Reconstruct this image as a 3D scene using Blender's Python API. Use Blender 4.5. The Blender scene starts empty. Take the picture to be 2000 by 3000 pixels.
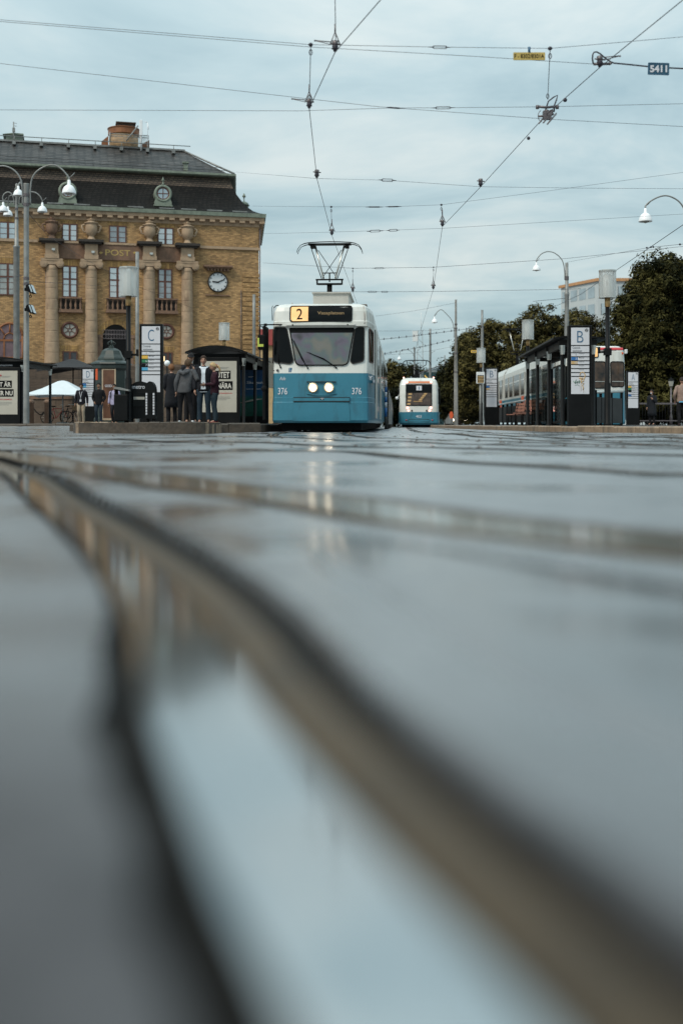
import bpy, bmesh, math, random
import numpy as np
from mathutils import Vector, Matrix
random.seed(11)
R = math.radians
F = 3333.0      # focal length in photo pixels (40 mm lens, 36 mm tall sensor, 3000 px)
H0 = 0.20       # camera height above the road
HY = 1243.0     # horizon row of the photograph
scene = bpy.context.scene
COL = scene.collection

def PX(px, D): return (px-1000)/F*D
def PZ(py, D): return H0+(HY-py)/F*D
def P(px, py, D): return Vector((PX(px, D), D, PZ(py, D)))

# ------------------------------------------------------------------ materials
def nd(nt, typ, **kw):
    n = nt.nodes.new(typ)
    for k, v in kw.items(): setattr(n, k, v)
    return n
def mat(name, col, rough=.6, metal=0, var=.18, vs=2.5, bump=0, bs=40, emit=0, ecol=None, coat=0, spec=.5, detail=6, dirt=None, ds=1.2, dth=.55):
    m = bpy.data.materials.new(name); m.use_nodes = True
    nt = m.node_tree; b = nt.nodes['Principled BSDF']; L = nt.links.new
    tc = nd(nt, 'ShaderNodeTexCoord')
    nz = nd(nt, 'ShaderNodeTexNoise'); nz.inputs['Scale'].default_value = vs; nz.inputs['Detail'].default_value = detail; nz.inputs['Roughness'].default_value = .65
    L(tc.outputs['Object'], nz.inputs['Vector'])
    rp = nd(nt, 'ShaderNodeValToRGB')
    c = list(col)
    rp.color_ramp.elements[0].position = .3; rp.color_ramp.elements[1].position = .7
    rp.color_ramp.elements[0].color = [max(0, x*(1-var)) for x in c]+[1]
    rp.color_ramp.elements[1].color = [min(1, x*(1+var)) for x in c]+[1]
    L(nz.outputs['Fac'], rp.inputs['Fac'])
    out = rp.outputs['Color']
    if dirt:
        n2 = nd(nt, 'ShaderNodeTexNoise'); n2.inputs['Scale'].default_value = ds; n2.inputs['Detail'].default_value = 8; n2.inputs['Roughness'].default_value = .7
        mp = nd(nt, 'ShaderNodeMapping'); mp.inputs['Scale'].default_value = (1, 1, .35); mp.inputs['Location'].default_value = (3.1, 7.7, 1.3)
        L(tc.outputs['Object'], mp.inputs['Vector']); L(mp.outputs['Vector'], n2.inputs['Vector'])
        r2 = nd(nt, 'ShaderNodeValToRGB'); r2.color_ramp.elements[0].position = dth; r2.color_ramp.elements[1].position = dth+.2
        L(n2.outputs['Fac'], r2.inputs['Fac'])
        mx = nd(nt, 'ShaderNodeMixRGB'); mx.inputs['Color2'].default_value = (*dirt, 1)
        L(r2.outputs['Color'], mx.inputs['Fac']); L(out, mx.inputs['Color1']); out = mx.outputs['Color']
    L(out, b.inputs['Base Color'])
    mr = nd(nt, 'ShaderNodeMapRange'); mr.inputs['To Min'].default_value = max(.02, rough*.75); mr.inputs['To Max'].default_value = min(1, rough*1.2)
    L(nz.outputs['Fac'], mr.inputs['Value']); L(mr.outputs['Result'], b.inputs['Roughness'])
    b.inputs['Metallic'].default_value = metal; b.inputs['Specular IOR Level'].default_value = spec
    b.inputs['Coat Weight'].default_value = coat; b.inputs['Coat Roughness'].default_value = .08
    if bump:
        n3 = nd(nt, 'ShaderNodeTexNoise'); n3.inputs['Scale'].default_value = bs; n3.inputs['Detail'].default_value = 5
        L(tc.outputs['Object'], n3.inputs['Vector'])
        bp = nd(nt, 'ShaderNodeBump'); bp.inputs['Strength'].default_value = bump; bp.inputs['Distance'].default_value = .02
        L(n3.outputs['Fac'], bp.inputs['Height']); L(bp.outputs['Normal'], b.inputs['Normal'])
    if emit:
        b.inputs['Emission Color'].default_value = (*(ecol or col), 1); b.inputs['Emission Strength'].default_value = emit
    return m

def brickmat(name, c1, c2, mortar, bw=.26, bh=.08, ms=.012, rough=.8, bump=.4, offset=.5, stain=None, mort_smooth=.1, bias=0.0, spec=.4):
    m = bpy.data.materials.new(name); m.use_nodes = True
    nt = m.node_tree; b = nt.nodes['Principled BSDF']; L = nt.links.new
    tc = nd(nt, 'ShaderNodeTexCoord'); sp = nd(nt, 'ShaderNodeSeparateXYZ'); cb = nd(nt, 'ShaderNodeCombineXYZ')
    L(tc.outputs['Object'], sp.inputs[0])
    ad = nd(nt, 'ShaderNodeMath', operation='ADD'); L(sp.outputs['X'], ad.inputs[0]); L(sp.outputs['Y'], ad.inputs[1])
    L(ad.outputs[0], cb.inputs['X']); L(sp.outputs['Z'], cb.inputs['Y'])
    bt = nd(nt, 'ShaderNodeTexBrick'); bt.offset = offset
    bt.inputs['Scale'].default_value = 1; bt.inputs['Brick Width'].default_value = bw; bt.inputs['Row Height'].default_value = bh
    bt.inputs['Mortar Size'].default_value = ms; bt.inputs['Mortar Smooth'].default_value = mort_smooth; bt.inputs['Bias'].default_value = bias
    bt.inputs['Color1'].default_value = (*c1, 1); bt.inputs['Color2'].default_value = (*c2, 1); bt.inputs['Mortar'].default_value = (*mortar, 1)
    L(cb.outputs[0], bt.inputs['Vector'])
    nz = nd(nt, 'ShaderNodeTexNoise'); nz.inputs['Scale'].default_value = .35; nz.inputs['Detail'].default_value = 8; nz.inputs['Roughness'].default_value = .7
    mp = nd(nt, 'ShaderNodeMapping'); mp.inputs['Scale'].default_value = (1, 1, .6); L(tc.outputs['Object'], mp.inputs[0]); L(mp.outputs[0], nz.inputs['Vector'])
    n2 = nd(nt, 'ShaderNodeTexNoise'); n2.inputs['Scale'].default_value = 5; n2.inputs['Detail'].default_value = 3
    m2 = nd(nt, 'ShaderNodeMapping'); m2.inputs['Scale'].default_value = (.5, .5, 2.2); L(tc.outputs['Object'], m2.inputs[0]); L(m2.outputs[0], n2.inputs['Vector'])
    ml = nd(nt, 'ShaderNodeMath', operation='MULTIPLY_ADD'); ml.inputs[1].default_value = 1.5; ml.inputs[2].default_value = .24
    L(nz.outputs['Fac'], ml.inputs[0])
    ml2 = nd(nt, 'ShaderNodeMath', operation='MULTIPLY_ADD'); ml2.inputs[1].default_value = 1.2; ml2.inputs[2].default_value = .40
    L(n2.outputs['Fac'], ml2.inputs[0])
    ml3 = nd(nt, 'ShaderNodeMath', operation='MULTIPLY'); L(ml.outputs[0], ml3.inputs[0]); L(ml2.outputs[0], ml3.inputs[1])
    mx = nd(nt, 'ShaderNodeVectorMath', operation='SCALE'); L(bt.outputs['Color'], mx.inputs[0]); L(ml3.outputs[0], mx.inputs['Scale'])
    L(mx.outputs['Vector'], b.inputs['Base Color'])
    b.inputs['Roughness'].default_value = rough; b.inputs['Specular IOR Level'].default_value = spec
    if bump:
        bp = nd(nt, 'ShaderNodeBump'); bp.inputs['Strength'].default_value = bump; bp.inputs['Distance'].default_value = .02
        iv = nd(nt, 'ShaderNodeMath', operation='SUBTRACT'); iv.inputs[0].default_value = 1; L(bt.outputs['Fac'], iv.inputs[1])
        L(iv.outputs[0], bp.inputs['Height']); L(bp.outputs[0], b.inputs['Normal'])
    return m

def glassmat(name, tint=(.8, .86, .86), refl=.12, rough=.02, haze=0):
    m = bpy.data.materials.new(name); m.use_nodes = True
    nt = m.node_tree; nt.nodes.clear(); L = nt.links.new
    o = nd(nt, 'ShaderNodeOutputMaterial'); t = nd(nt, 'ShaderNodeBsdfTransparent'); g = nd(nt, 'ShaderNodeBsdfGlossy')
    t.inputs['Color'].default_value = (*tint, 1); g.inputs['Roughness'].default_value = rough
    fr = nd(nt, 'ShaderNodeLayerWeight'); fr.inputs['Blend'].default_value = .35
    ma = nd(nt, 'ShaderNodeMath', operation='MULTIPLY_ADD'); ma.inputs[1].default_value = .7; ma.inputs[2].default_value = refl
    ma.use_clamp = True
    L(fr.outputs['Fresnel'], ma.inputs[0])
    mx = nd(nt, 'ShaderNodeMixShader'); L(ma.outputs[0], mx.inputs[0]); L(t.outputs[0], mx.inputs[1]); L(g.outputs[0], mx.inputs[2])
    if haze:
        d1 = nd(nt, 'ShaderNodeBsdfDiffuse'); d1.inputs['Color'].default_value = (.95, .95, .93, 1); d2 = nd(nt, 'ShaderNodeBsdfTranslucent'); d2.inputs['Color'].default_value = (.95, .95, .93, 1)
        a1 = nd(nt, 'ShaderNodeMixShader'); a1.inputs[0].default_value = .5; L(d1.outputs[0], a1.inputs[1]); L(d2.outputs[0], a1.inputs[2])
        a2 = nd(nt, 'ShaderNodeMixShader'); a2.inputs[0].default_value = haze; L(mx.outputs[0], a2.inputs[1]); L(a1.outputs[0], a2.inputs[2]); L(a2.outputs[0], o.inputs[0])
    else: L(mx.outputs[0], o.inputs[0])
    return m

M = {}
M['black'] = mat('black_paint', (.006, .0065, .007), .45, var=.3, spec=.14)
M['blackmatt'] = mat('black_matt', (.005, .0055, .006), .75, var=.3, spec=.12)
M['darksteel'] = mat('dark_steel', (.035, .033, .031), .5, .2, spec=.2)
M['wire'] = mat('wire_metal', (.035, .032, .045), .5, .3)
M['fitting'] = mat('fitting_metal', (.12, .105, .11), .45, .5, var=.5, vs=20)
M['galv'] = mat('galvanised', (.20, .205, .20), .5, .3, var=.25, vs=3, dirt=(.11, .105, .09))
M['concrete'] = mat('pole_concrete', (.16, .155, .145), .8, var=.3, vs=6, bump=.3, bs=60, dirt=(.08, .085, .07))
M['silver'] = mat('silver', (.55, .55, .52), .35, .8)
M['white'] = mat('white_paint', (.62, .64, .64), .4, var=.06)
M['lampwhite'] = mat('lamp_enamel', (.74, .76, .78), .35, var=.05)
M['brass'] = mat('brass_collar', (.36, .23, .10), .4, .6)
M['panel'] = mat('sign_panel', (.54, .55, .59), .45, var=.04)
M['ink'] = mat('sign_ink', (.025, .10, .19), .5, var=.05)
M['greyink'] = mat('grey_ink', (.10, .11, .12), .5, var=.05)
M['yellow'] = mat('sign_yellow', (.62, .38, .06), .5, var=.08)
M['green'] = mat('sign_green', (.02, .16, .07), .5, var=.08)
M['blue'] = mat('sign_blue', (.02, .12, .33), .5, var=.08)
M['sky'] = mat('sign_lightblue', (.07, .32, .52), .5, var=.08)
M['tan'] = mat('sign_tan', (.50, .34, .16), .5, var=.08)
M['orange'] = mat('orange_paint', (.62, .10, .03), .5, var=.08)
M['red'] = mat('red_paint', (.42, .025, .03), .45, var=.08)
M['glass'] = glassmat('clear_glass')
M['darkglass'] = glassmat('shelter_glass', (.45, .48, .47), .06)
M['lampglass'] = glassmat('lamp_glass', (.985, .99, .99), .14, .03, .28)
M['tramwhite'] = mat('tram_white', (.58, .59, .56), .34, var=.07, vs=1.2, coat=.25, dirt=(.42, .41, .36), ds=2.2, dth=.52)
M['tramblue'] = mat('tram_blue', (.034, .165, .235), .34, var=.08, vs=1.5, coat=.18, spec=.3, dirt=(.03, .10, .14), ds=2.6, dth=.50)
M['tramroof'] = mat('tram_roofbox', (.40, .39, .36), .7, var=.12, dirt=(.22, .15, .09), ds=3, dth=.6)
M['tramglass'] = mat('tram_dark_glass', (.004, .005, .0055), .06, var=.2, spec=.12)
M['windscreen'] = mat('windscreen_glass', (.16, .155, .15), .08, .5, var=.35, vs=1.6, detail=2)
def _painted_sheen():  # mauve and green sheen of the glass painted in as noise colours
    nt = M['windscreen'].node_tree; b = nt.nodes['Principled BSDF']; cr = [n for n in nt.nodes if n.type == 'VALTORGB'][0]; e = cr.color_ramp.elements
    e[0].position = .30; e[0].color = (.07, .068, .068, 1); e[1].position = .72; e[1].color = (.20, .185, .17, 1)
    for q, c in ((.42, (.15, .125, .155)), (.50, (.13, .155, .15)), (.58, (.19, .175, .15))): k = e.new(q); k.color = (*c, 1)
_painted_sheen()
M['pane'] = mat('window_pane', (.50, .54, .56), .06, .8, var=.10, vs=.4, detail=1)
M['paneb'] = mat('window_pane_curtained', (.34, .35, .34), .12, .55, var=.35, vs=1.1)
M['panec'] = mat('window_pane_darker', (.26, .29, .31), .06, .7, var=.3, vs=.9)  # darker glass tone, mixed in at random
M['panedark'] = mat('window_pane_dark', (.05, .05, .055), .08, .3, var=.3)
M['panefrost'] = mat('window_pane_frosted', (.30, .29, .26), .5, var=.12)
M['woodframe'] = mat('window_wood', (.085, .028, .016), .5, var=.3)
M['woodorange'] = mat('window_oak', (.20, .07, .02), .5, var=.3)
M['copper'] = mat('green_copper', (.165, .195, .155), .6, var=.3, vs=3, dirt=(.06, .09, .07), ds=2, dth=.55)
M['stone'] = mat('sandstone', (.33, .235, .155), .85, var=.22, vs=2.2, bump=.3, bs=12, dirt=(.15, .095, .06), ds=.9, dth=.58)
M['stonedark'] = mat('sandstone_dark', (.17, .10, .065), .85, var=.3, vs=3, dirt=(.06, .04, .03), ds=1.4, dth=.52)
M['blackbrown'] = mat('black_brown', (.03, .024, .02), .8, var=.4)  # near-black brown for the column slabs and behind the balusters
M['brick'] = brickmat('ochre_brick', (.46, .275, .12), (.22, .13, .057), (.22, .15, .08), .30, .105, .012)
M['quoin'] = brickmat('ochre_brick_quoin', (.46, .275, .12), (.26, .15, .063), (.20, .125, .055), .30, .105, .012)
M['soldier'] = brickmat('ochre_brick_upright', (.40, .24, .08), (.20, .11, .04), (.15, .10, .05), .10, .5, .015, offset=0)
M['plinth'] = brickmat('granite_plinth', (.11, .078, .056), (.075, .052, .038), (.05, .04, .032), 1.6, .75, .02, bump=.5)
M['tile'] = brickmat('dark_roof_tile', (.018, .016, .0145), (.010, .0095, .009), (.004, .004, .004), .35, .17, .03, rough=.65, bump=.9, spec=.12)
M['tilebrown'] = brickmat('brown_roof_tile', (.12, .085, .06), (.07, .05, .038), (.02, .017, .014), .35, .17, .03, rough=.7, bump=.8)
M['slate'] = brickmat('wet_slate', (.075, .068, .064), (.036, .033, .031), (.012, .012, .012), .6, .2, .035, rough=.5, bump=.9, spec=.28)
M['gold'] = mat('gold_leaf', (.46, .32, .11), .4, .5)
M['kerb'] = mat('kerb_granite', (.23, .165, .11), .55, var=.35, vs=5, bump=.6, bs=14, dirt=(.09, .07, .05), ds=3, dth=.5)
M['kerbdark'] = mat('kerb_granite_shaded', (.052, .038, .026), .5, var=.4, vs=5, bump=.6, bs=12)  # granite with the shade of its front faces put into the colour
M['paving'] = brickmat('wet_paving', (.19, .185, .185), (.15, .145, .15), (.07, .07, .07), .4, .4, .02, rough=.3, bump=.3)
M['rust'] = mat('rusty_rail', (.055, .037, .019), .55, .0, spec=.25, var=.45, vs=9, bump=.3, bs=60)
M['railsteel'] = mat('polished_rail', (.47, .50, .51), .10, .92, var=.14, vs=2, bump=.02, bs=6, detail=2)
M['railworn'] = mat('worn_rail', (.36, .33, .28), .15, .8, var=.3, vs=4, bump=.03, bs=5)
M['groovewater'] = mat('groove_water', (.05, .04, .03), .05, .2)
M['tar'] = mat('tar_joint', (.008, .007, .006), .7, var=.4, spec=.1)
M['awningblack'] = mat('black_canvas', (.012, .012, .014), .8)
M['awningwhite'] = mat('white_canvas', (.52, .57, .60), .75, var=.05)
M['leafdark'] = None
M['skin'] = mat('skin', (.36, .20, .14), .55, var=.12, vs=30)
M['skin2'] = mat('skin_tan', (.27, .14, .085), .55, var=.12, vs=30)
M['eye'] = mat('eye_dark', (.01, .008, .007), .3)
M['lip'] = mat('lip', (.22, .07, .06), .5)

# ------------------------------------------------------------------ mesh builder
class MB:
    def __init__(s): s.v = []; s.f = []; s.m = []; s.s = []
    def add(s, vs, fs, mi=0, sm=False):
        o = len(s.v); s.v += [tuple(x) for x in vs]
        for f in fs: s.f.append([o+i for i in f]); s.m.append(mi); s.s.append(sm)
    def box(s, x0, x1, y0, y1, z0, z1, mi=0, mtx=None):
        v = [Vector((x, y, z)) for z in (z0, z1) for y in (y0, y1) for x in (x0, x1)]
        if mtx is not None: v = [mtx @ p for p in v]
        s.add(v, [(0, 2, 3, 1), (4, 5, 7, 6), (0, 1, 5, 4), (2, 6, 7, 3), (0, 4, 6, 2), (1, 3, 7, 5)], mi); return s
    def bbox(s, x0, x1, y0, y1, z0, z1, b=.02, mi=0):   # box with chamfered edges
        bm = bmesh.new(); r = bmesh.ops.create_cube(bm, size=1)
        for v in bm.verts: v.co = Vector(((x0+x1)/2+v.co.x*(x1-x0), (y0+y1)/2+v.co.y*(y1-y0), (z0+z1)/2+v.co.z*(z1-z0)))
        bmesh.ops.bevel(bm, geom=bm.edges[:], offset=b, segments=2, affect='EDGES', profile=.5)
        bm.verts.index_update(); s.add([v.co for v in bm.verts], [[v.index for v in f.verts] for f in bm.faces], mi); bm.free(); return s
    def tube(s, pts, r, n=8, mi=0, cap=True):
        pts = [Vector(p) for p in pts]; rs = r if isinstance(r, (list, tuple)) else [r]*len(pts)
        vs = []; fs = []; prev = None
        for i, p in enumerate(pts):
            t = (pts[min(i+1, len(pts)-1)]-pts[max(i-1, 0)])
            if t.length < 1e-9: t = Vector((0, 0, 1))
            t.normalize()
            if prev is None:
                a = Vector((0, 0, 1)) if abs(t.z) < .9 else Vector((0, 1, 0))
                u = t.cross(a).normalized()
            else:
                u = (prev-t*prev.dot(t))
                if u.length < 1e-6: u = t.orthogonal()
                u.normalize()
            prev = u; w = t.cross(u)
            for k in range(n):
                a = 2*math.pi*k/n; vs.append(p+(u*math.cos(a)+w*math.sin(a))*rs[i])
        for i in range(len(pts)-1):
            for k in range(n):
                k2 = (k+1) % n; fs.append((i*n+k, i*n+k2, (i+1)*n+k2, (i+1)*n+k))
        s.add(vs, fs, mi, True)
        if cap:
            o = len(s.v)-len(vs)
            s.f.append([o+k for k in reversed(range(n))]); s.m.append(mi); s.s.append(False)
            e = o+(len(pts)-1)*n; s.f.append([e+k for k in range(n)]); s.m.append(mi); s.s.append(False)
        return s
    def lathe(s, prof, c=(0, 0, 0), n=20, mi=0, sx=1, sy=1, sm=True, cap=True, rot=0):
        vs = []; fs = []
        for r, z in prof:
            for k in range(n):
                a = 2*math.pi*k/n+rot; vs.append((c[0]+r*math.cos(a)*sx, c[1]+r*math.sin(a)*sy, c[2]+z))
        m = len(prof)
        for i in range(m-1):
            for k in range(n):
                k2 = (k+1) % n; fs.append((i*n+k, i*n+k2, (i+1)*n+k2, (i+1)*n+k))
        s.add(vs, fs, mi, sm)
        if cap:
            o = len(s.v)-len(vs)
            s.f.append([o+k for k in reversed(range(n))]); s.m.append(mi); s.s.append(False)
            e = o+(m-1)*n; s.f.append([e+k for k in range(n)]); s.m.append(mi); s.s.append(False)
        return s
    def prism_xz(s, poly, y0, y1, mi=0):   # polygon in x,z extruded along y
        n = len(poly); vs = [(x, y0, z) for x, z in poly]+[(x, y1, z) for x, z in poly]
        fs = [list(range(n)), list(reversed(range(n, 2*n)))]+[(i, n+i, n+(i+1) % n, (i+1) % n) for i in range(n)]
        s.add(vs, fs, mi); return s
    def prism_xy(s, poly, z0, z1, mi=0, mside=None):
        n = len(poly); vs = [(x, y, z0) for x, y in poly]+[(x, y, z1) for x, y in poly]
        s.add(vs, [list(range(n, 2*n))], mi); o = len(s.v)-2*n
        for f in [list(reversed(range(n)))]+[[i, (i+1) % n, n+(i+1) % n, n+i] for i in range(n)]:
            s.f.append([o+i for i in f]); s.m.append(mi if mside is None else mside); s.s.append(False)
        return s
    def sphere(s, c, r, n=12, mi=0, sx=1, sy=1, sz=1):
        prof = [(math.sin(math.pi*i/n)*r+1e-5, -math.cos(math.pi*i/n)*r*sz) for i in range(n+1)]
        return s.lathe(prof, c, n*2, mi, sx, sy)
    def build(s, name, mats, parent=None, norm=True):
        me = bpy.data.meshes.new(name); me.from_pydata(s.v, [], s.f)
        if not isinstance(mats, (list, tuple)): mats = [mats]
        for m in mats: me.materials.append(m)
        me.polygons.foreach_set('material_index', s.m); me.polygons.foreach_set('use_smooth', s.s)
        if norm:
            bm = bmesh.new(); bm.from_mesh(me); bmesh.ops.recalc_face_normals(bm, faces=bm.faces[:]); bm.to_mesh(me); bm.free()
        o = bpy.data.objects.new(name, me); COL.objects.link(o)
        if parent is not None: o.parent = parent
        return o

def thing(name, label, cat, loc=(0, 0, 0), rz=0, group=None):
    o = bpy.data.objects.new(name, None); COL.objects.link(o); o.empty_display_size = .2
    o.location = loc; o.rotation_euler = (0, 0, rz)
    return tag(o, label, cat, group)
def tag(o, label, cat, group=None):
    o['label'] = label; o['category'] = cat
    if group: o['group'] = group
    return o
def struct(o): o['kind'] = 'structure'; return o

def rpoly(pts, r, n=4):      # polygon with rounded corners
    out = []; N = len(pts)
    for i in range(N):
        p = Vector(pts[i]); a = Vector(pts[i-1])-p; b = Vector(pts[(i+1) % N])-p
        rr = r[i] if isinstance(r, (list, tuple)) else r
        rr = min(rr, a.length*.45, b.length*.45)
        if rr < 1e-6: out.append(tuple(p)); continue
        A = p+a.normalized()*rr; B = p+b.normalized()*rr
        for k in range(n+1):
            t = k/n; q = A*(1-t)**2+p*2*t*(1-t)+B*t*t; out.append(tuple(q))
    return out

def patch(poly, surf, off=.006, cuts=2, thick=0):
    """(x,z) polygon laid on the surface y=surf(x,z), standing off towards -y."""
    bm = bmesh.new(); vs = [bm.verts.new((x, 0, z)) for x, z in poly]
    bm.faces.new(vs); bmesh.ops.triangulate(bm, faces=bm.faces[:])
    if cuts: bmesh.ops.subdivide_edges(bm, edges=bm.edges[:], cuts=cuts, use_grid_fill=True)
    bmesh.ops.recalc_face_normals(bm, faces=bm.faces[:])
    for v in bm.verts: v.co.y = surf(v.co.x, v.co.z)-off
    bm.verts.index_update(); V = [v.co.copy() for v in bm.verts]; Fc = [[v.index for v in f.verts] for f in bm.faces]
    bm.free(); return V, Fc
def patch_obj(name, m, poly, surf, off, parent, cuts=2, rim=.02):
    mb = MB(); V, Fc = patch(poly, surf, off, cuts); mb.add(V, Fc, 0, True)
    n = len(poly); vs = [(x, surf(x, z)-off, z) for x, z in poly]+[(x, surf(x, z)-off+rim, z) for x, z in poly]
    mb.add(vs, [(i, (i+1) % n, n+(i+1) % n, n+i) for i in range(n)])
    return mb.build(name, m, parent)
def outline(mb, poly, surf, off, r, mi=0):
    pts = [(x, surf(x, z)-off, z) for x, z in poly]; pts.append(pts[0]); pts.append(pts[1]); mb.tube(pts, r, 6, mi, cap=False)

def text_geo(s, w, h, bold=0, shear=0, extrude=.002):
    cu = bpy.data.curves.new('tmp', 'FONT'); cu.body = s; cu.size = 1; cu.extrude = 0; cu.offset = bold; cu.shear = shear; cu.resolution_u = 4
    o = bpy.data.objects.new('tmp', cu); COL.objects.link(o)
    bpy.context.view_layer.update()
    me = bpy.data.meshes.new_from_object(o.evaluated_get(bpy.context.evaluated_depsgraph_get()))
    V = [v.co.copy() for v in me.vertices]; Fc = [list(p.vertices) for p in me.polygons]
    bpy.data.objects.remove(o); bpy.data.curves.remove(cu); bpy.data.meshes.remove(me)
    if not V: return [], []
    x0 = min(v.x for v in V); x1 = max(v.x for v in V); y0 = min(v.y for v in V); y1 = max(v.y for v in V)
    sy = h/(y1-y0); sx = w/(x1-x0) if w else sy
    V = [((v.x-(x0+x1)/2)*sx, (v.y-(y0+y1)/2)*sy) for v in V]
    return V, Fc
def text_add(mb, s, cx, cz, w, h, y=0, surf=None, off=.004, bold=0, mi=0, shear=0, left=False):
    V, Fc = text_geo(s, w, h, bold, shear)
    if not V: return
    dx = -min(v[0] for v in V) if left else 0
    f = surf or (lambda x, z: y)
    mb.add([(cx+dx+a, f(cx+dx+a, cz+b)-off, cz+b) for a, b in V], Fc, mi)
def text_obj(name, s, cx, cz, w, h, m, parent, **kw):
    mb = MB(); text_add(mb, s, cx, cz, w, h, **kw); return mb.build(name, m, parent, norm=False)

def arc(p0, p1, bulge_dir, h, n=10):
    """half-ellipse path from p0 to p1 rising h along bulge_dir"""
    p0 = Vector(p0); p1 = Vector(p1); c = (p0+p1)/2; a = (p0-p1)/2; b = Vector(bulge_dir)*h
    return [c+a*math.cos(math.pi*k/n)+b*math.sin(math.pi*k/n) for k in range(n+1)]
# ------------------------------------------------------------------ world, sun, camera
w = bpy.data.worlds.new('World'); scene.world = w; w.use_nodes = True
nt = w.node_tree; nt.nodes.clear(); L = nt.links.new
SUN_EL, SUN_AZ = R(47), R(-138)      # sun behind the camera, to the left (azimuth from +Y, clockwise)
sky = nd(nt, 'ShaderNodeTexSky'); sky.sky_type = 'NISHITA'; sky.sun_disc = False; sky.sun_elevation = SUN_EL; sky.sun_rotation = SUN_AZ
sky.air_density = 1.2; sky.dust_density = 3
tc = nd(nt, 'ShaderNodeTexCoord'); sx = nd(nt, 'ShaderNodeSeparateXYZ'); L(tc.outputs['Generated'], sx.inputs[0])
zz = nd(nt, 'ShaderNodeMath', operation='MAXIMUM'); L(sx.outputs['Z'], zz.inputs[0]); zz.inputs[1].default_value = 0
za = nd(nt, 'ShaderNodeMath', operation='ADD'); L(zz.outputs[0], za.inputs[0]); za.inputs[1].default_value = .10
dx = nd(nt, 'ShaderNodeMath', operation='DIVIDE'); L(sx.outputs['X'], dx.inputs[0]); L(za.outputs[0], dx.inputs[1])
dy = nd(nt, 'ShaderNodeMath', operation='DIVIDE'); L(sx.outputs['Y'], dy.inputs[0]); L(za.outputs[0], dy.inputs[1])
cb = nd(nt, 'ShaderNodeCombineXYZ'); L(dx.outputs[0], cb.inputs[0]); L(dy.outputs[0], cb.inputs[1]); cb.inputs[2].default_value = 1.7
n1 = nd(nt, 'ShaderNodeTexNoise'); n1.inputs['Scale'].default_value = 1.1; n1.inputs['Detail'].default_value = 9; n1.inputs['Roughness'].default_value = .56; n1.inputs['Distortion'].default_value = .35
L(cb.outputs[0], n1.inputs['Vector'])
cr = nd(nt, 'ShaderNodeValToRGB'); e = cr.color_ramp.elements
e[0].position = .36; e[0].color = (3.45, 4.8, 5.25, 1)
e[1].position = .65; e[1].color = (6.5, 7.25, 7.15, 1)
k = e.new(.5); k.color = (4.7, 6.0, 6.3, 1)
L(n1.outputs['Fac'], cr.inputs['Fac'])
mx = nd(nt, 'ShaderNodeMixRGB'); mx.inputs['Fac'].default_value = .86; L(sky.outputs[0], mx.inputs['Color1']); L(cr.outputs['Color'], mx.inputs['Color2'])
z2_ = nd(nt, 'ShaderNodeMath', operation='POWER'); z2_.inputs[1].default_value = 2; L(zz.outputs[0], z2_.inputs[0])
zb_ = nd(nt, 'ShaderNodeMath', operation='MULTIPLY_ADD'); zb_.inputs[1].default_value = 1.5; zb_.inputs[2].default_value = .86; L(z2_.outputs[0], zb_.inputs[0])
zs_ = nd(nt, 'ShaderNodeVectorMath', operation='SCALE'); L(mx.outputs[0], zs_.inputs[0]); L(zb_.outputs[0], zs_.inputs['Scale'])
bg = nd(nt, 'ShaderNodeBackground'); bg.inputs['Strength'].default_value = .128; L(zs_.outputs[0], bg.inputs['Color'])
wo = nd(nt, 'ShaderNodeOutputWorld'); L(bg.outputs[0], wo.inputs[0])

sl = bpy.data.lights.new('sun', 'SUN'); sl.energy = 2.1; sl.angle = R(14); sl.color = (1, .90, .76)
so = bpy.data.objects.new('sun', sl); COL.objects.link(so)
d = Vector((math.sin(SUN_AZ)*math.cos(SUN_EL), math.cos(SUN_AZ)*math.cos(SUN_EL), math.sin(SUN_EL)))
so.rotation_euler = (-d).to_track_quat('-Z', 'Y').to_euler()

cam = bpy.data.cameras.new('camera'); co = bpy.data.objects.new('camera', cam); COL.objects.link(co); scene.camera = co
co.location = (0, 0, H0); co.rotation_euler = (R(90), 0, 0)
cam.sensor_fit = 'VERTICAL'; cam.sensor_height = 36; cam.sensor_width = 24; cam.lens = 40
cam.shift_y = -(1500-HY)/3000.0
cam.clip_start = .02; cam.clip_end = 6000
cam.dof.use_dof = True; cam.dof.focus_distance = 32; cam.dof.aperture_fstop = 1.15
scene.view_settings.view_transform = 'Standard'; scene.view_settings.look = 'None'; scene.view_settings.exposure = 0; scene.view_settings.gamma = 1
scene.cycles.use_denoising = True
scene.cycles.max_bounces = 8; scene.cycles.transparent_max_bounces = 16
scene.cycles.sample_clamp_indirect = 8

# ------------------------------------------------------------------ road with rail channels
def catmull(pts, n=12):
    pts = [np.array(p, float) for p in pts]; out = []
    q = [2*pts[0]-pts[1]]+pts+[2*pts[-1]-pts[-2]]
    for i in range(1, len(q)-2):
        for k in range(n):
            t = k/n; a, b, c, d = q[i-1], q[i], q[i+1], q[i+2]
            out.append(.5*((2*b)+(-a+c)*t+(2*a-5*b+4*c-d)*t*t+(-a+3*b-3*c+d)*t**3))
    out.append(pts[-1]); return np.array(out)
def offset(c, d):   # shift a polyline d to its right
    t = np.gradient(c, axis=0); t /= np.linalg.norm(t, axis=1)[:, None]
    return c+np.stack([t[:, 1], -t[:, 0]], 1)*d
A_edge = catmull([(1.75, -4), (.85, -1.7), (.42, -.45), (.25, .05), (.175, .28), (.1298, .4328), (.0953, .5345), (.0556, .6717), (-.0013, .889), (-.0885, 1.256), (-.2686, 1.827), (-.6625, 2.964), (-1.125, 4.30), (-1.92, 6.41), (-3.6, 10), (-7, 16)])
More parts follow.
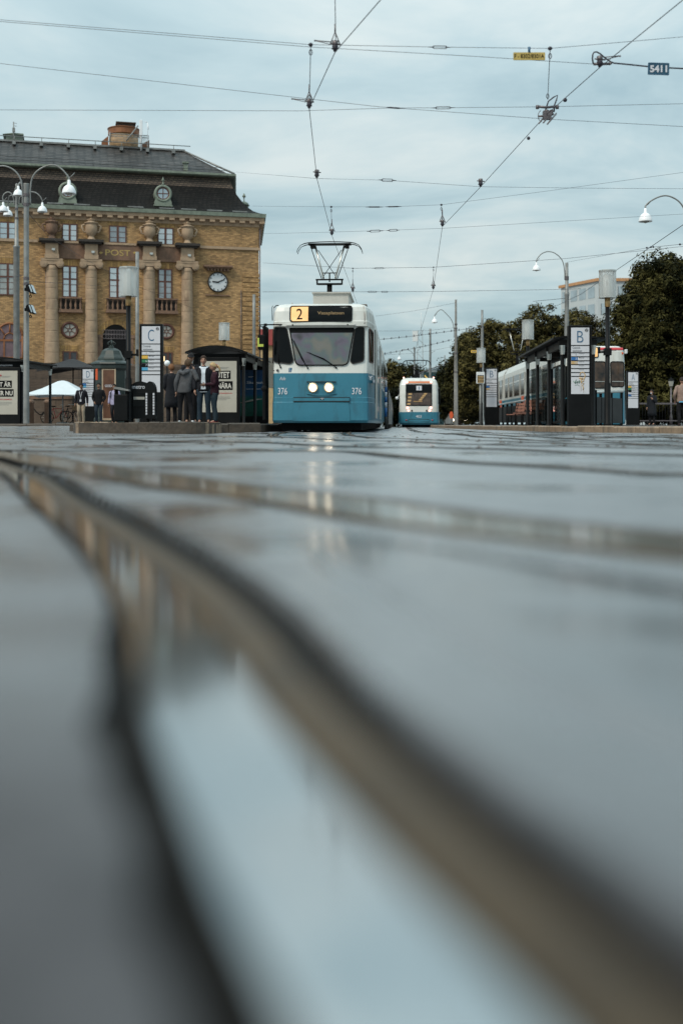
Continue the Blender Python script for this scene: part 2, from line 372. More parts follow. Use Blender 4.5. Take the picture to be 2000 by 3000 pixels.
B_edge = catmull([(1.60, -4.07), (.69, -1.76), (.25, -.50), (.068, .05), (-.005, .28), (-.0504, .4328), (-.077, .524), (-.1167, .6717), (-.18, .91), (-.275, 1.32), (-.455, 1.90), (-.8235, 2.97), (-1.29, 4.30), (-2.08, 6.35), (-3.75, 9.93), (-7.1, 15.9)])
C_edge = catmull([(6.5, -4), (3.2, -1.2), (1.9, .05), (1.25, .80), (.51, 1.71), (.102, 2.31), (-.21, 2.98), (-.714, 3.85), (-1.92, 6.6), (-3.9, 10.6), (-7.6, 16.5)])
railA = (A_edge+B_edge)/2; railC = offset(C_edge, .185)
def sdist(x, y, line):
    best = np.full(x.shape, 1e9); sg = np.zeros(x.shape)
    for i in range(len(line)-1):
        a, b = line[i], line[i+1]; ab = b-a; l2 = ab@ab
        t = np.clip(((x-a[0])*ab[0]+(y-a[1])*ab[1])/l2, 0, 1)
        qx = x-(a[0]+t*ab[0]); qy = y-(a[1]+t*ab[1]); d2 = qx*qx+qy*qy
        m = d2 < best; best[m] = d2[m]; sg[m] = (ab[1]*qx-ab[0]*qy)[m]
    return np.sqrt(best)*np.sign(sg)
def gz(x, y):
    x = np.asarray(x, float); y = np.asarray(y, float)
    r = np.sqrt(x*x+y*y); a = np.clip((r-.6)/5, .06, 1)*np.clip((60-r)/20, 0, 1)
    sm = lambda t: np.clip(t, 0, 1)**2*(3-2*np.clip(t, 0, 1))
    return .15*sm((-x-5.5)/3)*sm((y-25)/11)+a*(.006*np.sin(.9*x+.55*y+1)+.006*np.sin(1.7*y-.6*x+.3)+.005*np.sin(.45*y+2.1+.8*x)+.0025*np.sin(4.1*y+2.3*x)+.002*np.sin(5.3*x-2.9*y))
def gzs(x, y): return float(gz(x, y))
fine = np.arange(-.52, .5201, .0052)
coarse = np.linspace(.52, 2*math.pi-.52, 70)[1:-1]
ang = np.concatenate([fine, coarse])          # measured from +Y, clockwise
rad = [.10]
while rad[-1] < 14: rad.append(rad[-1]*1.0105)
while rad[-1] < 3500: rad.append(rad[-1]*1.045)
rad = np.array(rad)
RR, AA = np.meshgrid(rad, ang, indexing='ij')
gx = RR*np.sin(AA); gy = RR*np.cos(AA); zg = gz(gx, gy)
near = RR < 17
def gapw(r):     # outer edges of the joints beside the closest rail: they widen and close along its length
    return .108+.026*np.clip((r-.8)/1.2, 0, 1), .072+.034*np.clip((1.55-r)/.75, 0, 1)*(1+.10*np.sin(r*19)+.07*np.sin(r*41+1))
for line, hw_ in ((railA, 0), (railC, .195)):
    sd_ = np.full(RR.shape, 9.); sd_[near] = sdist(gx[near], gy[near], line)
    if hw_: lim = np.where(sd_ > 0, hw_, .232)
    else: g1, g2 = gapw(RR); lim = np.where(sd_ > 0, g1-.004, g2-.003)
    zg -= .05*np.clip((lim-np.abs(sd_))/.006, 0, 1)
nr, na = RR.shape
verts = np.stack([gx.ravel(), gy.ravel(), zg.ravel()], 1)
i, j = np.meshgrid(np.arange(nr-1), np.arange(na), indexing='ij'); j2 = (j+1) % na
faces = np.stack([i*na+j, (i+1)*na+j, (i+1)*na+j2, i*na+j2], -1).reshape(-1, 4)
verts = np.vstack([verts, [[0, 0, 0]]]); ci = len(verts)-1
me = bpy.data.meshes.new('road'); fl = faces[:, ::-1].tolist()+[[ci, (k+1) % na, k] for k in range(na)]
me.from_pydata(verts.tolist(), [], fl); me.polygons.foreach_set('use_smooth', [True]*len(me.polygons))
bm = bmesh.new(); bm.from_mesh(me); bmesh.ops.recalc_face_normals(bm, faces=bm.faces[:])
if bm.faces[-1].normal.z < 0: bmesh.ops.reverse_faces(bm, faces=bm.faces[:])
bm.to_mesh(me); bm.free()
road = bpy.data.objects.new('road', me); COL.objects.link(road); struct(road)

m = bpy.data.materials.new('wet_asphalt'); m.use_nodes = True; nt = m.node_tree; b = nt.nodes['Principled BSDF']; L = nt.links.new
tc = nd(nt, 'ShaderNodeTexCoord')
big = nd(nt, 'ShaderNodeTexNoise'); big.inputs['Scale'].default_value = .75; big.inputs['Detail'].default_value = 7; big.inputs['Roughness'].default_value = .6; big.inputs['Distortion'].default_value = .4
L(tc.outputs['Object'], big.inputs['Vector'])
wet = nd(nt, 'ShaderNodeValToRGB'); wet.color_ramp.elements[0].position = .43; wet.color_ramp.elements[1].position = .60
L(big.outputs['Fac'], wet.inputs['Fac'])
med = nd(nt, 'ShaderNodeTexNoise'); med.inputs['Scale'].default_value = 14; med.inputs['Detail'].default_value = 6; L(tc.outputs['Object'], med.inputs['Vector'])
cr = nd(nt, 'ShaderNodeValToRGB'); cr.color_ramp.elements[0].color = (.039, .038, .040, 1); cr.color_ramp.elements[1].color = (.078, .077, .082, 1)
cr.color_ramp.elements[0].position = .3; cr.color_ramp.elements[1].position = .7
L(med.outputs['Fac'], cr.inputs['Fac'])
dk = nd(nt, 'ShaderNodeMixRGB', blend_type='MULTIPLY'); dk.inputs['Color2'].default_value = (.62, .60, .62, 1); L(wet.outputs['Color'], dk.inputs['Fac']); L(cr.outputs['Color'], dk.inputs['Color1'])
L(dk.outputs['Color'], b.inputs['Base Color'])
mr = nd(nt, 'ShaderNodeMapRange'); mr.inputs['To Min'].default_value = .40; mr.inputs['To Max'].default_value = .16; L(wet.outputs['Color'], mr.inputs['Value']); L(mr.outputs['Result'], b.inputs['Roughness'])
b.inputs['Specular IOR Level'].default_value = .6; b.inputs['IOR'].default_value = 1.6
b.inputs['Coat Weight'].default_value = .9; b.inputs['Coat IOR'].default_value = 1.85
crg = nd(nt, 'ShaderNodeMapRange'); crg.inputs['To Min'].default_value = .42; crg.inputs['To Max'].default_value = .14; L(wet.outputs['Color'], crg.inputs['Value']); L(crg.outputs['Result'], b.inputs['Coat Roughness'])
agg = nd(nt, 'ShaderNodeTexNoise'); agg.inputs['Scale'].default_value = 95; agg.inputs['Detail'].default_value = 3; L(tc.outputs['Object'], agg.inputs['Vector'])
wav = nd(nt, 'ShaderNodeTexNoise'); wav.inputs['Scale'].default_value = 2.6; wav.inputs['Detail'].default_value = 3; L(tc.outputs['Object'], wav.inputs['Vector'])
bs = nd(nt, 'ShaderNodeMapRange'); bs.inputs['To Min'].default_value = .75; bs.inputs['To Max'].default_value = .18; L(wet.outputs['Color'], bs.inputs['Value'])
bp = nd(nt, 'ShaderNodeBump'); bp.inputs['Distance'].default_value = .0045; L(agg.outputs['Fac'], bp.inputs['Height']); L(bs.outputs['Result'], bp.inputs['Strength'])
b2 = nd(nt, 'ShaderNodeBump'); b2.inputs['Distance'].default_value = .03; b2.inputs['Strength'].default_value = .55; L(wav.outputs['Fac'], b2.inputs['Height']); L(bp.outputs[0], b2.inputs['Normal'])
L(b2.outputs[0], b.inputs['Normal'])
b3 = nd(nt, 'ShaderNodeBump'); b3.inputs['Distance'].default_value = .03; b3.inputs['Strength'].default_value = .6; L(wav.outputs['Fac'], b3.inputs['Height']); L(b3.outputs[0], b.inputs['Coat Normal'])
# a drier patch of asphalt close to the camera, left of the rail
sub = nd(nt, 'ShaderNodeVectorMath', operation='DISTANCE'); sub.inputs[1].default_value = (-.36, .34, 0); L(tc.outputs['Object'], sub.inputs[0])
dn = nd(nt, 'ShaderNodeTexNoise'); dn.inputs['Scale'].default_value = 5; dn.inputs['Detail'].default_value = 5; L(tc.outputs['Object'], dn.inputs['Vector'])
da = nd(nt, 'ShaderNodeMath', operation='MULTIPLY_ADD'); da.inputs[1].default_value = .22; L(dn.outputs['Fac'], da.inputs[0]); L(sub.outputs['Value'], da.inputs[2])
dm = nd(nt, 'ShaderNodeMapRange', interpolation_type='SMOOTHSTEP'); dm.inputs['From Min'].default_value = .30; dm.inputs['From Max'].default_value = .78; L(da.outputs[0], dm.inputs['Value'])
cw = nd(nt, 'ShaderNodeMapRange'); cw.inputs['To Min'].default_value = .0; cw.inputs['To Max'].default_value = .9; L(dm.outputs['Result'], cw.inputs['Value']); L(cw.outputs['Result'], b.inputs['Coat Weight'])
sw_ = nd(nt, 'ShaderNodeMapRange'); sw_.inputs['To Min'].default_value = .08; sw_.inputs['To Max'].default_value = .6; L(dm.outputs['Result'], sw_.inputs['Value']); L(sw_.outputs['Result'], b.inputs['Specular IOR Level'])
me.materials.append(m); M['asphalt'] = m

def sweep(line, prof, name, mats, mis, parent=None, ground=True, vary=False):
    t = np.gradient(line, axis=0); t /= np.linalg.norm(t, axis=1)[:, None]; nrm = np.stack([t[:, 1], -t[:, 0]], 1)
    mb = MB(); vs = []; n = len(prof)
    for p, q in zip(line, nrm):
        base = gzs(p[0], p[1]) if ground else 0
        if vary:
            g1, g2 = gapw(np.hypot(p[0], p[1])); pr = [(d_+(g1-.108 if d_ > .09 else 0), z) if d_ > -.07 else (-.072-(abs(d_)-.072)/.019*(g2-.072), z+(.0 if g2 > .075 else .012)) for d_, z in prof]
        else: pr = prof
        for dd, z in pr: vs.append((p[0]+q[0]*dd, p[1]+q[1]*dd, base+z))
    o = len(mb.v); mb.v += vs
    for i in range(len(line)-1):
        for k in range(n-1):
            mb.f.append([i*n+k, i*n+k+1, (i+1)*n+k+1, (i+1)*n+k]); mb.m.append(mis[k]); mb.s.append(False)
    return mb.build(name, mats, parent, norm=False)
RP = [(.108, .0012), (.102, -.018), (.072, -.026), (.068, -.007), (.062, -.004), (.026, -.003), (.022, -.010), (.014, -.010), (.010, -.002), (-.058, -.002), (-.068, -.006), (-.072, -.020), (-.086, -.014), (-.091, .0012)]
RM = [3, 3, 3, 0, 0, 0, 2, 1, 1, 1, 3, 3, 3]
RC = [(.200, -.020), (.192, -.026), (.186, -.006), (.16, -.004), (.12, -.003), (.02, -.0025), (-.140, -.002), (-.146, -.012), (-.156, -.028), (-.215, -.028), (-.238, .0012)]
for line, lab in ((railA, 'wet grooved tram rail crossing closest to the camera, rusty along one edge'), (railC, 'second grooved tram rail, lying just beyond the closest one and mirroring the shelter')):
    o = sweep(line, RP if line is railA else RC, 'tram_rail', [M['rust'], M['railsteel' if line is railA else 'railworn'], M['groovewater'], M['tar']], RM if line is railA else [3, 0, 0, 0, 1, 1, 0, 3, 3, 3], vary=line is railA)
    tag(o, lab, 'tram rail', 'tram rails in the wet road')
FP = [(.105, .001), (.060, .005), (.022, .005), (.018, .0025), (-.028, .0025), (-.032, .006), (-.066, .006), (-.12, .001)]
FM = [3, 0, 0, 3, 1, 1, 3]
def puddle(poly, name='puddle'):
    c = catmull(poly+[poly[0]], 8)[:-1]; cx = c.mean(0); mb = MB(); n = len(c); vs = []
    for f_ in (1.0, .97, .6, .25):
        for q in c: s_ = cx+(q-cx)*f_; vs.append((s_[0], s_[1], gzs(*s_)+(.0012 if f_ < 1 else -.002)))
    vs.append((cx[0], cx[1], gzs(*cx)+.0012))
    mb.add(vs, [(i*n+k, i*n+(k+1) % n, (i+1)*n+(k+1) % n, (i+1)*n+k) for i in range(3) for k in range(n)]+[(3*n+k, 3*n+(k+1) % n, 4*n) for k in range(n)], 0, True)
    struct(mb.build(name, M['puddle']))
pm_ = bpy.data.materials.new('puddle_water'); pm_.use_nodes = True; nt = pm_.node_tree; b = nt.nodes['Principled BSDF']; L = nt.links.new
b.inputs['Base Color'].default_value = (.075, .078, .082, 1); b.inputs['Roughness'].default_value = .17; b.inputs['IOR'].default_value = 2.1; b.inputs['Specular IOR Level'].default_value = .6
tc = nd(nt, 'ShaderNodeTexCoord'); nz = nd(nt, 'ShaderNodeTexNoise'); nz.inputs['Scale'].default_value = 1.6; nz.inputs['Detail'].default_value = 2; L(tc.outputs['Object'], nz.inputs['Vector']); bp = nd(nt, 'ShaderNodeBump'); bp.inputs['Distance'].default_value = .05; bp.inputs['Strength'].default_value = .6; L(nz.outputs['Fac'], bp.inputs['Height']); L(bp.outputs[0], b.inputs['Normal'])
M['puddle'] = pm_
puddle([(.34, .44), (.20, .62), (.13, .85), (.06, 1.2), (-.05, 1.7), (-.02, 2.05), (.10, 1.95), (.30, 1.6), (.55, 1.2), (.80, .95), (1.0, .6), (.7, .4)])
far_rails = [([(7, 2.5), (3.0, 3.7), (1.42, 4.6), (1.21, 4.94), (.7, 6.4), (0, 8.2), (-1.1, 8.9), (-2.67, 9.2), (-6, 10.2), (-12, 13)], 'dark thin tram rail curving across the road beyond the second rail'),
             ([(9, 1), (4.2, 4.4), (2.13, 7.1), (.71, 9.3), (-2.1, 13.4), (-5.4, 17.6), (-10, 24)], 'thin tram rail curving across the middle of the wet road'),
             ([(10, 4), (6, 7.6), (3.4, 11.3), (2.66, 14.5), (2.25, 18), (2.1, 22), (2.06, 27), (2.04, 30)], 'brownish tram rail in the road near the right kerb')]
for pts, lab in far_rails:
    o = sweep(catmull(pts, 14), FP, 'tram_rail', [M['rust'], M['railsteel'], M['groovewater'], M['tar']], FM)
    tag(o, lab, 'tram rail', 'tram rails in the wet road')
def trackx(pts): return catmull(pts, 10)
T1 = trackx([(8, 3), (4.2, 7.3), (2.2, 10.5), (.9, 13.5), (.1, 16), (-.4, 19), (-.62, 23), (-.55, 27), (-.36, 31), (.10, 40), (2.2, 80), (4.8, 130)])
T2 = trackx([(11, 4), (7.4, 8), (5.4, 11), (4.3, 14.2), (3.8, 17), (3.3, 21), (2.95, 25), (2.75, 30), (3.3, 42), (4.95, 73), (6.3, 100), (8, 135)])
for T, lab in ((T1, 'tram track running under the large white and blue tram'), (T2, 'tram track running under the small distant tram')):
    t = thing('tram_track', lab, 'tram track', (0, 0, 0), 0, 'tram tracks in the road')
    for s in (-.7175, .7175):
        sweep(offset(T, s), FP, 'rail', [M['rust'], M['railsteel'], M['groovewater'], M['tar']], FM, t)
# cracks and patches in the road, a drain cover
random.seed(5)
def crack(x, y, ln, a, lab, wd=.02):
    mb = MB(); n = 9; L_ = []; R_ = []
    for k in range(n):
        t = k/(n-1); ww = wd*(1-abs(2*t-1))*random.uniform(.6, 1.5)+.004
        cx = x+math.cos(a)*ln*(t-.5)+random.uniform(-1, 1)*wd*2; cy = y+math.sin(a)*ln*(t-.5)+random.uniform(-1, 1)*wd*6
        L_.append((cx, cy-ww*2, gzs(cx, cy)+.003)); R_.append((cx, cy+ww*2, gzs(cx, cy)+.003))
    mb.add(L_+R_, [(k, k+1, n+k+1, n+k) for k in range(n-1)])
    o = mb.build('road_crack', M['tar'], norm=False); struct(o)
for x, y, ln, a in [(1.35, 21.5, .9, .1), (-2.6, 16, 2.2, .05), (-.9, 19, 1.4, -.1), (3.6, 18.5, 1.6, .2), (.4, 24, 1.1, .1), (-4.2, 20.3, 2.6, .04), (2.0, 15.2, 1.5, -.08), (5.2, 20, 1.5, .1), (-1.6, 12.4, 1.3, .06), (.2, 22.2, 1.2, -.05), (2.6, 24.4, 1.4, .12), (-1.0, 24.6, 1.5, .02), (-5.5, 13.2, 1.8, .05), (-2.2, 10.2, 1.2, .03), (1.7, 11.2, 1.6, -.06), (4.4, 16.2, 2.0, .1), (2.9, 12.9, 1.0, .12), (-3.6, 17.8, 1.8, -.04), (.9, 17.4, 1.3, .04), (-.2, 26.2, 1.6, .03), (1.8, 26.6, 1.3, -.05), (5.0, 23.2, 1.4, .08)]:
    crack(x, y, ln, a, '', random.uniform(.014, .032))

# pavements and kerbs
def platform(name, poly, z, mtop='paving'):
    mb = MB(); n = len(poly)
    mb.prism_xy(poly, -.3, z, 0, 1)
    return struct(mb.build(name, [M[mtop], M['kerbdark']]))
left_pf = [(-1.98, 27.4), (.25, 70), (-40, 70), (-40, 40), (-8.4, 37.6), (-7.0, 29.6), (-3.4, 26.9)]
platform('pavement', left_pf, .22)
right_pf = [(5.8, 75), (5.1, 52), (5.4, 36), (5.58, 31), (6.48, 27), (7.2, 23.8), (9.6, 22), (14, 22), (14, 30), (8.5, 34), (8.0, 39), (8.9, 75)]
platform('pavement', right_pf, .15)
platform('pavement', [(11.45, 44), (60, 38), (60, 110), (13.4, 110)], .155)
platform('plaza', [(-60, 72), (.0, 72), (-2, 110), (-60, 110)], .24)
def kerb_run(pts, z, wd=.16, mi='kerb', ln=1.0, bot=-.2):
    mb = MB(); pts = [Vector((*p, 0)) for p in pts]
    for a, b in zip(pts, pts[1:]):
        d = b-a; n = max(1, round(d.length/ln)); u = d/n; q = d.normalized(); nrm = Vector((-q.y, q.x, 0))
        for k in range(n):
            p = a+u*k; e = a+u*(k+1)-q*.014
            dz = random.uniform(-.014, .012); o = random.uniform(-.006, .006)
            v = []
            for base in (p, e):
                for s, zz in ((o, bot), (o, z+dz-.03), (.03+o, z+dz), (wd, z+dz), (wd, bot)): v.append(base+nrm*s+Vector((0, 0, zz)))
            mb.add(v, [(0, 1, 6, 5), (1, 2, 7, 6), (2, 3, 8, 7), (3, 4, 9, 8), (0, 4, 3, 2, 1), (5, 6, 7, 8, 9)])
    o = mb.build('kerb', M[mi]); return struct(o)
kerb_run([(14, 21.95), (9.6, 21.95), (7.16, 23.75), (6.44, 26.95), (5.54, 30.95), (5.36, 36), (5.06, 52), (5.76, 75)][::-1], .156)
kerb_run([(-40, 39.94), (-8.45, 37.54), (-7.05, 29.55), (-3.42, 26.84), (-1.94, 27.36), (.29, 70)], .226, mi='kerbdark')
# traffic island of big worn stones
isl = catmull([(-6.05, 27.2), (-6.0, 25.5), (-5.6, 24.75), (-4.6, 24.6), (-3.5, 24.5), (-2.95, 24.75), (-2.75, 25.4), (-2.8, 26.6)], 5)
isl_poly = [tuple(p) for p in isl]+[(-3.4, 28.2), (-5.6, 28.6)]
mb = MB(); mb.prism_xy(isl_poly, -.2, .235, 0, 0); struct(mb.build('traffic_island', M['kerbdark']))
kerb_run([tuple(p) for p in isl[:15]], .25, wd=.2, mi='kerb', ln=.7); kerb_run([tuple(p) for p in isl[14:26]], .25, wd=.2, mi='kerbdark', ln=.9); kerb_run([tuple(p) for p in isl[25:]], .235, wd=.2, mi='kerb', ln=.45)

# loose grit on the wet road
rng = np.random.default_rng(4); mb = MB()
for k in range(420):
    D = rng.uniform(9, 27); x = rng.uniform(-.34, .34)*D; s = rng.uniform(.006, .02); z = gzs(x, D); a = rng.uniform(0, 6.28, 5)
    pts = [(x+s*1.6*math.cos(t+2*math.pi*i/5), D+s*1.6*math.sin(t+2*math.pi*i/5), z+.001) for i, t in enumerate(a*.1)]
    mb.add(pts+[(x, D, z+s*.8)], [(i, (i+1) % 5, 5) for i in range(5)])
g = mb.build('gravel', mat('grit', (.06, .045, .035), .7, var=.6, vs=30)); g['kind'] = 'stuff'
# ------------------------------------------------------------------ post office building
TH = R(13.7); BX, BY = PX(758, 92), 92.0; CT, ST = math.cos(TH), math.sin(TH)
def sx_(px, yp=0.0):
    k = (px-1000)/F
    return (k*(BY+CT*yp)-BX+ST*yp)/(CT-k*ST)
def bz(px, py, yp=0.0):
    s = sx_(px, yp); D = BY+ST*s+CT*yp
    return PZ(py, D)
def fl(px, py, yp=0.0): return sx_(px, yp), bz(px, py, yp)
post = thing('post_building', 'large ochre brick post office with columns, urns and a dark mansard roof', 'building', (BX, BY, 0), TH)
def ring(o, z, lo=-46, back=13):
    return [(lo, -o, z), (.863*o, -o, z), ((o+.146*(back+o))/.989, back+o, z), (lo, back+o, z)]
def rings(mb, prof, mi=0, sm=False):
    n = 4; vs = []
    for o, z in prof: vs += ring(o, z)
    mb.add(vs, [(i*n+k, i*n+(k+1) % n, (i+1)*n+(k+1) % n, (i+1)*n+k) for i in range(len(prof)-1) for k in range(n)], mi, sm)
mb = MB(); rings(mb, [(0, 0), (0, 16.4)]); mb.build('wall', M['brick'], post)
mb = MB(); rings(mb, [(.22, .0), (.22, 4.75), (.10, 4.95), (-.1, 4.95)]); mb.build('plinth', M['plinth'], post)
# cornice: frieze, modillions, slab, gutter
mb = MB(); rings(mb, [(-.05, 16.12), (.06, 16.12), (.06, 16.42), (.12, 16.45), (.12, 16.52), (.42, 16.56), (.44, 16.80), (.0, 16.86)])
x = -40.0
while x < .3:
    mb.box(x, x+.42, -.40, -.121, 16.36, 16.555, 0); x += .80
yy = .8
for kk in range(15):
    q = .146*yy; mb.box(q+.12, q+.40, yy, yy+.42, 16.36, 16.555, 0); yy += .8
cor = mb.build('cornice', M['stone'], post)
mb = MB(); rings(mb, [(.40, 16.80), (.56, 16.82), (.60, 17.12), (.30, 17.16)]); mb.build('gutter', M['copper'], post)
# mansard
prof = [(.42, 17.14), (.0, 17.28), (-.45, 17.5), (-.92, 17.9), (-1.37, 18.45), (-1.75, 19.0), (-2.06, 19.6)]
roof_m = MB(); rings(roof_m, prof); roof = roof_m.build('roof', M['tile'], post)
mb = MB(); rings(mb, [(-2.06, 19.6), (-2.25, 20.1), (-2.37, 20.55)]); mb.build('roof_band', M['tilebrown'], roof)
mb = MB(); rings(mb, [(-2.37, 20.5), (-1.95, 20.5), (-1.82, 20.58), (-1.82, 20.74), (-2.1, 20.80)]); mb.build('upper_gutter', M['copper'], roof)
mb = MB(); rings(mb, [(-2.05, 20.78), (-2.6, 20.95), (-6.35, 23.45)]); mb.build('upper_roof', M['slate'], roof)
mb = MB(); mb.box(-46, -5.3, 6.1, 6.9, 23.40, 23.55)
for pts in ([(-1.7, 2.0, 20.8), (-5.45, 6.35, 23.5)],): mb.tube(pts, .09, 6)
mb.build('ridge_cap', M['galv'], roof)
mb = MB(); mb.tube([(-46, 5.6, 23.72), (-4.9, 5.6, 23.72)], .035, 6)
x = -45.0
while x < -5: mb.box(x-.16, x+.10, 5.3, 6.2, 23.0, 23.28); mb.tube([(x, 5.7, 23.2), (x, 5.6, 23.72)], .03, 5); x += 2.15
mb.build('ridge_rail', M['galv'], roof)
for a, b_ in [(0, 45), (139, 186), (218, 264), (297, 343), (375, 421), (467, 511), (531, 575), (607, 652), (681, 725)]:
    mb = MB(); mb.box(sx_(a, -.3), sx_(b_, -.3), -.30, -.24, 17.24, 17.33); mb.build('snow_guard', M['galv'], roof)
# thin railing wires on upper roof, small vent
mb = MB(); mb.tube([(-46, 2.4, 21.1), (-2.2, 2.4, 21.1)], .02, 4); mb.tube([(-46, 2.9, 21.45), (-2.6, 2.9, 21.45)], .02, 4)
for k in range(14): mb.tube([(-44+k*3.1, 2.4, 20.85), (-44+k*3.1, 2.4, 21.1)], .02, 4)
mb.build('roof_wire', M['darksteel'], roof)
s, z = fl(544, 492, 2.9); mb = MB(); mb.box(s-.16, s+.16, 2.7, 3.1, z-.6, z+.35); mb.box(s-.24, s+.24, 2.6, 3.2, z+.35, z+.45); mb.build('roof_vent', M['copper'], roof)
# round dormers
def dormer(px, py, r=.68):
    yp = .55; s, z = fl(px, py, yp)
    mb = MB(); n = 26
    def circ(rr, y): return [(s+rr*math.cos(2*math.pi*k/n), y, z+rr*math.sin(2*math.pi*k/n)) for k in range(n)]
    rs = [(r*.72, yp-.02), (r*.74, yp-.14), (r*.98, yp-.14), (r*1.04, yp-.05), (r*1.04, yp+.25), (r*1.02, yp+1.9)]
    vs = []
    for rr, y in rs: vs += circ(rr, y)
    mb.add(vs, [(i*n+k, i*n+(k+1) % n, (i+1)*n+(k+1) % n, (i+1)*n+k) for i in range(len(rs)-1) for k in range(n)], 0, True)
    w = r*1.02
    mb.prism_xz([(s-w, z-r*1.45), (s+w, z-r*1.45), (s+w*.98, z-r*1.0), (s+w*.8, z-r*.5), (s+w*.55, z-r*.88), (s, z-r*1.0), (s-w*.55, z-r*.88), (s-w*.8, z-r*.5), (s-w*.98, z-r*1.0)], yp-.1, yp+1.2)
    mb.box(s-w*1.08, s+w*1.08, yp-.2, yp+.4, z-r*1.52, z-r*1.38)
    mb.lathe([(.10, 0), (.13, .06), (.05, .12), (.05, .3), (.16, .40), (.05, .46), (.02, .62)], (s, yp, z+r*1.02), 8)
    d = mb.build('dormer', M['copper'], post)
    mb = MB(); mb.lathe([(.001, 0), (r*.66, 0), (r*.66, .02)], (0, 0, 0), 22, sm=False)
    mb.v = [(s+x, yp+.0+zz-.03, z+y) for x, y, zz in mb.v]; mb.build('pane', M['pane'], d)
    mb = MB(); n2 = 24
    mb.tube([(s+r*.68*math.cos(2*math.pi*k/n2), yp-.06, z+r*.68*math.sin(2*math.pi*k/n2)) for k in range(n2+1)], .055, 6)
    mb.box(s-.03, s+.03, yp-.08, yp-.03, z-r*.66, z+r*.66); mb.box(s-r*.66, s+r*.66, yp-.085, yp-.035, z-.03, z+.03); mb.build('frame', M['woodframe'], d)
dormer(478, 567.5); dormer(199, 559.5)
# copper dormer on the far flank
s = 1.4; mb = MB(); mb.box(-.95, .35, 7.5, 9.0, 18.0, 19.35); mb.lathe([(.5, 0), (.35, .25), (.05, .4), (.05, .7), (.16, .8), (.03, 1.1)], (.0, 7.7, 19.3), 8); mb.build('dormer', M['copper'], post)
# chimney turret
s0, s1 = sx_(321, 7.5), sx_(406, 7.5); c = (s0+s1)/2; r = (s1-s0)/2; zb = 23.2
def zt(py): return bz(363, py, 7.5)
mb = MB(); mb.lathe([(r*1.0, zb-.5), (r*1.0, zt(392))], (c, 7.5+r*.2, 0), 28); ch = mb.build('turret', M['brick'], roof)
mb = MB(); mb.lathe([(r*1.03, zt(397)), (r*1.08, zt(396)), (r*1.08, zt(381)), (r*1.13, zt(379.5)), (r*1.13, zt(377.5)), (r*.55, zt(374))], (c, 7.5+r*.2, 0), 28, sm=False); mb.build('turret_cap', M['woodorange'], ch)
a0, a1 = sx_(344, 7.5), sx_(394, 7.5); mb = MB(); mb.box(a0, a1, 7.2, 9.2, zt(376), zt(363)); mb.box(a0-.12, a1+.12, 7.0, 9.4, zt(363), zt(361)); mb.build('lantern', M['tilebrown'], ch)
a0, a1 = sx_(298, 6.5), sx_(438, 6.5)
mb = MB(); mb.prism_xz([(a0, zt(427)), (sx_(318, 6.5), zt(410)), (sx_(318, 6.5), zb), (a0, zb)], 6.4, 6.6); mb.prism_xz([(a1, zt(415)), (a1, zb), (sx_(417, 6.5), zb), (sx_(417, 6.5), zt(428))], 6.4, 6.6); mb.build('parapet', M['woodorange'], ch)
mb = MB()
for py in (407, 414): mb.tube([(sx_(321, 5.9), 5.9, zt(py)), (sx_(436, 5.9), 5.9, zt(py))], .03, 5)
for k in range(32): x = sx_(321, 5.9)+k*(sx_(436, 5.9)-sx_(321, 5.9))/31; mb.tube([(x, 5.9, zt(407)), (x, 5.9, zb+.2)], .018, 4)
mb.tube([(sx_(370, 5.8), 5.8, zt(428)), (sx_(405, 5.8), 5.8, zt(381))], .06, 6); mb.tube([(sx_(323, 5.8), 5.8, zt(430)), (sx_(323, 5.8), 5.8, zt(404))], .05, 6)
mb.build('railing', M['galv'], ch)
mb = MB(); mb.bbox(sx_(409, 5.7), sx_(418, 5.7), 5.5, 5.75, zt(411), zt(366), .04); mb.tube([(sx_(414, 5.9), 5.9, zb), (sx_(414, 5.9), 5.9, zt(380))], .07, 6)
mb.tube([(sx_(433, 5.9), 5.9, zb), (sx_(433, 5.9), 5.9, zt(369))], .035, 5); mb.tube([(sx_(433, 5.9), 5.9, zt(369)), (sx_(425, 5.9), 5.9, zt(367))], .03, 5); mb.tube([(sx_(436, 5.9), 5.9, zt(390)), (sx_(434, 5.9), 5.9, zt(372))], .025, 5)
mb.build('antenna', M['lampwhite'], roof)
a0, a1 = sx_(19, 8), sx_(67, 8); mb = MB(); mb.box(a0, a1, 7.6, 9.5, 23, bz(40, 398, 8)); mb.prism_xz([(a0-.25, bz(40, 399, 8)), (a1+.1, bz(40, 399, 8)), (a1+.1, bz(40, 395, 8)), (a0+.6, bz(40, 394, 8))], 7.4, 9.7); pent = mb.build('penthouse', M['copper'], roof)
mb = MB(); x = sx_(41, 7.3); mb.tube([(x, 7.3, 23.3), (x, 7.3, bz(41, 357, 7.3))], .05, 5); mb.box(x-.1, x+.12, 7.2, 7.4, bz(41, 387, 7.3), bz(41, 375, 7.3)); mb.tube([(x, 7.3, bz(41, 361, 7.3)), (x+.25, 7.3, bz(41, 361, 7.3))], .02, 4); mb.tube([(x, 7.3, bz(41, 369, 7.3)), (x+.25, 7.3, bz(41, 369, 7.3))], .02, 4); mb.build('antenna', M['galv'], roof)
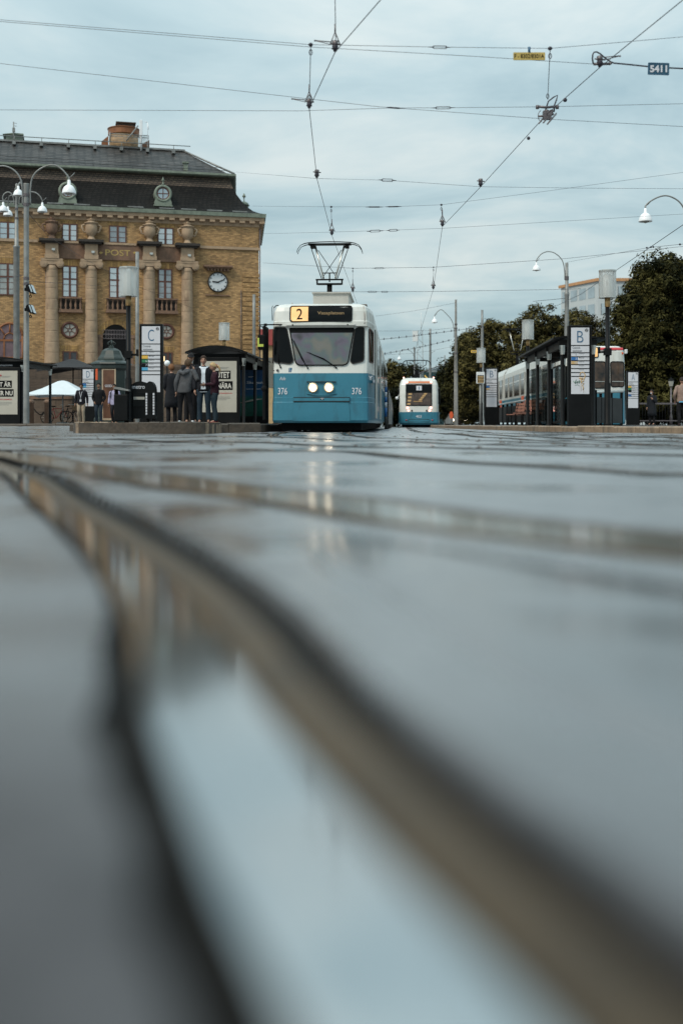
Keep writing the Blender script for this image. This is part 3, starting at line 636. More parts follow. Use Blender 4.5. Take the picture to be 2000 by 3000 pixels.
# string course, entablature panels
mb = MB(); z0, z1 = bz(700, 732, 0), bz(700, 724.5, 0)
mb.box(sx_(586), .10, -.13, -.002, z0, z1); mb.box(-46, sx_(112), -.13, -.002, z0, z1)
for a, b_ in ((189, 238), (305, 400), (470, 517)): mb.box(sx_(a), sx_(b_), -.16, -.002, z0+.02, z1-.02)
mb.build('string_course', M['stone'], post)
mb = MB(); zp0, zp1 = bz(345, 763), z0+.02
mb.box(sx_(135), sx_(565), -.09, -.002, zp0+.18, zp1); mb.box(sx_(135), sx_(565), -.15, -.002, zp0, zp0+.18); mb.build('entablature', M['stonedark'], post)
s, z = fl(346, 741); text_obj('lettering', 'POST', s, z, sx_(383)-sx_(310), .46, M['gold'], post, y=-.09, off=.012, bold=.004)
mb = MB()
for px in (297, 396): s, z = fl(px, 741); mb.prism_xz([(s-.16, z), (s-.05, z+.1), (s+.16, z), (s-.05, z-.1)], -.105, -.092); mb.sphere((s+.02, -.1, z), .05, 4)
mb.build('emblem', M['gold'], post)
# columns with capitals, piers, slabs, urns
cols = [(153, 33.5, 43, 638, 703.5), (268, 33, 38.5, 641, 706.5), (437.5, 33, 37.5, 647, 712.5), (548, 32, 36.5, 652, 717.5)]
for i, (px, wt, wb, yu, ysl) in enumerate(cols):
    ztop = bz(px, 783+ i*2.6); sc = sx_(px); ppm = F/(BY+ST*sc)
    rt, rb = wt/2/ppm, wb/2/ppm; mb = MB(); zb = 4.9; prof = []
    nD = 9
    for k in range(nD):
        za, zb_ = zb+(ztop-zb)*k/nD, zb+(ztop-zb)*(k+1)/nD
        ra = rb+(rt-rb)*k/nD; rb2 = rb+(rt-rb)*(k+1)/nD
        prof += [(ra-.022, za+.004), (ra-.002, za+.022), (ra, za+.06), (rb2, zb_-.06), (rb2-.002, zb_-.022), (rb2-.022, zb_-.004)]
    mb.lathe(prof, (sc, -.12, 0), 26);
    col = mb.build('column', M['stone'], post)
    # ionic capital
    mb = MB(); hw = 32.5/ppm; zc0, zc1 = ztop-.02, ztop+.62
    mb.lathe([(rt*1.0, ztop-.25), (rt*1.06, ztop-.2), (rt*1.06, ztop+.1)], (sc, -.12, 0), 22)
    mb.box(sc-hw*.95, sc+hw*.95, -.62, -.02, ztop+.45, ztop+.62); mb.box(sc-hw*.75, sc+hw*.75, -.58, -.02, ztop+.15, ztop+.45)
    for sg in (-1, 1):
        cx = sc+sg*hw*.70; cz = ztop+.22; rr = .30
        for kq, (r_, y_) in enumerate(((rr, -.60), (rr*.72, -.66), (rr*.5, -.63), (rr*.28, -.69))):
            n = 18; mb.add([(cx+r_*math.cos(2*math.pi*k/n), yq, cz+r_*math.sin(2*math.pi*k/n)) for yq in (y_, -.05) for k in range(n)], [list(range(n))]+[(k, n+k, n+(k+1) % n, (k+1) % n) for k in range(n)], 0, False)
    mb.build('capital', M['stone'], col)
    mb = MB(); zs0, zs1 = bz(px, ysl+11), bz(px, ysl); pw = 18.5/ppm
    mb.box(sc-pw, sc+pw, -.60, -.002, ztop+.62, zs0); mb.box(sc-pw*1.1, sc+pw*1.1, -.66, -.002, ztop+.62, ztop+.95); mb.build('pier', M['stone'], col)
    mb = MB(); mb.box(sc-36/ppm, sc+35/ppm, -.98, -.002, zs0+.10, zs1); mb.box(sc-30/ppm, sc+29/ppm, -.82, -.002, zs0-.03, zs0+.10); mb.build('slab', M['blackbrown'], col)
    mb = MB(); zu0 = zs1; H = bz(px, yu)-zu0; u = H/1.72
    mb.lathe([(.36*u, 0), (.36*u, .07*u), (.26*u, .12*u), (.24*u, .22*u), (.18*u, .30*u), (.30*u, .40*u), (.43*u, .58*u), (.46*u, .85*u), (.44*u, 1.10*u), (.40*u, 1.20*u), (.40*u, 1.24*u), (.52*u, 1.28*u), (.52*u, 1.34*u), (.30*u, 1.40*u), (.26*u, 1.50*u), (.33*u, 1.53*u), (.33*u, 1.58*u), (.12*u, 1.62*u), (.12*u, 1.68*u), (.16*u, 1.70*u), (.05*u, 1.73*u)], (sc, -.42, zu0), 22)
    for sg in (-1, 1):
        pts = [(sc+sg*u*x, -.42, zu0+u*zz) for x, zz in [(.40, 1.12), (.55, 1.18), (.70, 1.10), (.70, .95), (.60, .82), (.62, .72), (.52, .62), (.44, .66)]]
        mb.tube(pts, [.07*u]*3+[.09*u]*2+[.07*u]*3, 8)
    mb.build('urn', M['stonedark'] if i in (0,) else M['stone'], col)
    mb = MB(); zf = bz(px, (721 if i == 0 else 724)+i*5); mb.box(sc+.0, sc+.24, -.75, -.60, zf-.42, zf-.26); mb.tube([(sc+.12, -.6, zf-.55), (sc+.12, -.68, zf-.36)], .03, 5); mb.build('floodlight', M['silver'], col)
# windows
def window(x0, y0, x1, y1, rows, sill=False, fm='woodframe', trans=None, pane='pane'):
    s0, s1 = sx_(x0), sx_(x1); z1, z0 = bz((x0+x1)/2, y0), bz((x0+x1)/2, y1)
    fr = MB(); t = .09; w = s1-s0
    fr.box(s0, s0+t, -.075, -.003, z0, z1); fr.box(s1-t, s1, -.075, -.003, z0, z1)
    fr.box(s0+t, s1-t, -.075, -.003, z1-t, z1); fr.box(s0+t, s1-t, -.075, -.003, z0, z0+t)
    c = (s0+s1)/2; fr.box(c-.085, c+.085, -.085, -.003, z0+t, z1-t)
    if trans:
        zt_ = z1-(z1-z0)*trans; fr.box(s0+t, c-.085, -.08, -.003, zt_-.06, zt_+.06); fr.box(c+.085, s1-t, -.08, -.003, zt_-.06, zt_+.06)
    for r_ in rows:
        zr = z1-(z1-z0)*r_; fr.box(s0+t, c-.085, -.055, -.003, zr-.02, zr+.02); fr.box(c+.085, s1-t, -.055, -.003, zr-.02, zr+.02)
    f = fr.build('window', M[fm], post)
    if pane == 'pane': pane = random.choice(['pane', 'pane', 'paneb', 'panec'])
    p = MB()
    for a, b_ in ((s0+t, c-.085), (c+.085, s1-t)):
        dz = random.uniform(-.006, .006); p.add([(a, -.03+dz, z0+t), (b_, -.03-dz, z0+t), (b_, -.03-dz-.006, z1-t), (a, -.03+dz-.006, z1-t)], [(0, 1, 2, 3)])
    p.build('pane', M[pane], f, norm=False)
    l = MB(); l.box(s0-.12, s1+.12, -.02, -.002, z1+.002, z1+.44); l.build('arch_bricks', M['soldier'], f)
    return f
for x0, x1, y0, y1 in [(-2, 51, 650, 702), (182.5, 227.5, 656, 707.5), (320, 371, 661.5, 712.5), (462, 508.5, 667.5, 718)]: window(x0, y0, x1, y1, (.36, .68))
for x0, x1, y0, y1 in [(-3, 51, 771.5, 865.5), (183.5, 227.5, 779, 871.5), (320, 369.5, 783, 874), (463.5, 504.5, 788, 877)]: window(x0, y0, x1, y1, (.20, .60, .80), trans=.42)
for x0, x1, y0, y1 in [(184, 227.5, 1029, 1075), (478, 506, 1032, 1078)]: window(x0, y0, x1, y1, (), fm='woodframe', pane='panedark')
# balustrades
for px, wd, y0, y1 in [(208, 66, 872.5, 913), (345, 66, 875, 914), (488, 64, 876.5, 917)]:
    s, z1 = fl(px, y0); z0 = bz(px, y1); h = wd/2*(BY+ST*s)/F
    mb = MB(); mb.box(s-h, s+h, -.50, -.14, z1-.10, z1); mb.box(s-h, s+h, -.50, -.002, z0, z0+.14); mb.box(s-h*1.04, s+h*1.04, -.54, -.002, z0-.10, z0)
    for k in range(5):
        cx = s-h+.14+(2*h-.28)*k/4; q = (z1-z0-.24)
        mb.lathe([(.09, 0), (.09, .06*q), (.05, .14*q), (.10, .36*q), (.085, .48*q), (.045, .72*q), (.07, .86*q), (.09, .92*q), (.09, q)], (cx, -.33, z0+.14), 10)
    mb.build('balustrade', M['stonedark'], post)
    mb = MB(); mb.box(s-h*.95, s+h*.95, -.03, -.004, z0+.14, z1-.02); mb.build('balustrade_back', M['blackbrown'], post)  # near-black sheet on the wall behind the balusters
# round windows
for px, py, r_ in [(205, 967, 21.5), (488, 971, 20)]:
    s, z = fl(px, py); r = r_*(BY+ST*s)/F; n = 28
    mb = MB(); mb.tube([(s+r*math.cos(2*math.pi*k/n), -.05, z+r*math.sin(2*math.pi*k/n)) for k in range(n+2)], .10, 8, cap=False)
    n2 = 14; mb.tube([(s+r*.24*math.cos(2*math.pi*k/n2), -.05, z+r*.24*math.sin(2*math.pi*k/n2)) for k in range(n2+2)], .03, 6, cap=False)
    for k in range(6):
        a = math.pi*(k/3+1/6)+.0; mb.tube([(s+r*.24*math.cos(a), -.05, z+r*.24*math.sin(a)), (s+r*math.cos(a), -.05, z+r*math.sin(a))], .03, 5)
    f = mb.build('round_window', M['woodframe'], post)
    mb = MB(); mb.add([(s+r*math.cos(2*math.pi*k/n), -.03, z+r*math.sin(2*math.pi*k/n)) for k in range(n)], [list(range(n))]); mb.build('pane', M['panefrost'], f, norm=False)
# arched entrance
def arch_poly(s, hw, zs, zb, n=18): return [(s+hw*math.cos(math.pi*k/n), zs+hw*math.sin(math.pi*k/n)) for k in range(n+1)]+[(s-hw, zb), (s+hw, zb)]
s, zs = fl(339, 987); hw = sx_(376)-s
mb = MB(); mb.prism_xz(arch_poly(s, hw, zs, 4.9), -.03, -.003); dr = mb.build('entrance_door', M['blackmatt'], post)
mb = MB(); n = 20
vs = []
for rr in (hw, hw+.42):
    for yq in (-.06, -.003): vs += [(s+rr*math.cos(math.pi*k/n), yq, zs+rr*math.sin(math.pi*k/n)) for k in range(n+1)]
q = n+1; mb.add(vs, [(k, k+1, 2*q+k+1, 2*q+k) for k in range(n)]+[(2*q+k, 2*q+k+1, 3*q+k+1, 3*q+k) for k in range(n)]); mb.build('arch_bricks', M['soldier'], dr)
mb = MB(); zg0, zg1 = bz(339, 993), bz(339, 968)
for k in range(9):
    for rr in range(2):
        cx = s-hw*.86+hw*1.72*k/8; cz = zg0+.18+rr*.36; n = 10
        mb.tube([(cx+.16*math.cos(2*math.pi*a/n), -.05, cz+.16*math.sin(2*math.pi*a/n)) for a in range(n+2)], .022, 5, cap=False)
for zz in (zg0, zg0+.36, zg1): mb.tube([(s-hw, -.05, zz), (s+hw, -.05, zz)], .025, 5)
mb.build('grille', M['fitting'], dr)
for q0, q1, q2, q3 in ((s-hw-.55, s-hw, s-hw-.42, s-hw-.02), (s+hw, s+hw+.55, s+hw+.02, s+hw+.42)):
    mb = MB(); mb.box(q0, q1, -.12, -.003, zs-.10, zs+.15); mb.box(q2, q3, -.08, -.003, 4.95, zs-.099); mb.build('door_jamb', M['stonedark'], dr)

# arched shop window at the left
s, zs = fl(30, 983); hw = sx_(67)-s; zb = bz(30, 1048)
mb = MB(); P_ = arch_poly(s, hw, zs, zb, 18)
mb.tube([(x, -.05, z) for x, z in P_]+[(P_[0][0], -.05, P_[0][1])], .09, 6); mb.box(s-hw, s+hw, -.10, -.004, zs-.45, zs-.30)
for q in (-.45, .45): mb.box(s+q*hw-.06, s+q*hw+.06, -.09, -.004, zb, zs-.45)
mb.tube(arc((s+.47*hw, -.06, zs-.3), (s-.47*hw, -.06, zs-.3), (0, 0, 1), .52*hw, 12), .06, 6)
for a in (40, 90, 140): a = R(a); mb.tube([(s+.5*hw*math.cos(a), -.06, zs-.3+.5*hw*math.sin(a)), (s+hw*math.cos(a), -.06, zs+hw*math.sin(a))], .06, 6)
f = mb.build('arched_window', M['woodorange'], post)
mb = MB(); mb.prism_xz(P_, -.03, -.0035); mb.build('pane', mat('violet_glass', (.14, .09, .10), .2, .2, var=.3), f)
# quoins
mb = MB(); z = bz(720, 800); 
while z > 5.2:
    mb.box(sx_(711), .03, -.06, -.002, z-.34, z-.03); z -= .385
mb.build('quoin', M['quoin'], post)
# clock
s, z = fl(638, 827); r = 26.5*(BY+ST*s)/F
mb = MB(); n = 36
mb.lathe([(r*1.02, 0), (r*1.13, .02), (r*1.13, .10), (r*1.0, .13)], (0, 0, 0), n, cap=False); mb.v = [(s+x, -zz-.03, z+y) for x, y, zz in mb.v]
ck = mb.build('clock', M['darksteel'], post)
mb = MB(); mb.lathe([(.001, 0), (r*1.03, 0)], (0, 0, 0), n, cap=False); mb.v = [(s+x, -.10, z+y) for x, y, zz in mb.v]; mb.build('clock_face', mat('clock_enamel', (.52, .55, .57), .4, var=.05), ck)
mb = MB()
for k in range(12):
    a = 2*math.pi*k/12; u = Vector((math.sin(a), 0, math.cos(a))); mb.tube([Vector((s, -.115, z))+u*r*.80, Vector((s, -.115, z))+u*r*.94], .035, 5)
for ang_, ln, wd in ((275, .62, .05), (66, .80, .038)):
    u = Vector((math.sin(R(ang_)), 0, math.cos(R(ang_)))); mb.tube([Vector((s, -.13, z))-u*r*.15, Vector((s, -.13, z))+u*r*ln], wd, 5)
mb.build('clock_hand', M['blackmatt'], ck)
mb = MB(); x0, x1 = sx_(596), sx_(680); zc = bz(638, 779.5); mb.box(x0, x1, -.55, -.002, zc-.14, zc); mb.box(x0+.15, x1-.15, -.40, -.002, zc-.24, zc-.14)
for k in range(7): xx = x0+.3+(x1-x0-.75)*k/6; mb.box(xx, xx+.15, -.32, -.003, zc-.42, zc-.24)
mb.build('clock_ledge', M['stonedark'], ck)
mb = MB(); mb.box(sx_(602), sx_(673), -.12, -.002, bz(638, 867), bz(638, 864)); mb.build('clock_sill', M['stonedark'], ck)
mb = MB(); x = sx_(757); mb.tube([(.08, -.08, 16), (.08, -.08, 5)], .05, 6); mb.tube([(sx_(706), -.07, 11), (sx_(706), -.07, 5)], .03, 5); mb.tube([(sx_(135), -.06, 13), (sx_(135), -.06, 4.9)], .03, 5); mb.build('downpipe', M['fitting'], post)

# low building with red roof behind
t = thing('house', 'small cream house with a red roof between the brick building and tram', 'building', (PX(778, 150), 150, 0))
mb = MB(); mb.box(-2.5, 2.5, 0, 8, 0, PZ(1010, 150)); wl = mb.build('wall', mat('cream_render', (.42, .30, .16), .85), t)
mb = MB(); z0 = PZ(1012, 150); mb.prism_xz([(-3, z0), (3, z0), (2.2, PZ(965, 150)), (-2.2, PZ(965, 150))], -.5, 8.5); mb.build('roof', mat('red_sheet', (.28, .05, .045), .5), t)
mb = MB(); mb.box(.3, 1.1, -.03, 0, 5, 9); mb.build('window', M['pane'], t)
# white office block far away
oy = 270; ox = PX(1757, oy); t = thing('office_block', 'tall white office block with an orange roof edge above the trees', 'building', (ox, oy, 0))
zt_ = PZ(824, oy); sx0 = PX(1683, oy)-ox
wmat = mat('office_panel', (.42, .455, .465), .6, var=.06)
mb = MB(); poly = [(-.6, 0), (14, 0), (14, 20), (-6.6, 14)]; 
mb = MB(); mb.prism_xy(poly, 0, zt_); mb.build('wall', wmat, t)
mb = MB(); mb.prism_xy([(-.9, -.5), (14.6, -.5), (14.6, 20.5), (-7.2, 14.4)], zt_+.004, zt_+.7); mb.build('roof', mat('orange_fascia', (.42, .22, .10), .6), t)
pw = mat('office_glass', (.40, .46, .49), .2, .5, var=.2, vs=.3)
zf = zt_-.6
for row in range(9):
    za, zb_ = zf-row*4.15-3.2, zf-row*4.15-.5
    for cx in (.2, 4.2, 8.2):
        mb = MB(); mb.box(cx, cx+3.2, -.06, -.002, za, zb_); wn = mb.build('window', pw, t)
        fr = MB()
        for k in range(4): fr.box(cx+k*1.07-.05, cx+k*1.07+.05, -.10, -.061, za, zb_)
        fr.build('frame', M['darksteel'], wn)
    d = Vector((-6.0, 14, 0)).normalized(); nn = Vector((-d.y, d.x, 0))
    if nn.x > 0: nn = -nn
    for k in range(4):
        a = Vector((-.6, 0, 0))+d*(1.2+k*3.6); e = a+d*2.7
        mb = MB(); mb.add([a+nn*.05+Vector((0, 0, za)), e+nn*.05+Vector((0, 0, za)), e+nn*.05+Vector((0, 0, zb_)), a+nn*.05+Vector((0, 0, zb_))], [(0, 1, 2, 3)]); mb.build('window', pw, t, norm=False)

# ------------------------------------------------------------------ trams
YAW = R(-3.0)    # local +y (towards the tram's rear) leans right
def body_levels(mb, prof_plan, levels, L):
    """levels: (z, setback, halfwidth scale, rear setback, material)"""
    n = len(prof_plan); vs = []
    for z, sb, sc, mi in levels:
        for x, y in prof_plan:
            wgt = max(0, 1-max(y, 0)/1.5); vs.append((x*sc, y+sb*wgt, z))
    mb_f = []; o = len(mb.v); mb.v += vs
    for i in range(len(levels)-1):
        for k in range(n):
            k2 = (k+1) % n; mb.f.append([o+i*n+k, o+i*n+k2, o+(i+1)*n+k2, o+(i+1)*n+k]); mb.m.append(levels[i][3]); mb.s.append(False)
    e = o+(len(levels)-1)*n; mb.f.append([e+k for k in range(n)]); mb.m.append(levels[-1][3]); mb.s.append(False)
    mb.f.append([o+k for k in reversed(range(n))]); mb.m.append(levels[0][3]); mb.s.append(False)
def plan(L, wf=1.19, wr=1.32, taper=1.3):
    half = [(0, -.05), (.35, -.045), (.70, -.032), (.95, -.015), (1.08, .005), (wf-.03, .035), (wf, .09), (wf+.012, .2), (wf+(wr-wf)*.55, taper*.5), (wr-.01, taper), (wr, taper+.3), (wr, L)]
    return [(-x, y) for x, y in reversed(half[1:])]+half
def setback(z):
    pts = [(.2, .05), (.3, 0), (.75, 0), (.80, .02), (.87, .02), (1.47, .05), (1.66, .06), (2.62, .20), (2.66, .12), (2.76, .12), (2.78, .14), (3.1, .18), (3.19, .26), (3.24, .5)]
    for (a, sa), (b_, sb) in zip(pts, pts[1:]):
        if z <= b_: return sa+(sb-sa)*(z-a)/(b_-a)
    return .5
def fsurf(x, z):
    a = abs(x); y = -.05+.055*(a/1.08)**2 if a < 1.08 else .005+.04*(a-1.08)/.08
    return y+setback(z)
def pantograph(parent, x, y, z0, ztop, w=1.9, front=True):
    mb = MB(); zb = z0
    mb.tube([(x, y, zb), (x, y, zb+(ztop-zb)*.36)], .075, 8)
    zk = zb+(ztop-zb)*.36
    mb.box(x-.34, x+.34, y-.12, y+.12, zk, zk+.035); mb.box(x-.40, x+.40, y-.05, y+.05, zk+.13, zk+.165)
    for sg in (-1, 1): mb.box(x+sg*.36-.02, x+sg*.36+.02, y-.05, y+.05, zk, zk+.16)
    pole = mb.build('pantograph_base', M['blackmatt'], parent)
    zl = zk+.18; za = ztop-.10; mb = MB()
    for sg in (-1, 1):
        mb.tube([(x+sg*.17, y, zl), (x+sg*.42, y+.12, za)], .028, 7, 0)
        mb.tube([(x+sg*.19, y, zl+.05), (x-sg*.34, y+.1, za-.12)], .010, 5, 1)
        mb.tube([(x+sg*.22, y-.03, zk+.15), (x+sg*.52, y+.1, za-.12), (x+sg*.52, y+.1, za+.02)], .013, 5, 1)
    mb.tube([(x-.2, y, zl+.16), (x+.2, y, zl+.16)], .016, 6, 1); mb.tube([(x, y, zl-.1), (x, y, zl+.16)], .02, 6, 1)
    mb.build('pantograph_arm', [M['silver'], M['blackmatt']], parent)
    mb = MB()
    for dy in (-.16, .16):
        pts = [(-.97, -.27), (-.94, -.17), (-.86, -.06), (-.74, -.01), (-.6, .015), (-.3, .03), (0, .035)]
        pts = pts+[(-a, b_) for a, b_ in reversed(pts[:-1])]
        mb.tube([(x+a*w/1.94, y+.12+dy, ztop-.035+b_) for a, b_ in pts], [.009]*3+[.014]*7+[.009]*3, 6)
    mb.box(x-.62*w/1.9, x+.62*w/1.9, y-.06, y+.30, ztop-.062, ztop-.042)
    for sg in (-1, 1): mb.box(x+sg*.5-.06, x+sg*.5+.06, y-.02, y+.26, ztop-.16, ztop-.07)
    mb.build('pantograph_head', M['blackmatt'], parent)

tx = PX(938, 28.2); tram = thing('tram', 'white over blue tram number 376 with lit headlights, heading straight at the camera', 'tram', (tx, 28.2, 0), YAW)
L1 = 14.5
lev = [(.235, .05, .985, 1), (.30, .0, 1.0, 1), (.745, .0, 1.0, 1), (.752, .022, .995, 1), (.865, .022, .995, 1), (.872, .03, .99, 1), (1.468, .05, .992, 0), (2.62, .20, .992, 0), (2.64, .12, .99, 0), (2.76, .12, .99, 0), (2.78, .14, .985, 0), (3.02, .17, .975, 0), (3.12, .20, .955, 0), (3.185, .27, .91, 0), (3.225, .42, .80, 0)]
mb = MB(); body_levels(mb, plan(L1), lev, L1); body = mb.build('body', [M['tramwhite'], M['tramblue']], tram)
bv = body.modifiers.new('bevel', 'BEVEL'); bv.width = .02; bv.segments = 2; bv.limit_method = 'ANGLE'; bv.angle_limit = R(50)
# rear articulated sections
mb = MB(); mb.box(-1.15, 1.15, L1, L1+.9, .4, 3.0); mb.build('gangway', M['blackmatt'], tram)
mb = MB(); y0 = L1+.9; n_ = 0
mb.prism_xz([(-1.32, .3), (1.32, .3), (1.32, 1.468), (-1.32, 1.468)], y0, y0+13, 1); mb.prism_xz([(-1.32, 1.469), (1.32, 1.469), (1.3, 3.0), (1.15, 3.18), (-1.15, 3.18), (-1.3, 3.0)], y0, y0+13, 0); mb.build('rear_body', [M['tramwhite'], M['tramblue']], tram)
mb = MB(); mb.box(-1.0, 1.0, .35, L1+12, .05, .236)
for yy in (2.2, 4.0, 9.5, 11.3):
    for sg in (-1, 1):
        mb2 = MB(); mb2.lathe([(.30, -.06), (.34, -.05), (.34, .05), (.30, .06)], (0, 0, 0), 20, sm=False); mb.add([(sg*.72+zz, yy+xx, .335+yq) for xx, yq, zz in mb2.v], mb2.f)
mb.build('undercarriage', M['blackmatt'], tram)
def tx_(cx): return (cx-575)*.003507
def tz_(cy): return 5.217-.003507*cy
def tpoly(pts): return [(tx_(a), tz_(b_)) for a, b_ in pts]
# windscreen
ws = rpoly(tpoly([(352, 747), (812, 747), (768, 1012), (402, 1012)]), [.05, .05, .13, .13], 5)
fr = patch_obj('windscreen', M['windscreen'], ws, fsurf, .012, tram)
mb = MB(); outline(mb, ws, fsurf, .016, .016); mb.build('windscreen_seal', M['blackmatt'], fr)
patch_obj('sun_blind', M['blackmatt'], rpoly(tpoly([(356, 748), (808, 748), (803, 780), (362, 780)]), .02), fsurf, .018, fr)
for pts in ([(238, 742), (332, 745), (384, 985), (362, 1003), (240, 990)], [(820, 745), (884, 742), (882, 985), (803, 1003), (787, 985)]):
    q = rpoly(tpoly(pts), [.08, .06, .07, .05, .08], 4); f2 = patch_obj('corner_window', M['tramglass'], q, fsurf, .012, tram)
    mb = MB(); outline(mb, q, fsurf, .015, .012); mb.build('window_seal', M['darksteel'], f2)
# visor over the windscreen
mb = MB(); v0 = tpoly([(328, 722), (822, 722), (806, 744), (344, 744)]); V, Fc = patch(v0, fsurf, .05); mb.add(V, Fc, 0)
n = 4; mb.add([(x, fsurf(x, z)-.05, z) for x, z in v0]+[(x, fsurf(x, z)+.08, z) for x, z in v0], [(i, (i+1) % n, n+(i+1) % n, n+i) for i in range(n)]); mb.build('visor', M['tramwhite'], tram)
mb = MB()
for cx in (378, 768): mb.sphere((tx_(cx), fsurf(tx_(cx), tz_(726))-.052, tz_(726)), .02, 5)
mb.build('visor_lamp', M['darksteel'], tram)
# destination display
db = rpoly(tpoly([(358, 590), (796, 590), (796, 702), (358, 702)]), .06, 4); disp = patch_obj('destination_display', M['tramglass'], db, fsurf, .014, tram)
mb = MB(); outline(mb, db, fsurf, .018, .014); mb.build('display_frame', M['blackmatt'], disp)
nb = rpoly(tpoly([(364, 595), (487, 595), (487, 698), (364, 698)]), [.045, .0, .0, .045], 4)
nbm = mat('lit_number_box', (.70, .40, .16), .5, emit=.42, ecol=(1.0, .56, .22), var=.10, vs=1.5); patch_obj('number_box', nbm, nb, fsurf, .022, disp)
text_obj('lettering', '2', tx_(425), tz_(648), .15, .275, M['blackmatt'], disp, surf=fsurf, off=.028, bold=.004)
text_obj('lettering', 'Vasaplatsen', tx_(647), tz_(644), .66, .105, mat('dim_display_text', (.22, .15, .07), .6, emit=.05, ecol=(.9, .6, .25)), disp, surf=fsurf, off=.02, bold=.008)
# headlights
hl = mat('headlight_glow', (1, .95, .85), .3, emit=26, ecol=(1, .84, .62))
hl2 = mat('headlight_rim_glow', (.8, .6, .4), .3, emit=1.3, ecol=(1, .70, .42))
for cx in (524, 637):
    x, z = tx_(cx), tz_(1172); y = fsurf(x, z)
    mb = MB(); mb.lathe([(.112, 0), (.125, .03), (.118, .055), (.10, .05)], (0, 0, 0), 24, cap=False); mb.v = [(x+a, y-zz, z+b_) for a, b_, zz in mb.v]; h = mb.build('headlight', mat('headlight_halo_ring', (.75, .55, .36), .3, .7), tram)  # ring coloured warm and bright to stand in for the lamp's halo
    mb = MB(); mb.lathe([(.104, .02), (.078, .045)], (0, 0, 0), 24, cap=False); k_ = len(mb.v); mb.lathe([(.078, .045), (.05, .055), (.001, .062)], (0, 0, 0), 24, 1, cap=False); mb.v = [(x+a, y-zz, z+b_) for a, b_, zz in mb.v]; mb.build('lens', [hl2, hl], h)
mb = MB(); mb.box(tx_(480), tx_(686), -.06, .02, tz_(1132), tz_(1128)); mb.build('light_trim', M['darksteel'], tram)
mb = MB(); V = [(tx_(a), fsurf(tx_(a), tz_(b_))-c_, tz_(b_)) for a, b_, c_ in [(480, 1214, .004), (530, 1220, .03), (583, 1222, .035), (636, 1220, .03), (690, 1214, .004)]]; mb.tube(V, .012, 6); mb.build('light_trim', M['tramblue'], tram)
# bumper panel, seams
bp_ = rpoly(tpoly([(392, 1277), (776, 1277), (782, 1330), (786, 1408), (378, 1408), (386, 1330)]), .03); patch_obj('bumper', M['tramblue'], bp_, fsurf, .022, tram, rim=.03)
mb = MB(); mb.box(tx_(386), tx_(785), -.062, .02, tz_(1243), tz_(1239)); mb.box(tx_(386), tx_(785), -.070, .02, tz_(1271), tz_(1266)); mb.build('bumper_seam', M['darksteel'], tram)
mb = MB(); mb.box(tx_(390), tx_(780), -.055, .02, tz_(1266), tz_(1243)); mb.build('coupler_cover', M['tramblue'], tram)
mb = MB(); mb.box(tx_(578), tx_(600), -.066, -.055, tz_(1257), tz_(1246)); mb.build('coupler_mark', M['blackmatt'], tram)
mb = MB(); mb.box(tx_(576), tx_(602), -.067, -.0665, tz_(1249), tz_(1246)); mb.box(tx_(585), tx_(593), -.0672, -.0668, tz_(1257), tz_(1252)); mb.build('coupler_mark', M['panel'], tram)
seam = MB()
for pts in ([(878, 590), (887, 660), (887, 715)], [(238, 590), (232, 690)], [(232, 716), (887, 716)], [(232, 1070), (895, 1074)]):
    seam.tube([(tx_(a), fsurf(tx_(a), tz_(b_))-.003, tz_(b_)) for a, b_ in pts], .006, 4)
seam.build('panel_seam', mat('rust_seam', (.20, .10, .07), .7), tram)
wt = M['panel']
for cx in (308, 832): text_obj('lettering', '376', tx_(cx), tz_(1196), .235, .165, wt, tram, surf=fsurf, off=.008, bold=.006)
text_obj('lettering', 'Ada', tx_(306), tz_(1106), .155, .085, wt, tram, surf=fsurf, off=.012, shear=.35)
mb = MB(); mb.add([(tx_(a), fsurf(tx_(a), tz_(b_))-.006, tz_(b_)) for a, b_ in [(349, 1062), (370, 1060), (374, 1030), (352, 1031)]], [(0, 1, 2, 3)]); wc = mb.build('access_symbol', M['ink'], tram, norm=False)
mb = MB(); y = fsurf(tx_(360), tz_(1045))-.009
mb.sphere((tx_(358), y, tz_(1036)), .009, 4, sy=.3); mb.tube([(tx_(358), y, tz_(1040)), (tx_(359), y, tz_(1049)), (tx_(364), y, tz_(1049)), (tx_(367), y, tz_(1055))], .005, 4)
n = 10; mb.tube([(tx_(359)+.024*math.cos(R(150+k*21)), y, tz_(1052)+.024*math.sin(R(150+k*21))) for k in range(n)], .004, 4); mb.build('wheelchair_mark', M['panel'], wc)
mb = MB(); mb.sphere((tx_(270), fsurf(tx_(270), tz_(1047))-.02, tz_(1047)), .033, 6); mb.sphere((tx_(243), fsurf(tx_(243), tz_(1048))-.01, tz_(1048)), .014, 5); mb.build('socket', M['fitting'], tram)
# wipers
for a, b_, c_ in (((486, 1032), (440, 960), (372, 822)), ((688, 1030), (600, 968), (478, 918)), ((292, 1026), (275, 985), (268, 930))):
    mb = MB()
    p = [Vector((tx_(q[0]), fsurf(tx_(q[0]), tz_(q[1]))-dd, tz_(q[1]))) for q, dd in ((a, .03), (b_, .06), (c_, .035))]
    mb.tube(p, [.012, .014, .006], 6); mb.tube([p[0]+Vector((0, .04, -.01)), p[0]], .02, 6)
    mb.tube([p[1]*.6+p[0]*.4+Vector((.01, .02, 0)), p[1]+(p[2]-p[1])*.9+Vector((.02, .01, 0))], .008, 5); mb.build('wiper', M['blackmatt'], tram)
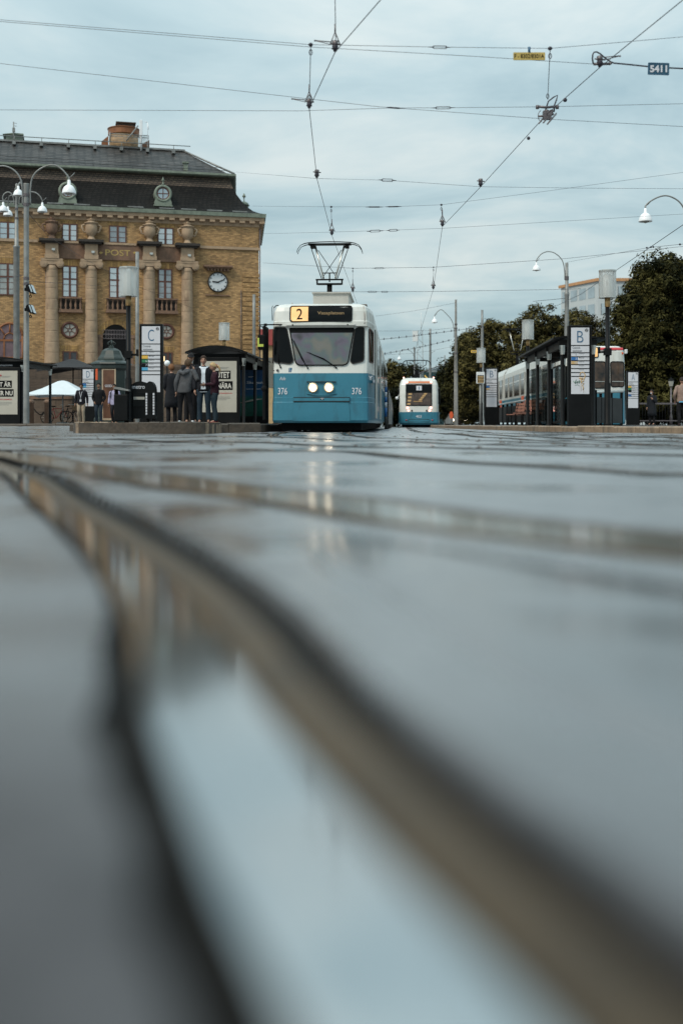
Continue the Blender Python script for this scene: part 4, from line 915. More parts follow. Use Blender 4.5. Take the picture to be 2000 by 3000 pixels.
# side: windows, posts, panels
for sg in (-1, 1):
    def sp(y):   # side surface half width
        return np.interp(y, [.2, .65, 1.3, 1.6], [1.20, 1.262, 1.31, 1.32])
    mb = MB(); vs = [(sg*(sp(y)*.992+.006), y, z) for y, z in rpoly([(.33, 1.76), (1.0, 1.76), (1.0, 2.55), (.33, 2.6)], .05)]; mb.add(vs, [list(range(len(vs)))]); mb.build('side_window', M['tramglass'], tram, norm=False)
    mb = MB(); mb.tube(vs+vs[:2], .014, 5, cap=False); mb.build('window_seal', M['woodframe'], tram)
    for k in range(6):
        y = 1.75+k*2.05
        if k in (0, 3):
            mb = MB(); mb.box(sg*1.318-.012, sg*1.318+.012, y, y+1.5, .36, 2.68); dr_ = mb.build('door', M['tramglass'], tram)
            mb = MB(); 
            for yy in (y, y+.72, y+1.46): mb.box(sg*1.335-.012, sg*1.335+.012, yy, yy+.05, .36, 2.68)
            mb.build('door_rail', M['silver'], dr_)
        else:
            mb = MB(); mb.box(sg*1.315-.012, sg*1.315+.012, y, y+1.75, 1.62, 2.62); mb.build('side_window', M['tramglass'], tram)
    for k in range(6): y = L1+1.3+k*2.05; mb = MB(); mb.box(sg*1.318-.012, sg*1.318+.012, y, y+1.75, 1.62, 2.62); mb.build('side_window', M['tramglass'], tram)
# open front door leaf and mirror on the left
mb = MB(); mb.bbox(-1.45, -1.37, .10, .75, .30, 2.66, .02); mb.build('door', M['blackmatt'], tram)
mb = MB(); z = tz_(725); mb.tube([(tx_(300), .12, tz_(722)), (tx_(215), .0, tz_(725)), (tx_(150), -.08, tz_(728)), (tx_(147), -.09, tz_(800))], .018, 6); mb.tube([(tx_(152), -.08, tz_(735)), (tx_(200), .0, tz_(765))], .012, 5); mb.box(tx_(178), tx_(198), -.07, .0, tz_(735), tz_(718)); mr_ = mb.build('mirror_arm', M['blackmatt'], tram)
mb = MB(); mb.bbox(tx_(136), tx_(188), -.16, -.04, tz_(905), tz_(798), .035); mi_ = mb.build('mirror', M['blackmatt'], mr_)
mb = MB(); mb.box(tx_(137), tx_(147), -.168, -.160, tz_(884), tz_(822)); mb.box(tx_(147), tx_(177), -.168, -.160, tz_(884), tz_(866)); mi_['label'] = 'black mirror with a yellow reflective corner'; mb.build('reflector', mat('reflector_yellow', (.45, .52, .08), .5), mr_)
mb = MB(); mb.sphere((tx_(178), -.05, tz_(1178)), .075, 8, sy=.6); mb.build('blind_spot_mirror', M['blackmatt'], tram)
# roof equipment
mb = MB(); mb.bbox(tx_(497), tx_(762), 1.2, 3.4, 3.2, 3.60, .02); mb.box(tx_(490), tx_(774), 1.15, 3.5, 3.58, 3.612); mb.build('roof_box', M['tramroof'], tram)
mb = MB(); mb.bbox(tx_(782)+.05, tx_(838)+.1, 3.6, 9.5, 3.18, 3.52, .03); mb.box(tx_(778)+.05, tx_(845)+.1, 3.5, 9.6, 3.505, 3.54); mb.build('roof_box', M['tilebrown'], tram)
mb = MB(); mb.lathe([(.14, 0), (.14, .07), (.05, .09)], (tx_(430), .9, 3.2), 14); mb.lathe([(.022, 0), (.018, .12), (.005, .14)], (tx_(352), .9, 3.18), 8); mb.build('roof_antenna', M['tramroof'], tram)
mb = MB(); mb.tube([(tx_(228), .2, tz_(690)), (tx_(226), .2, tz_(600)), (tx_(232), .2, tz_(585))], .008, 5); mb.tube([(tx_(240), .2, tz_(600)), (tx_(255), .25, tz_(582)), (tx_(270), .3, tz_(580))], .012, 5); mb.build('whip_antenna', M['blackmatt'], tram)
pz = PZ(709, 33); pantograph(tram, (PX(965, 33)-tx)-.25, 4.8, 3.55, pz)
mb = MB(); mb.box(1.30, 1.325, .4, 1.1, 1.25, 1.32); text_add(mb, 'Y', 1.24, 1.35, .09, .1, y=.1, off=.0); mb.build('emblem', M['panel'], tram)

# distant tram 403 (rear view)
D2 = 73.0; t2 = thing('tram', 'small distant tram number 403 seen from behind, with red tail lights', 'tram', (PX(1226.5, D2), D2, 0), R(-3.0))
ppm = F/D2
def ux(cx): return (cx-652)/3.92/ppm
def uz(cy): return PZ(850+cy/3.92, D2)
half = [(0, -.06), (.5, -.05), (.95, -.02), (1.15, .04), (1.26, .18), (1.32, .6), (1.33, 20)]
pl = [(-x, y) for x, y in reversed(half[1:])]+half
def usb(z): return np.interp(z, [.17, .3, .985, .99, 2.2, 2.75, 3.0, 3.15, 3.2], [.1, 0, .03, .05, .17, .26, .35, .5, .8])
def usurf(x, z): return float(np.interp(abs(x), [0, .5, .95, 1.15, 1.26], [-.06, -.05, -.02, .04, .18]))+float(usb(z))
mb = MB(); body_levels(mb, pl, [(.17, .1, .97, 1), (.3, 0, 1, 1), (.985, .03, 1, 1), (.99, .05, .965, 0), (2.2, .17, .97, 0), (2.75, .26, .94, 0), (3.0, .35, .88, 0), (3.15, .5, .78, 0), (3.2, .8, .6, 0)], 20)
mb.build('body', [M['tramwhite'], M['tramblue']], t2)
wp = rpoly([(ux(501), uz(1330)), (ux(803), uz(1330)), (ux(803), uz(1077)), (ux(501), uz(1077))], .05); wnd = patch_obj('rear_window', M['tramglass'], wp, usurf, .02, t2)
patch_obj('pane', mat('rear_pane', (.07, .048, .038), .15, .2, var=.6, vs=5), [(ux(515), uz(1318)), (ux(792), uz(1318)), (ux(792), uz(1180)), (ux(515), uz(1180))], usurf, .05, wnd)
mb = MB()
for k in range(4):
    t_ = k/3; a = ux(548)-.03*k; z = uz(1192+k*38)
    mb.add([(a-.1, usurf(a, z)-.07, z-.06), (a+.12, usurf(a, z)-.07, z-.06), (a+.14, usurf(a, z)-.07, z+.05), (a-.08, usurf(a, z)-.07, z+.05)], [(0, 1, 2, 3)])
    a = ux(722)-.10*k; z = uz(1192+k*22)
    mb.add([(a-.12, usurf(a, z)-.07, z-.05), (a+.08, usurf(a, z)-.07, z-.05), (a+.14, usurf(a, z)-.07, z+.05), (a-.05, usurf(a, z)-.07, z+.05)], [(0, 1, 2, 3)])
mb.box(ux(590), ux(690), -.0, .0, uz(1284), uz(1272)); mb.v = [(x, (usurf(x, z)-.07 if abs(y) < 1e-9 else y), z) for x, y, z in mb.v]
mb.build('interior_lamp', mat('interior_glow', (.42, .27, .12), .5, emit=.07, ecol=(1, .62, .28)), wnd, norm=False)
nbx = [(ux(622), uz(1150)), (ux(684), uz(1150)), (ux(684), uz(1098)), (ux(622), uz(1098))]; patch_obj('number_box', M['panel'], nbx, usurf, .07, wnd)
text_obj('lettering', '1', ux(653), uz(1124), .05, .19, M['ink'], wnd, surf=usurf, off=.085, bold=.01)
ob = [(ux(506), uz(1067)), (ux(802), uz(1067)), (ux(798), uz(1045)), (ux(510), uz(1045))]; patch_obj('light_bar', mat('orange_bar', (.60, .19, .08), .4), ob, usurf, .03, t2)
rl = mat('tail_light_glow', (1, .5, .42), .4, emit=3.5, ecol=(1, .42, .34))
def disc(mb, x, z, r, y, n=12): mb.lathe([(r, 0), (r*.9, .025), (.001, .04)], (0, 0, 0), n, cap=False); k = len(mb.v)-3*n; mb.v[k:] = [(x+a, y-c_, z+b_) for a, b_, c_ in mb.v[k:]]
for cx, cy, r in [(517, 1056, .07), (791, 1056, .07), (523, 1352, .075), (788, 1352, .075), (533, 1384, .055), (775, 1384, .06)]:
    mb = MB(); disc(mb, ux(cx), uz(cy), r, usurf(ux(cx), uz(cy))-.02); mb.build('tail_light', rl, t2)
for cx in (570, 740): mb = MB(); disc(mb, ux(cx), uz(1384), .06, usurf(ux(cx), uz(1384))-.02); mb.build('camera_eye', M['darksteel'], t2)
for cx in (507, 805): mb = MB(); disc(mb, ux(cx), uz(1493), .05, usurf(ux(cx), uz(1493))-.02); mb.build('reflector', M['red'], t2)
for cx in (478, 824): mb = MB(); mb.sphere((ux(cx), .75, uz(1000)), .05, 6); mb.build('roof_lamp', rl, t2)
mb = MB(); n = 9; outline(mb, [(ux(527), uz(1512)), (ux(527), uz(1492)), (ux(540), uz(1484)), (ux(760), uz(1484)), (ux(775), uz(1492)), (ux(775), uz(1512))], usurf, .012, .012); mb.build('bumper_seam', M['darksteel'], t2)
text_obj('lettering', '403', ux(649), uz(1451), .36, .17, M['panel'], t2, surf=usurf, off=.012, bold=.012)
mb = MB(); mb.box(-1.1, 1.1, .3, 19, .03, .17); mb.build('undercarriage', M['blackmatt'], t2)
for sg in (-1, 1):
    mb = MB(); mb.box(sg*1.325-.02, sg*1.325+.02, .8, 19, 1.5, 2.6); mb.build('side_window', M['tramglass'], t2)
    mb = MB(); mb.bbox(sg*1.30-.06, sg*1.30+.06, .5, .8, 1.5, 2.5, .03); mb.build('corner_window', M['tramglass'], t2)
mb = MB(); mb.sphere((ux(400), .3, uz(1238)), .10, 6); mb.tube([(ux(400), .3, uz(1238)), (ux(425), .5, uz(1200))], .02, 5); mb.build('mirror', M['white'], t2)
# raised pantograph
mb = MB(); x = ux(632); z0 = uz(1000); zt_ = uz(783); mb.box(x-.2, x+.2, 2.5, 3.2, z0, z0+.3); mb.box(x-.12, x+.12, 2.6, 3, z0+.3, z0+.6)
for sg in (-1, 1): mb.tube([(x+sg*.1, 2.8, z0+.55), (x+sg*.30, 2.8, z0+.75), (x+sg*.62, 2.8, zt_-.28), (x+sg*.66, 2.8, zt_)], .03, 6)
mb.tube([(x-.3, 2.8, z0+.75), (x+.3, 2.8, z0+.75)], .02, 5)
mb.build('pantograph_arm', M['blackmatt'], t2)
mb = MB(); pts = [(-.95, -.3), (-.9, -.12), (-.75, 0), (-.4, .03), (0, .03), (.4, .03), (.75, 0), (.9, -.12), (.95, -.3)]
for dy in (0, .3): mb.tube([(x+a, 2.7+dy, zt_+b_) for a, b_ in pts], .022, 6)
mb.build('pantograph_head', M['blackmatt'], t2)

# tram standing at the right platform
D3 = 43.6; t3 = thing('tram', 'white tram with a red roof stripe standing behind the dark bus shelter', 'tram', (PX(1736, D3), D3, 0), R(-1.8))
ppm3 = F/D3
def vx(cx): return (1680+cx/4.056-1736)/ppm3
def vz(cy): return PZ(700+cy/4.056, D3)
half = [(0, -.06), (.6, -.05), (1.0, -.01), (1.18, .06), (1.27, .2), (1.32, .7), (1.32, 9)]
pl = [(-x, y) for x, y in reversed(half[1:])]+half
def s3(z): return float(np.interp(z, [.2, 1.5, 2.6, 3.1, 3.25], [0, .05, .14, .2, .4]))
def v3(x, z): return float(np.interp(abs(x), [0, .6, 1.0, 1.18, 1.27], [-.06, -.05, -.01, .06, .2]))+s3(z)
mb = MB(); body_levels(mb, pl, [(.2, .03, .98, 1), (.3, 0, 1, 1), (1.50, .05, .99, 0), (2.6, .14, .99, 0), (3.0, .19, .98, 0), (3.12, .24, .95, 0), (3.22, .4, .86, 0)], 9); mb.build('body', [M['tramwhite'], M['tramblue']], t3)
mb = MB()
for k, (ya, yb) in enumerate(((9.5, 18.5), (19.2, 27))):
    mb.prism_xz([(-1.32, .3), (1.32, .3), (1.32, 1.5), (-1.32, 1.5)], ya, yb, 1); mb.prism_xz([(-1.32, 1.501), (1.32, 1.501), (1.3, 2.9), (1.1, 3.25), (-1.1, 3.25), (-1.3, 2.9)], ya, yb, 0)
mb.build('rear_body', [M['tramwhite'], M['tramblue']], t3)
mb = MB(); mb.box(-1.2, 1.2, 9, 9.5, .4, 3.05); mb.box(-1.2, 1.2, 18.5, 19.2, .4, 3.05); mb.build('gangway', M['blackmatt'], t3)
mb = MB(); mb.box(-1.1, 1.1, .3, 26, .04, .2); mb.build('undercarriage', M['blackmatt'], t3)
def prec(name, m, a, b_, c_, d_, off, par, r=0): return patch_obj(name, m, rpoly([(vx(a), vz(d_)), (vx(c_), vz(d_)), (vx(c_), vz(b_)), (vx(a), vz(b_))], r), v3, off, par)
prec('roof_stripe', M['red'], 297, 1285, 598, 1317, .012, t3)
lb = prec('number_box', nbm, 60, 1282, 292, 1404, .016, t3, .05); mb = MB(); outline(mb, rpoly([(vx(60), vz(1404)), (vx(292), vz(1404)), (vx(292), vz(1282)), (vx(60), vz(1282))], .05), v3, .02, .018); mb.build('display_frame', M['blackmatt'], lb)
text_obj('lettering', '2', vx(232), vz(1343), .15, .27, M['blackmatt'], lb, surf=v3, off=.025)
wi = mat('warm_interior_glass', (.05, .03, .018), .12, var=.9, vs=2.2, detail=2)
for a, b_, c_, d_ in ((437, 1457, 602, 1755), (140, 1457, 377, 1772)):
    f = prec('windscreen', wi, a, b_, c_, d_, .014, t3, .10); mb = MB(); outline(mb, rpoly([(vx(a), vz(d_)), (vx(c_), vz(d_)), (vx(c_), vz(b_)), (vx(a), vz(b_))], .10), v3, .018, .02); mb.build('windscreen_seal', M['blackmatt'], f)
    mb = MB(); mb.box(vx(a)+.05, vx(c_)-.05, v3(vx(a), vz(1693))-.03, v3(vx(a), vz(1693))-.02, vz(1697), vz(1690)); mb.build('handrail', M['silver'], f)
mb = MB(); mb.sphere((vx(584), v3(1.2, vz(1357))-.02, vz(1357)), .06, 6, sy=.5); mb.build('marker_light', M['orange'], t3)
mb = MB(); mb.bbox(vx(612), vx(640), .1, .3, vz(1362), vz(1310), .02); mb.build('mirror', M['white'], t3)
for ya, yb in ((.9, 2.4), (2.7, 4.1), (4.4, 5.7), (6.0, 8.7), (10, 11.4), (11.8, 14.2), (14.6, 16.3), (16.7, 18.2), (19.6, 21), (21.4, 23.5), (23.8, 26.5)):
    mb = MB(); mb.box(-1.335, -1.31, ya, yb, 1.62, 2.66); f = mb.build('side_window', wi, t3)
    mb = MB(); mb.box(-1.35, -1.336, ya-.04, yb+.04, 2.30, 2.36); mb.box(-1.35, -1.336, ya-.05, ya, 1.58, 2.7); mb.box(-1.35, -1.336, yb, yb+.05, 1.58, 2.7); mb.build('window_frame', M['tramwhite'], f)
for ya, yb in ((10.3, 11.2), (20, 21.0), (24, 25.2)): mb = MB(); mb.box(-1.338, -1.322, ya, yb, .55, 1.55); mb.build('advert_panel', M['orange'], t3)
mb = MB(); mb.box(-.7, .5, 2, 4.2, 3.2, 3.42); mb.box(-.5, .5, 21, 24, 3.25, 3.5); mb.build('roof_box', M['tramroof'], t3)
# pantograph of that tram
px_, py_ = PX(1505, 64)-PX(1736, D3), 19.9
pantograph(t3, -.62, 18.6, 3.25, PZ(962, 62.2), 1.95)
# ------------------------------------------------------------------ stop pylons
ZL, ZR = .22, .152
def pylon(letter, pxc, D, zb, h, rows, label, graffiti=False, big=True):
    t = thing('stop_pylon', label, 'stop sign', (PX(pxc, D), D, zb), 0, 'stop sign pylons')
    W = .335*h/2.9 if letter == 'B' and graffiti else .335; mb = MB(); mb.bbox(-W, W, 0, .22, 0, h, .012); mb.build('body', M['black'], t)
    sc = h/2.9; pz1, pz0 = h-.07*sc, .92*sc; x0, x1 = -W+.07, W-.07
    mb = MB(); mb.bbox(x0, x1, -.012, .03, pz0, pz1, .004); p = mb.build('panel', M['panel'], t)
    mb = MB(); lines = [.58, .79, .905, 1.02, 1.13, 1.245, 1.36, 1.47]
    for l in lines: z = h-l*sc; mb.box(x0, x1, -.018, -.0125, z-.011, z+.011)
    mb.build('divider', M['blackmatt'], p)
    text_obj('lettering', letter, .0, h-.33*sc, .17, .33*sc, M['ink'], p, y=-.0125, off=.006, bold=-.012)
    mb = MB()
    text_add(mb, 'Central-', x0+.035, h-.645*sc, .23*sc, .062, y=-.0125, off=.005, left=True, bold=.004); text_add(mb, 'stationen', x0+.035, h-.735*sc, .27*sc, .058, y=-.0125, off=.005, left=True, bold=.004)
    names = ['Tynnered', 'Mölndal', 'Angered', 'Bergsjön', 'Opaltorget']
    for i, (c, num) in enumerate(rows):
        z = h-(.79+.115*i+.03)*sc; text_add(mb, names[i % 5], x0+.21, z-.0, .14, .028, y=-.0125, off=.005, left=True, bold=.004)
    mb.build('lettering', M['greyink'], p)
    for i, (c, num) in enumerate(rows):
        z1 = h-(.79+.115*i)*sc-.012; z0 = z1-.115*sc+.024
        if c: mb = MB(); mb.box(x0+.002, x0+.175, -.0175, -.0126, z0, z1); sq = mb.build('line_square', M[c], p)
        if num: text_obj('lettering', num, x0+.13, (z0+z1)/2, None, .06, M['panel'] if c else M['greyink'], p, y=-.0175, off=.003)
    mb = MB(); n = 14; cx, cz = x1-.075, h-.14*sc
    mb.tube([(cx+.04*math.cos(2*math.pi*k/n), -.016, cz+.04*math.sin(2*math.pi*k/n)) for k in range(n+2)], .006, 4, cap=False); mb.tube([(cx-.03, -.016, cz-.02), (cx, -.016, cz+.03), (cx+.03, -.016, cz-.02)], .006, 4); mb.tube([(cx-.035, -.016, cz+.02), (cx+.035, -.016, cz-.025)], .006, 4); mb.build('emblem', M['greyink'], p)
    if graffiti:
        def gx_(a, b_): return ((a-1295)/442*sc, -.016, h-(b_-450)/442*sc)
        mb = MB()
        for pts in ([(1290, 1085), (1300, 1055), (1325, 1045), (1350, 1060), (1358, 1090), (1345, 1130), (1310, 1140), (1290, 1110)], [(1300, 1130), (1310, 1180), (1340, 1190), (1320, 1215), (1338, 1240), (1330, 1270)], [(1335, 1130), (1340, 1160), (1300, 1165)], [(1280, 1125), (1330, 1120)]): mb.tube([gx_(*q) for q in pts], .013, 5)
        mb.tube([gx_(1333, 1240), gx_(1340, 1310)], .004, 4); mb.tube([gx_(1305, 1150), gx_(1305, 1290)], .004, 4); mb.build('graffiti', M['tan'], p)
        mb = MB(); mb.tube([gx_(*q) for q in [(1205, 1160), (1225, 1180), (1245, 1140), (1230, 1195), (1260, 1160), (1255, 1190), (1285, 1150), (1280, 1190), (1295, 1165)]], .008, 5); mb.tube([gx_(*q) for q in [(1230, 1215), (1260, 1205), (1290, 1225)]], .004, 4); mb.build('graffiti', M['green'], p)
    return t
pylon('C', 443, 33.0, ZL-.01, 2.90, [(None, '1'), ('yellow', ''), ('green', '6'), ('black', '7'), ('sky', '')], 'tall black stop sign pylon with the letter C on its white panel')
pylon('B', 1698, 31.0, ZR, 2.745, [(None, '1'), ('blue', '3'), ('tan', '10'), (None, ''), (None, '')], 'tall black stop sign pylon with letter B, graffiti scrawled on its white panel', True)
pylon('B', 1439, 57.2, ZR, 2.90, [(None, '1'), ('blue', '3'), ('tan', '10'), (None, ''), (None, '')], 'smaller looking stop sign pylon with letter B and no graffiti, near the distant tram')
pylon('D', 259, 56.0, ZL, 2.75, [('blue', ''), ('sky', ''), (None, ''), (None, ''), (None, '')], 'black stop sign pylon with the letter D behind the walking men')
pylon('A', 1853, 61.0, .155, 2.90, [('yellow', ''), ('green', ''), ('black', ''), (None, ''), ('blue', '')], 'black stop sign pylon with the letter A beside the red striped tram')

# ------------------------------------------------------------------ glass lamps on black posts
def glass_lamp(pxc, D, zb, ytop, label, bracket=0):
    t = thing('glass_lamp', label, 'street lamp', (PX(pxc, D), D, zb), 0, 'cylindrical glass street lamps')
    zt_ = PZ(ytop, D)-zb; zg = zt_-.72; zc = zg-.25
    mb = MB(); mb.lathe([(.11, 0), (.11, .06), (.085, .1), (.085, 1.1), (.062, 1.16), (.058, zc)], n=16); pl_ = mb.build('post', M['black'], t)
    if bracket: mb = MB(); z = PZ(1040 if D < 29.5 else 1032, D)-zb; mb.box(-.09, .09, -.09, .09, z-.08, z+.1); mb.box(bracket*.08, bracket*.20, -.04, .04, z-.02, z+.03); mb.box(bracket*.20, bracket*.25, -.05, .05, z-.03, z+.14); mb.build('bracket', M['black'], pl_)
    mb = MB(); mb.lathe([(.058, zc), (.074, zc+.01), (.074, zg)], n=16); mb.build('collar', M['brass'], t)
    mb = MB(); n = 16; mb.lathe([(.225, zg), (.225, zt_)], n=n, sm=False, cap=False); mb.build('glass_cylinder', M['lampglass'], t)
    mb = MB(); mb.lathe([(.125, zg+.01), (.125, zt_-.14), (.06, zt_-.06)], n=14); mb.build('diffuser', mat('lamp_diffuser', (.62, .62, .58), .5) if 'ld' not in M else M['ld'], t)
    mb = MB(); mb.lathe([(.228, zt_-.035), (.232, zt_-.03), (.232, zt_), (.10, zt_+.012)], n=n, sm=False, cap=False); mb.lathe([(.228, zg-.012), (.228, zg+.006)], n=n, sm=False)
    for k in range(4): a = math.pi*k/2+.5; mb.box(.2*math.cos(a)-.006, .2*math.cos(a)+.006, .2*math.sin(a)-.006, .2*math.sin(a)+.006, zg, zt_)
    mb.build('cap', M['silver'], t)
M['ld'] = mat('lamp_diffuser', (.80, .80, .77), .5)
glass_lamp(377, 28.5, ZL, 783, 'black lamp post with a large glass cylinder, in front of the newspaper box', 1)
glass_lamp(1778, 30.0, ZR, 792, 'black lamp post with a large glass cylinder, right next to the graffitied pylon', -1)
glass_lamp(1545, 43.0, ZR, 938, 'glass cylinder lamp rising behind the roof of the shelter with letter B')
glass_lamp(1408, 57.0, ZR, 1020, 'glass cylinder lamp beside the timetable board, next to the smaller B pylon')
glass_lamp(657, 48.0, ZL, 946, 'glass cylinder lamp standing above the shelter roof by the tram')
# ------------------------------------------------------------------ masts with bell lamps
def bell(parent, x, y, z, s=1.0, twig=True):
    mb = MB(); mb.lathe([(.02, .50), (.05, .47), (.062, .31), (.105, .295), (.175, .23), (.225, .12), (.245, .02), (.245, 0), (.22, .0), (.16, .10)], (x, y, z), 20, cap=False)
    mb.v = [((a-x)*s+x, (b_-y)*s+y, (c-z)*s+z) for a, b_, c in mb.v]
    b_ = mb.build('lamp_shade', M['lampwhite'], parent)
    mb = MB(); mb.lathe([(.16*s, .07*s), (.11*s, -.02*s), (.001, -.06*s)], (x, y, z), 14, cap=False); mb.build('bulb', M['panefrost'], b_)
    mb = MB(); mb.tube([(x, y, z+.48*s), (x, y, z+.58*s)], .03*s, 6)
    if twig: mb.tube([(x, y, z+.56*s), (x+.10*s, y, z+.63*s), (x+.2*s, y, z+.74*s)], .014*s, 4)
    mb.build('lamp_joint', M['galv'], b_)
def mast(label, pxc, D, zb, prof, arms=(), m='galv', name='lamp_mast', cat='street lamp', group=None, rings_=()):
    """prof: list of (source y, half width px); arms: list of (list of (px,py), bell scale)"""
    x0 = PX(pxc, D); t = thing(name, label, cat, (x0, D, zb), 0, group)
    pf = [(prof[0][1]*D/F, 0)] if prof[0][0] > 1236 else []
    pf += [(hw*D/F, PZ(y, D)-zb) for y, hw in prof]
    mb = MB(); mb.lathe(pf, n=16); pole = mb.build('pole', M[m], t)
    mb = MB()
    for y, hw in rings_: mb.lathe([(hw*D/F, -.05), (hw*D/F, .05)], (0, 0, PZ(y, D)-zb), 14, sm=False)
    if rings_: mb.build('clamp', M['fitting'], pole)
    for pts, s, dy in arms:
        n = len(pts); w_ = [Vector((PX(a, D)-x0, dy*k/(n-1), PZ(b_, D)-zb)) for k, (a, b_) in enumerate(pts)]
        sm_ = catmull([tuple(v) for v in w_], 6); mb = MB(); mb.tube([Vector(v) for v in sm_], .028 if s > .8 else .022, 7); arm = mb.build('arm', M['galv'], t)
        if s:
            e = w_[-1]; bell(arm, e.x, e.y, e.z-.56*s, s)
    return t
G = 'masts with bell shaped lamps'
m1 = mast('grey mast with two arched arms and two floodlights, beside the poster shelter', 78, 40, ZL, [(1240, 8.9), (985, 8.2), (984, 7.8), (600, 7.4), (540, 8.4), (538, 8.6)], [([(90, 600), (89.5, 555), (97, 518), (120, 494), (155, 483), (182, 496), (203, 521)], 1.0, .0), ([(67, 600), (66.5, 555), (60, 522), (40, 497), (8, 486), (-22, 497), (-46, 521)], 1.0, 0)], group=G, rings_=[(572, 9.6), (600, 9.2), (816, 8.6), (832, 8.4)])
for (y0, y1) in ((835, 861), (894, 920)):
    D = 39.7; x = PX(82, D)-PX(78, 40); z = PZ((y0+y1)/2, D)-ZL
    mb = MB(); mb.prism_xz([(x+.0, z+.10), (x+.06, z+.155), (x+.16, z+.155), (x+.27, z-.14), (x+.16, z-.15), (x+.0, z-.06)], -.55, -.15); mb.box(x-.1, x+.03, -.35, -.2, z-.05, z+.05); f = mb.build('floodlight', M['blackmatt'], m1)
    mb = MB(); mb.add([(x+.165, -.52, z+.15), (x+.275, -.52, z-.13), (x+.275, -.18, z-.13), (x+.165, -.18, z+.15)], [(0, 1, 2, 3)]); mb.add([(x+.10, -.553, z+.12), (x+.15, -.553, z+.14), (x+.24, -.553, z-.11), (x+.19, -.553, z-.12)], [(0, 1, 2, 3)]); mb.build('floodlight_glass', M['pane'], f, norm=False)
    mb = MB(); n = 10; mb.tube([(x+.10+.04*math.cos(2*math.pi*k/n), -.3, z-.24+.04*math.sin(2*math.pi*k/n)) for k in range(n+2)], .015, 5, cap=False); mb.tube([(x+.1, -.3, z-.2), (x+.1, -.3, z-.1)], .01, 4); mb.build('safety_hook', M['blackmatt'], f)
mast('taller grey mast with a rusty finial and four small bell lamps', 49.5, 55, ZL, [(1240, 9.2), (727, 8.8), (724, 10.5), (722, 10.5), (718, 6), (640, 5.4), (638, 4.2), (560, 3.6), (555, 6.5), (548, 3), (541, 3.8), (537, 1)], [([(56, 600), (58, 580), (66, 566), (84, 562), (104, 564), (118, 575), (125, 589)], .95, 0), ([(43, 600), (40, 580), (34, 567), (24, 563), (14, 568), (9, 578), (10.5, 588)], .95, 0), ([(52, 600), (60, 570), (74, 556), (88, 556), (94, 560), (97.5, 572)], .95, -2.5), ([(46, 600), (43, 575), (30, 558), (12, 553), (-8, 553), (-20, 572)], .95, 2.5)], group=G, rings_=[(640, 6), (612, 5)])
mast('grey mast with an arched lamp rising behind the shelter with letter B', 1659, 65, ZR, [(1243, 9), (955, 7), (902, 6.4), (868, 6.2), (866, 7.4), (858, 7.2), (854, 5.0), (770, 4.6)], [([(1653, 820), (1652, 790), (1645, 762), (1626, 743), (1605, 737), (1586, 743), (1573, 757), (1570, 765)], .95, 0)], group=G, rings_=[(812, 6), (818, 6)])
mast('weathered mast with one arched lamp, standing right of the small distant tram', 1334.5, 87, ZR, [(1248, 6.2), (1050, 5.2), (1000, 4.0), (996, 3.4), (878, 3.0)], [([(1329, 990), (1329, 965), (1323, 940), (1309, 922), (1293, 907.5), (1282, 912), (1275, 920), (1272, 925)], .95, 0)], m='concrete', group=G, rings_=[(950, 4.4), (962, 4.4), (1035, 5.6), (1090, 5.6)])
mast('plain grey overhead line mast beside the glass lamp and timetable', 1411.5, 93, ZR, [(1246, 5), (980, 4), (955, 3.6), (908, 3.3)], name='overhead_mast', cat='mast', group='overhead line masts')
mast('bare grey overhead line mast directly behind the small tram', 1259.5, 117, .1, [(1245, 4), (980, 3), (963, 2.9)], [([(1262, 1035), (1268, 1031), (1273, 1029)], 0, 0)], name='overhead_mast', cat='mast', group='overhead line masts')
mast('far overhead mast in front of the curved viaduct', 1302, 190, .1, [(1244, 2.4), (1041, 1.7)], name='overhead_mast', cat='mast', group='overhead line masts')
mast('slim grey mast between the glass lamp and the pylon with letter C', 402.5, 60, ZL, [(1240, 6.2), (1000, 5.5), (738, 5)], name='overhead_mast', cat='mast', group='overhead line masts')
mast('slim grey mast in front of the corner of the brick building', 744, 84, ZL, [(1240, 5.4), (950, 4.6), (863, 4.4)], [([(748, 905), (756, 905), (758, 905)], 0, 0)], name='overhead_mast', cat='mast', group='overhead line masts')
mast('far lamp mast with one arched arm, seen above the small tram', 1213.5, 128, .1, [(1244, 2.6), (1030, 2.2), (1024, 3), (1015, .6)], [([(1212, 1050), (1211, 1042), (1205, 1031), (1194, 1025), (1180, 1024.5), (1172, 1030), (1169, 1040)], .95, 0)], group=G)
mast('grey mast at the edge with an arched bell lamp over the dark trees', 2016, 41, ZR, [(1246, 10), (640, 8), (560, 7.5)], [([(2008, 640), (2002, 612), (1984, 588), (1955, 574), (1928, 577), (1900, 592), (1889, 604)], 1.0, 0)], group=G, rings_=[(630, 9.5), (615, 9.5)])
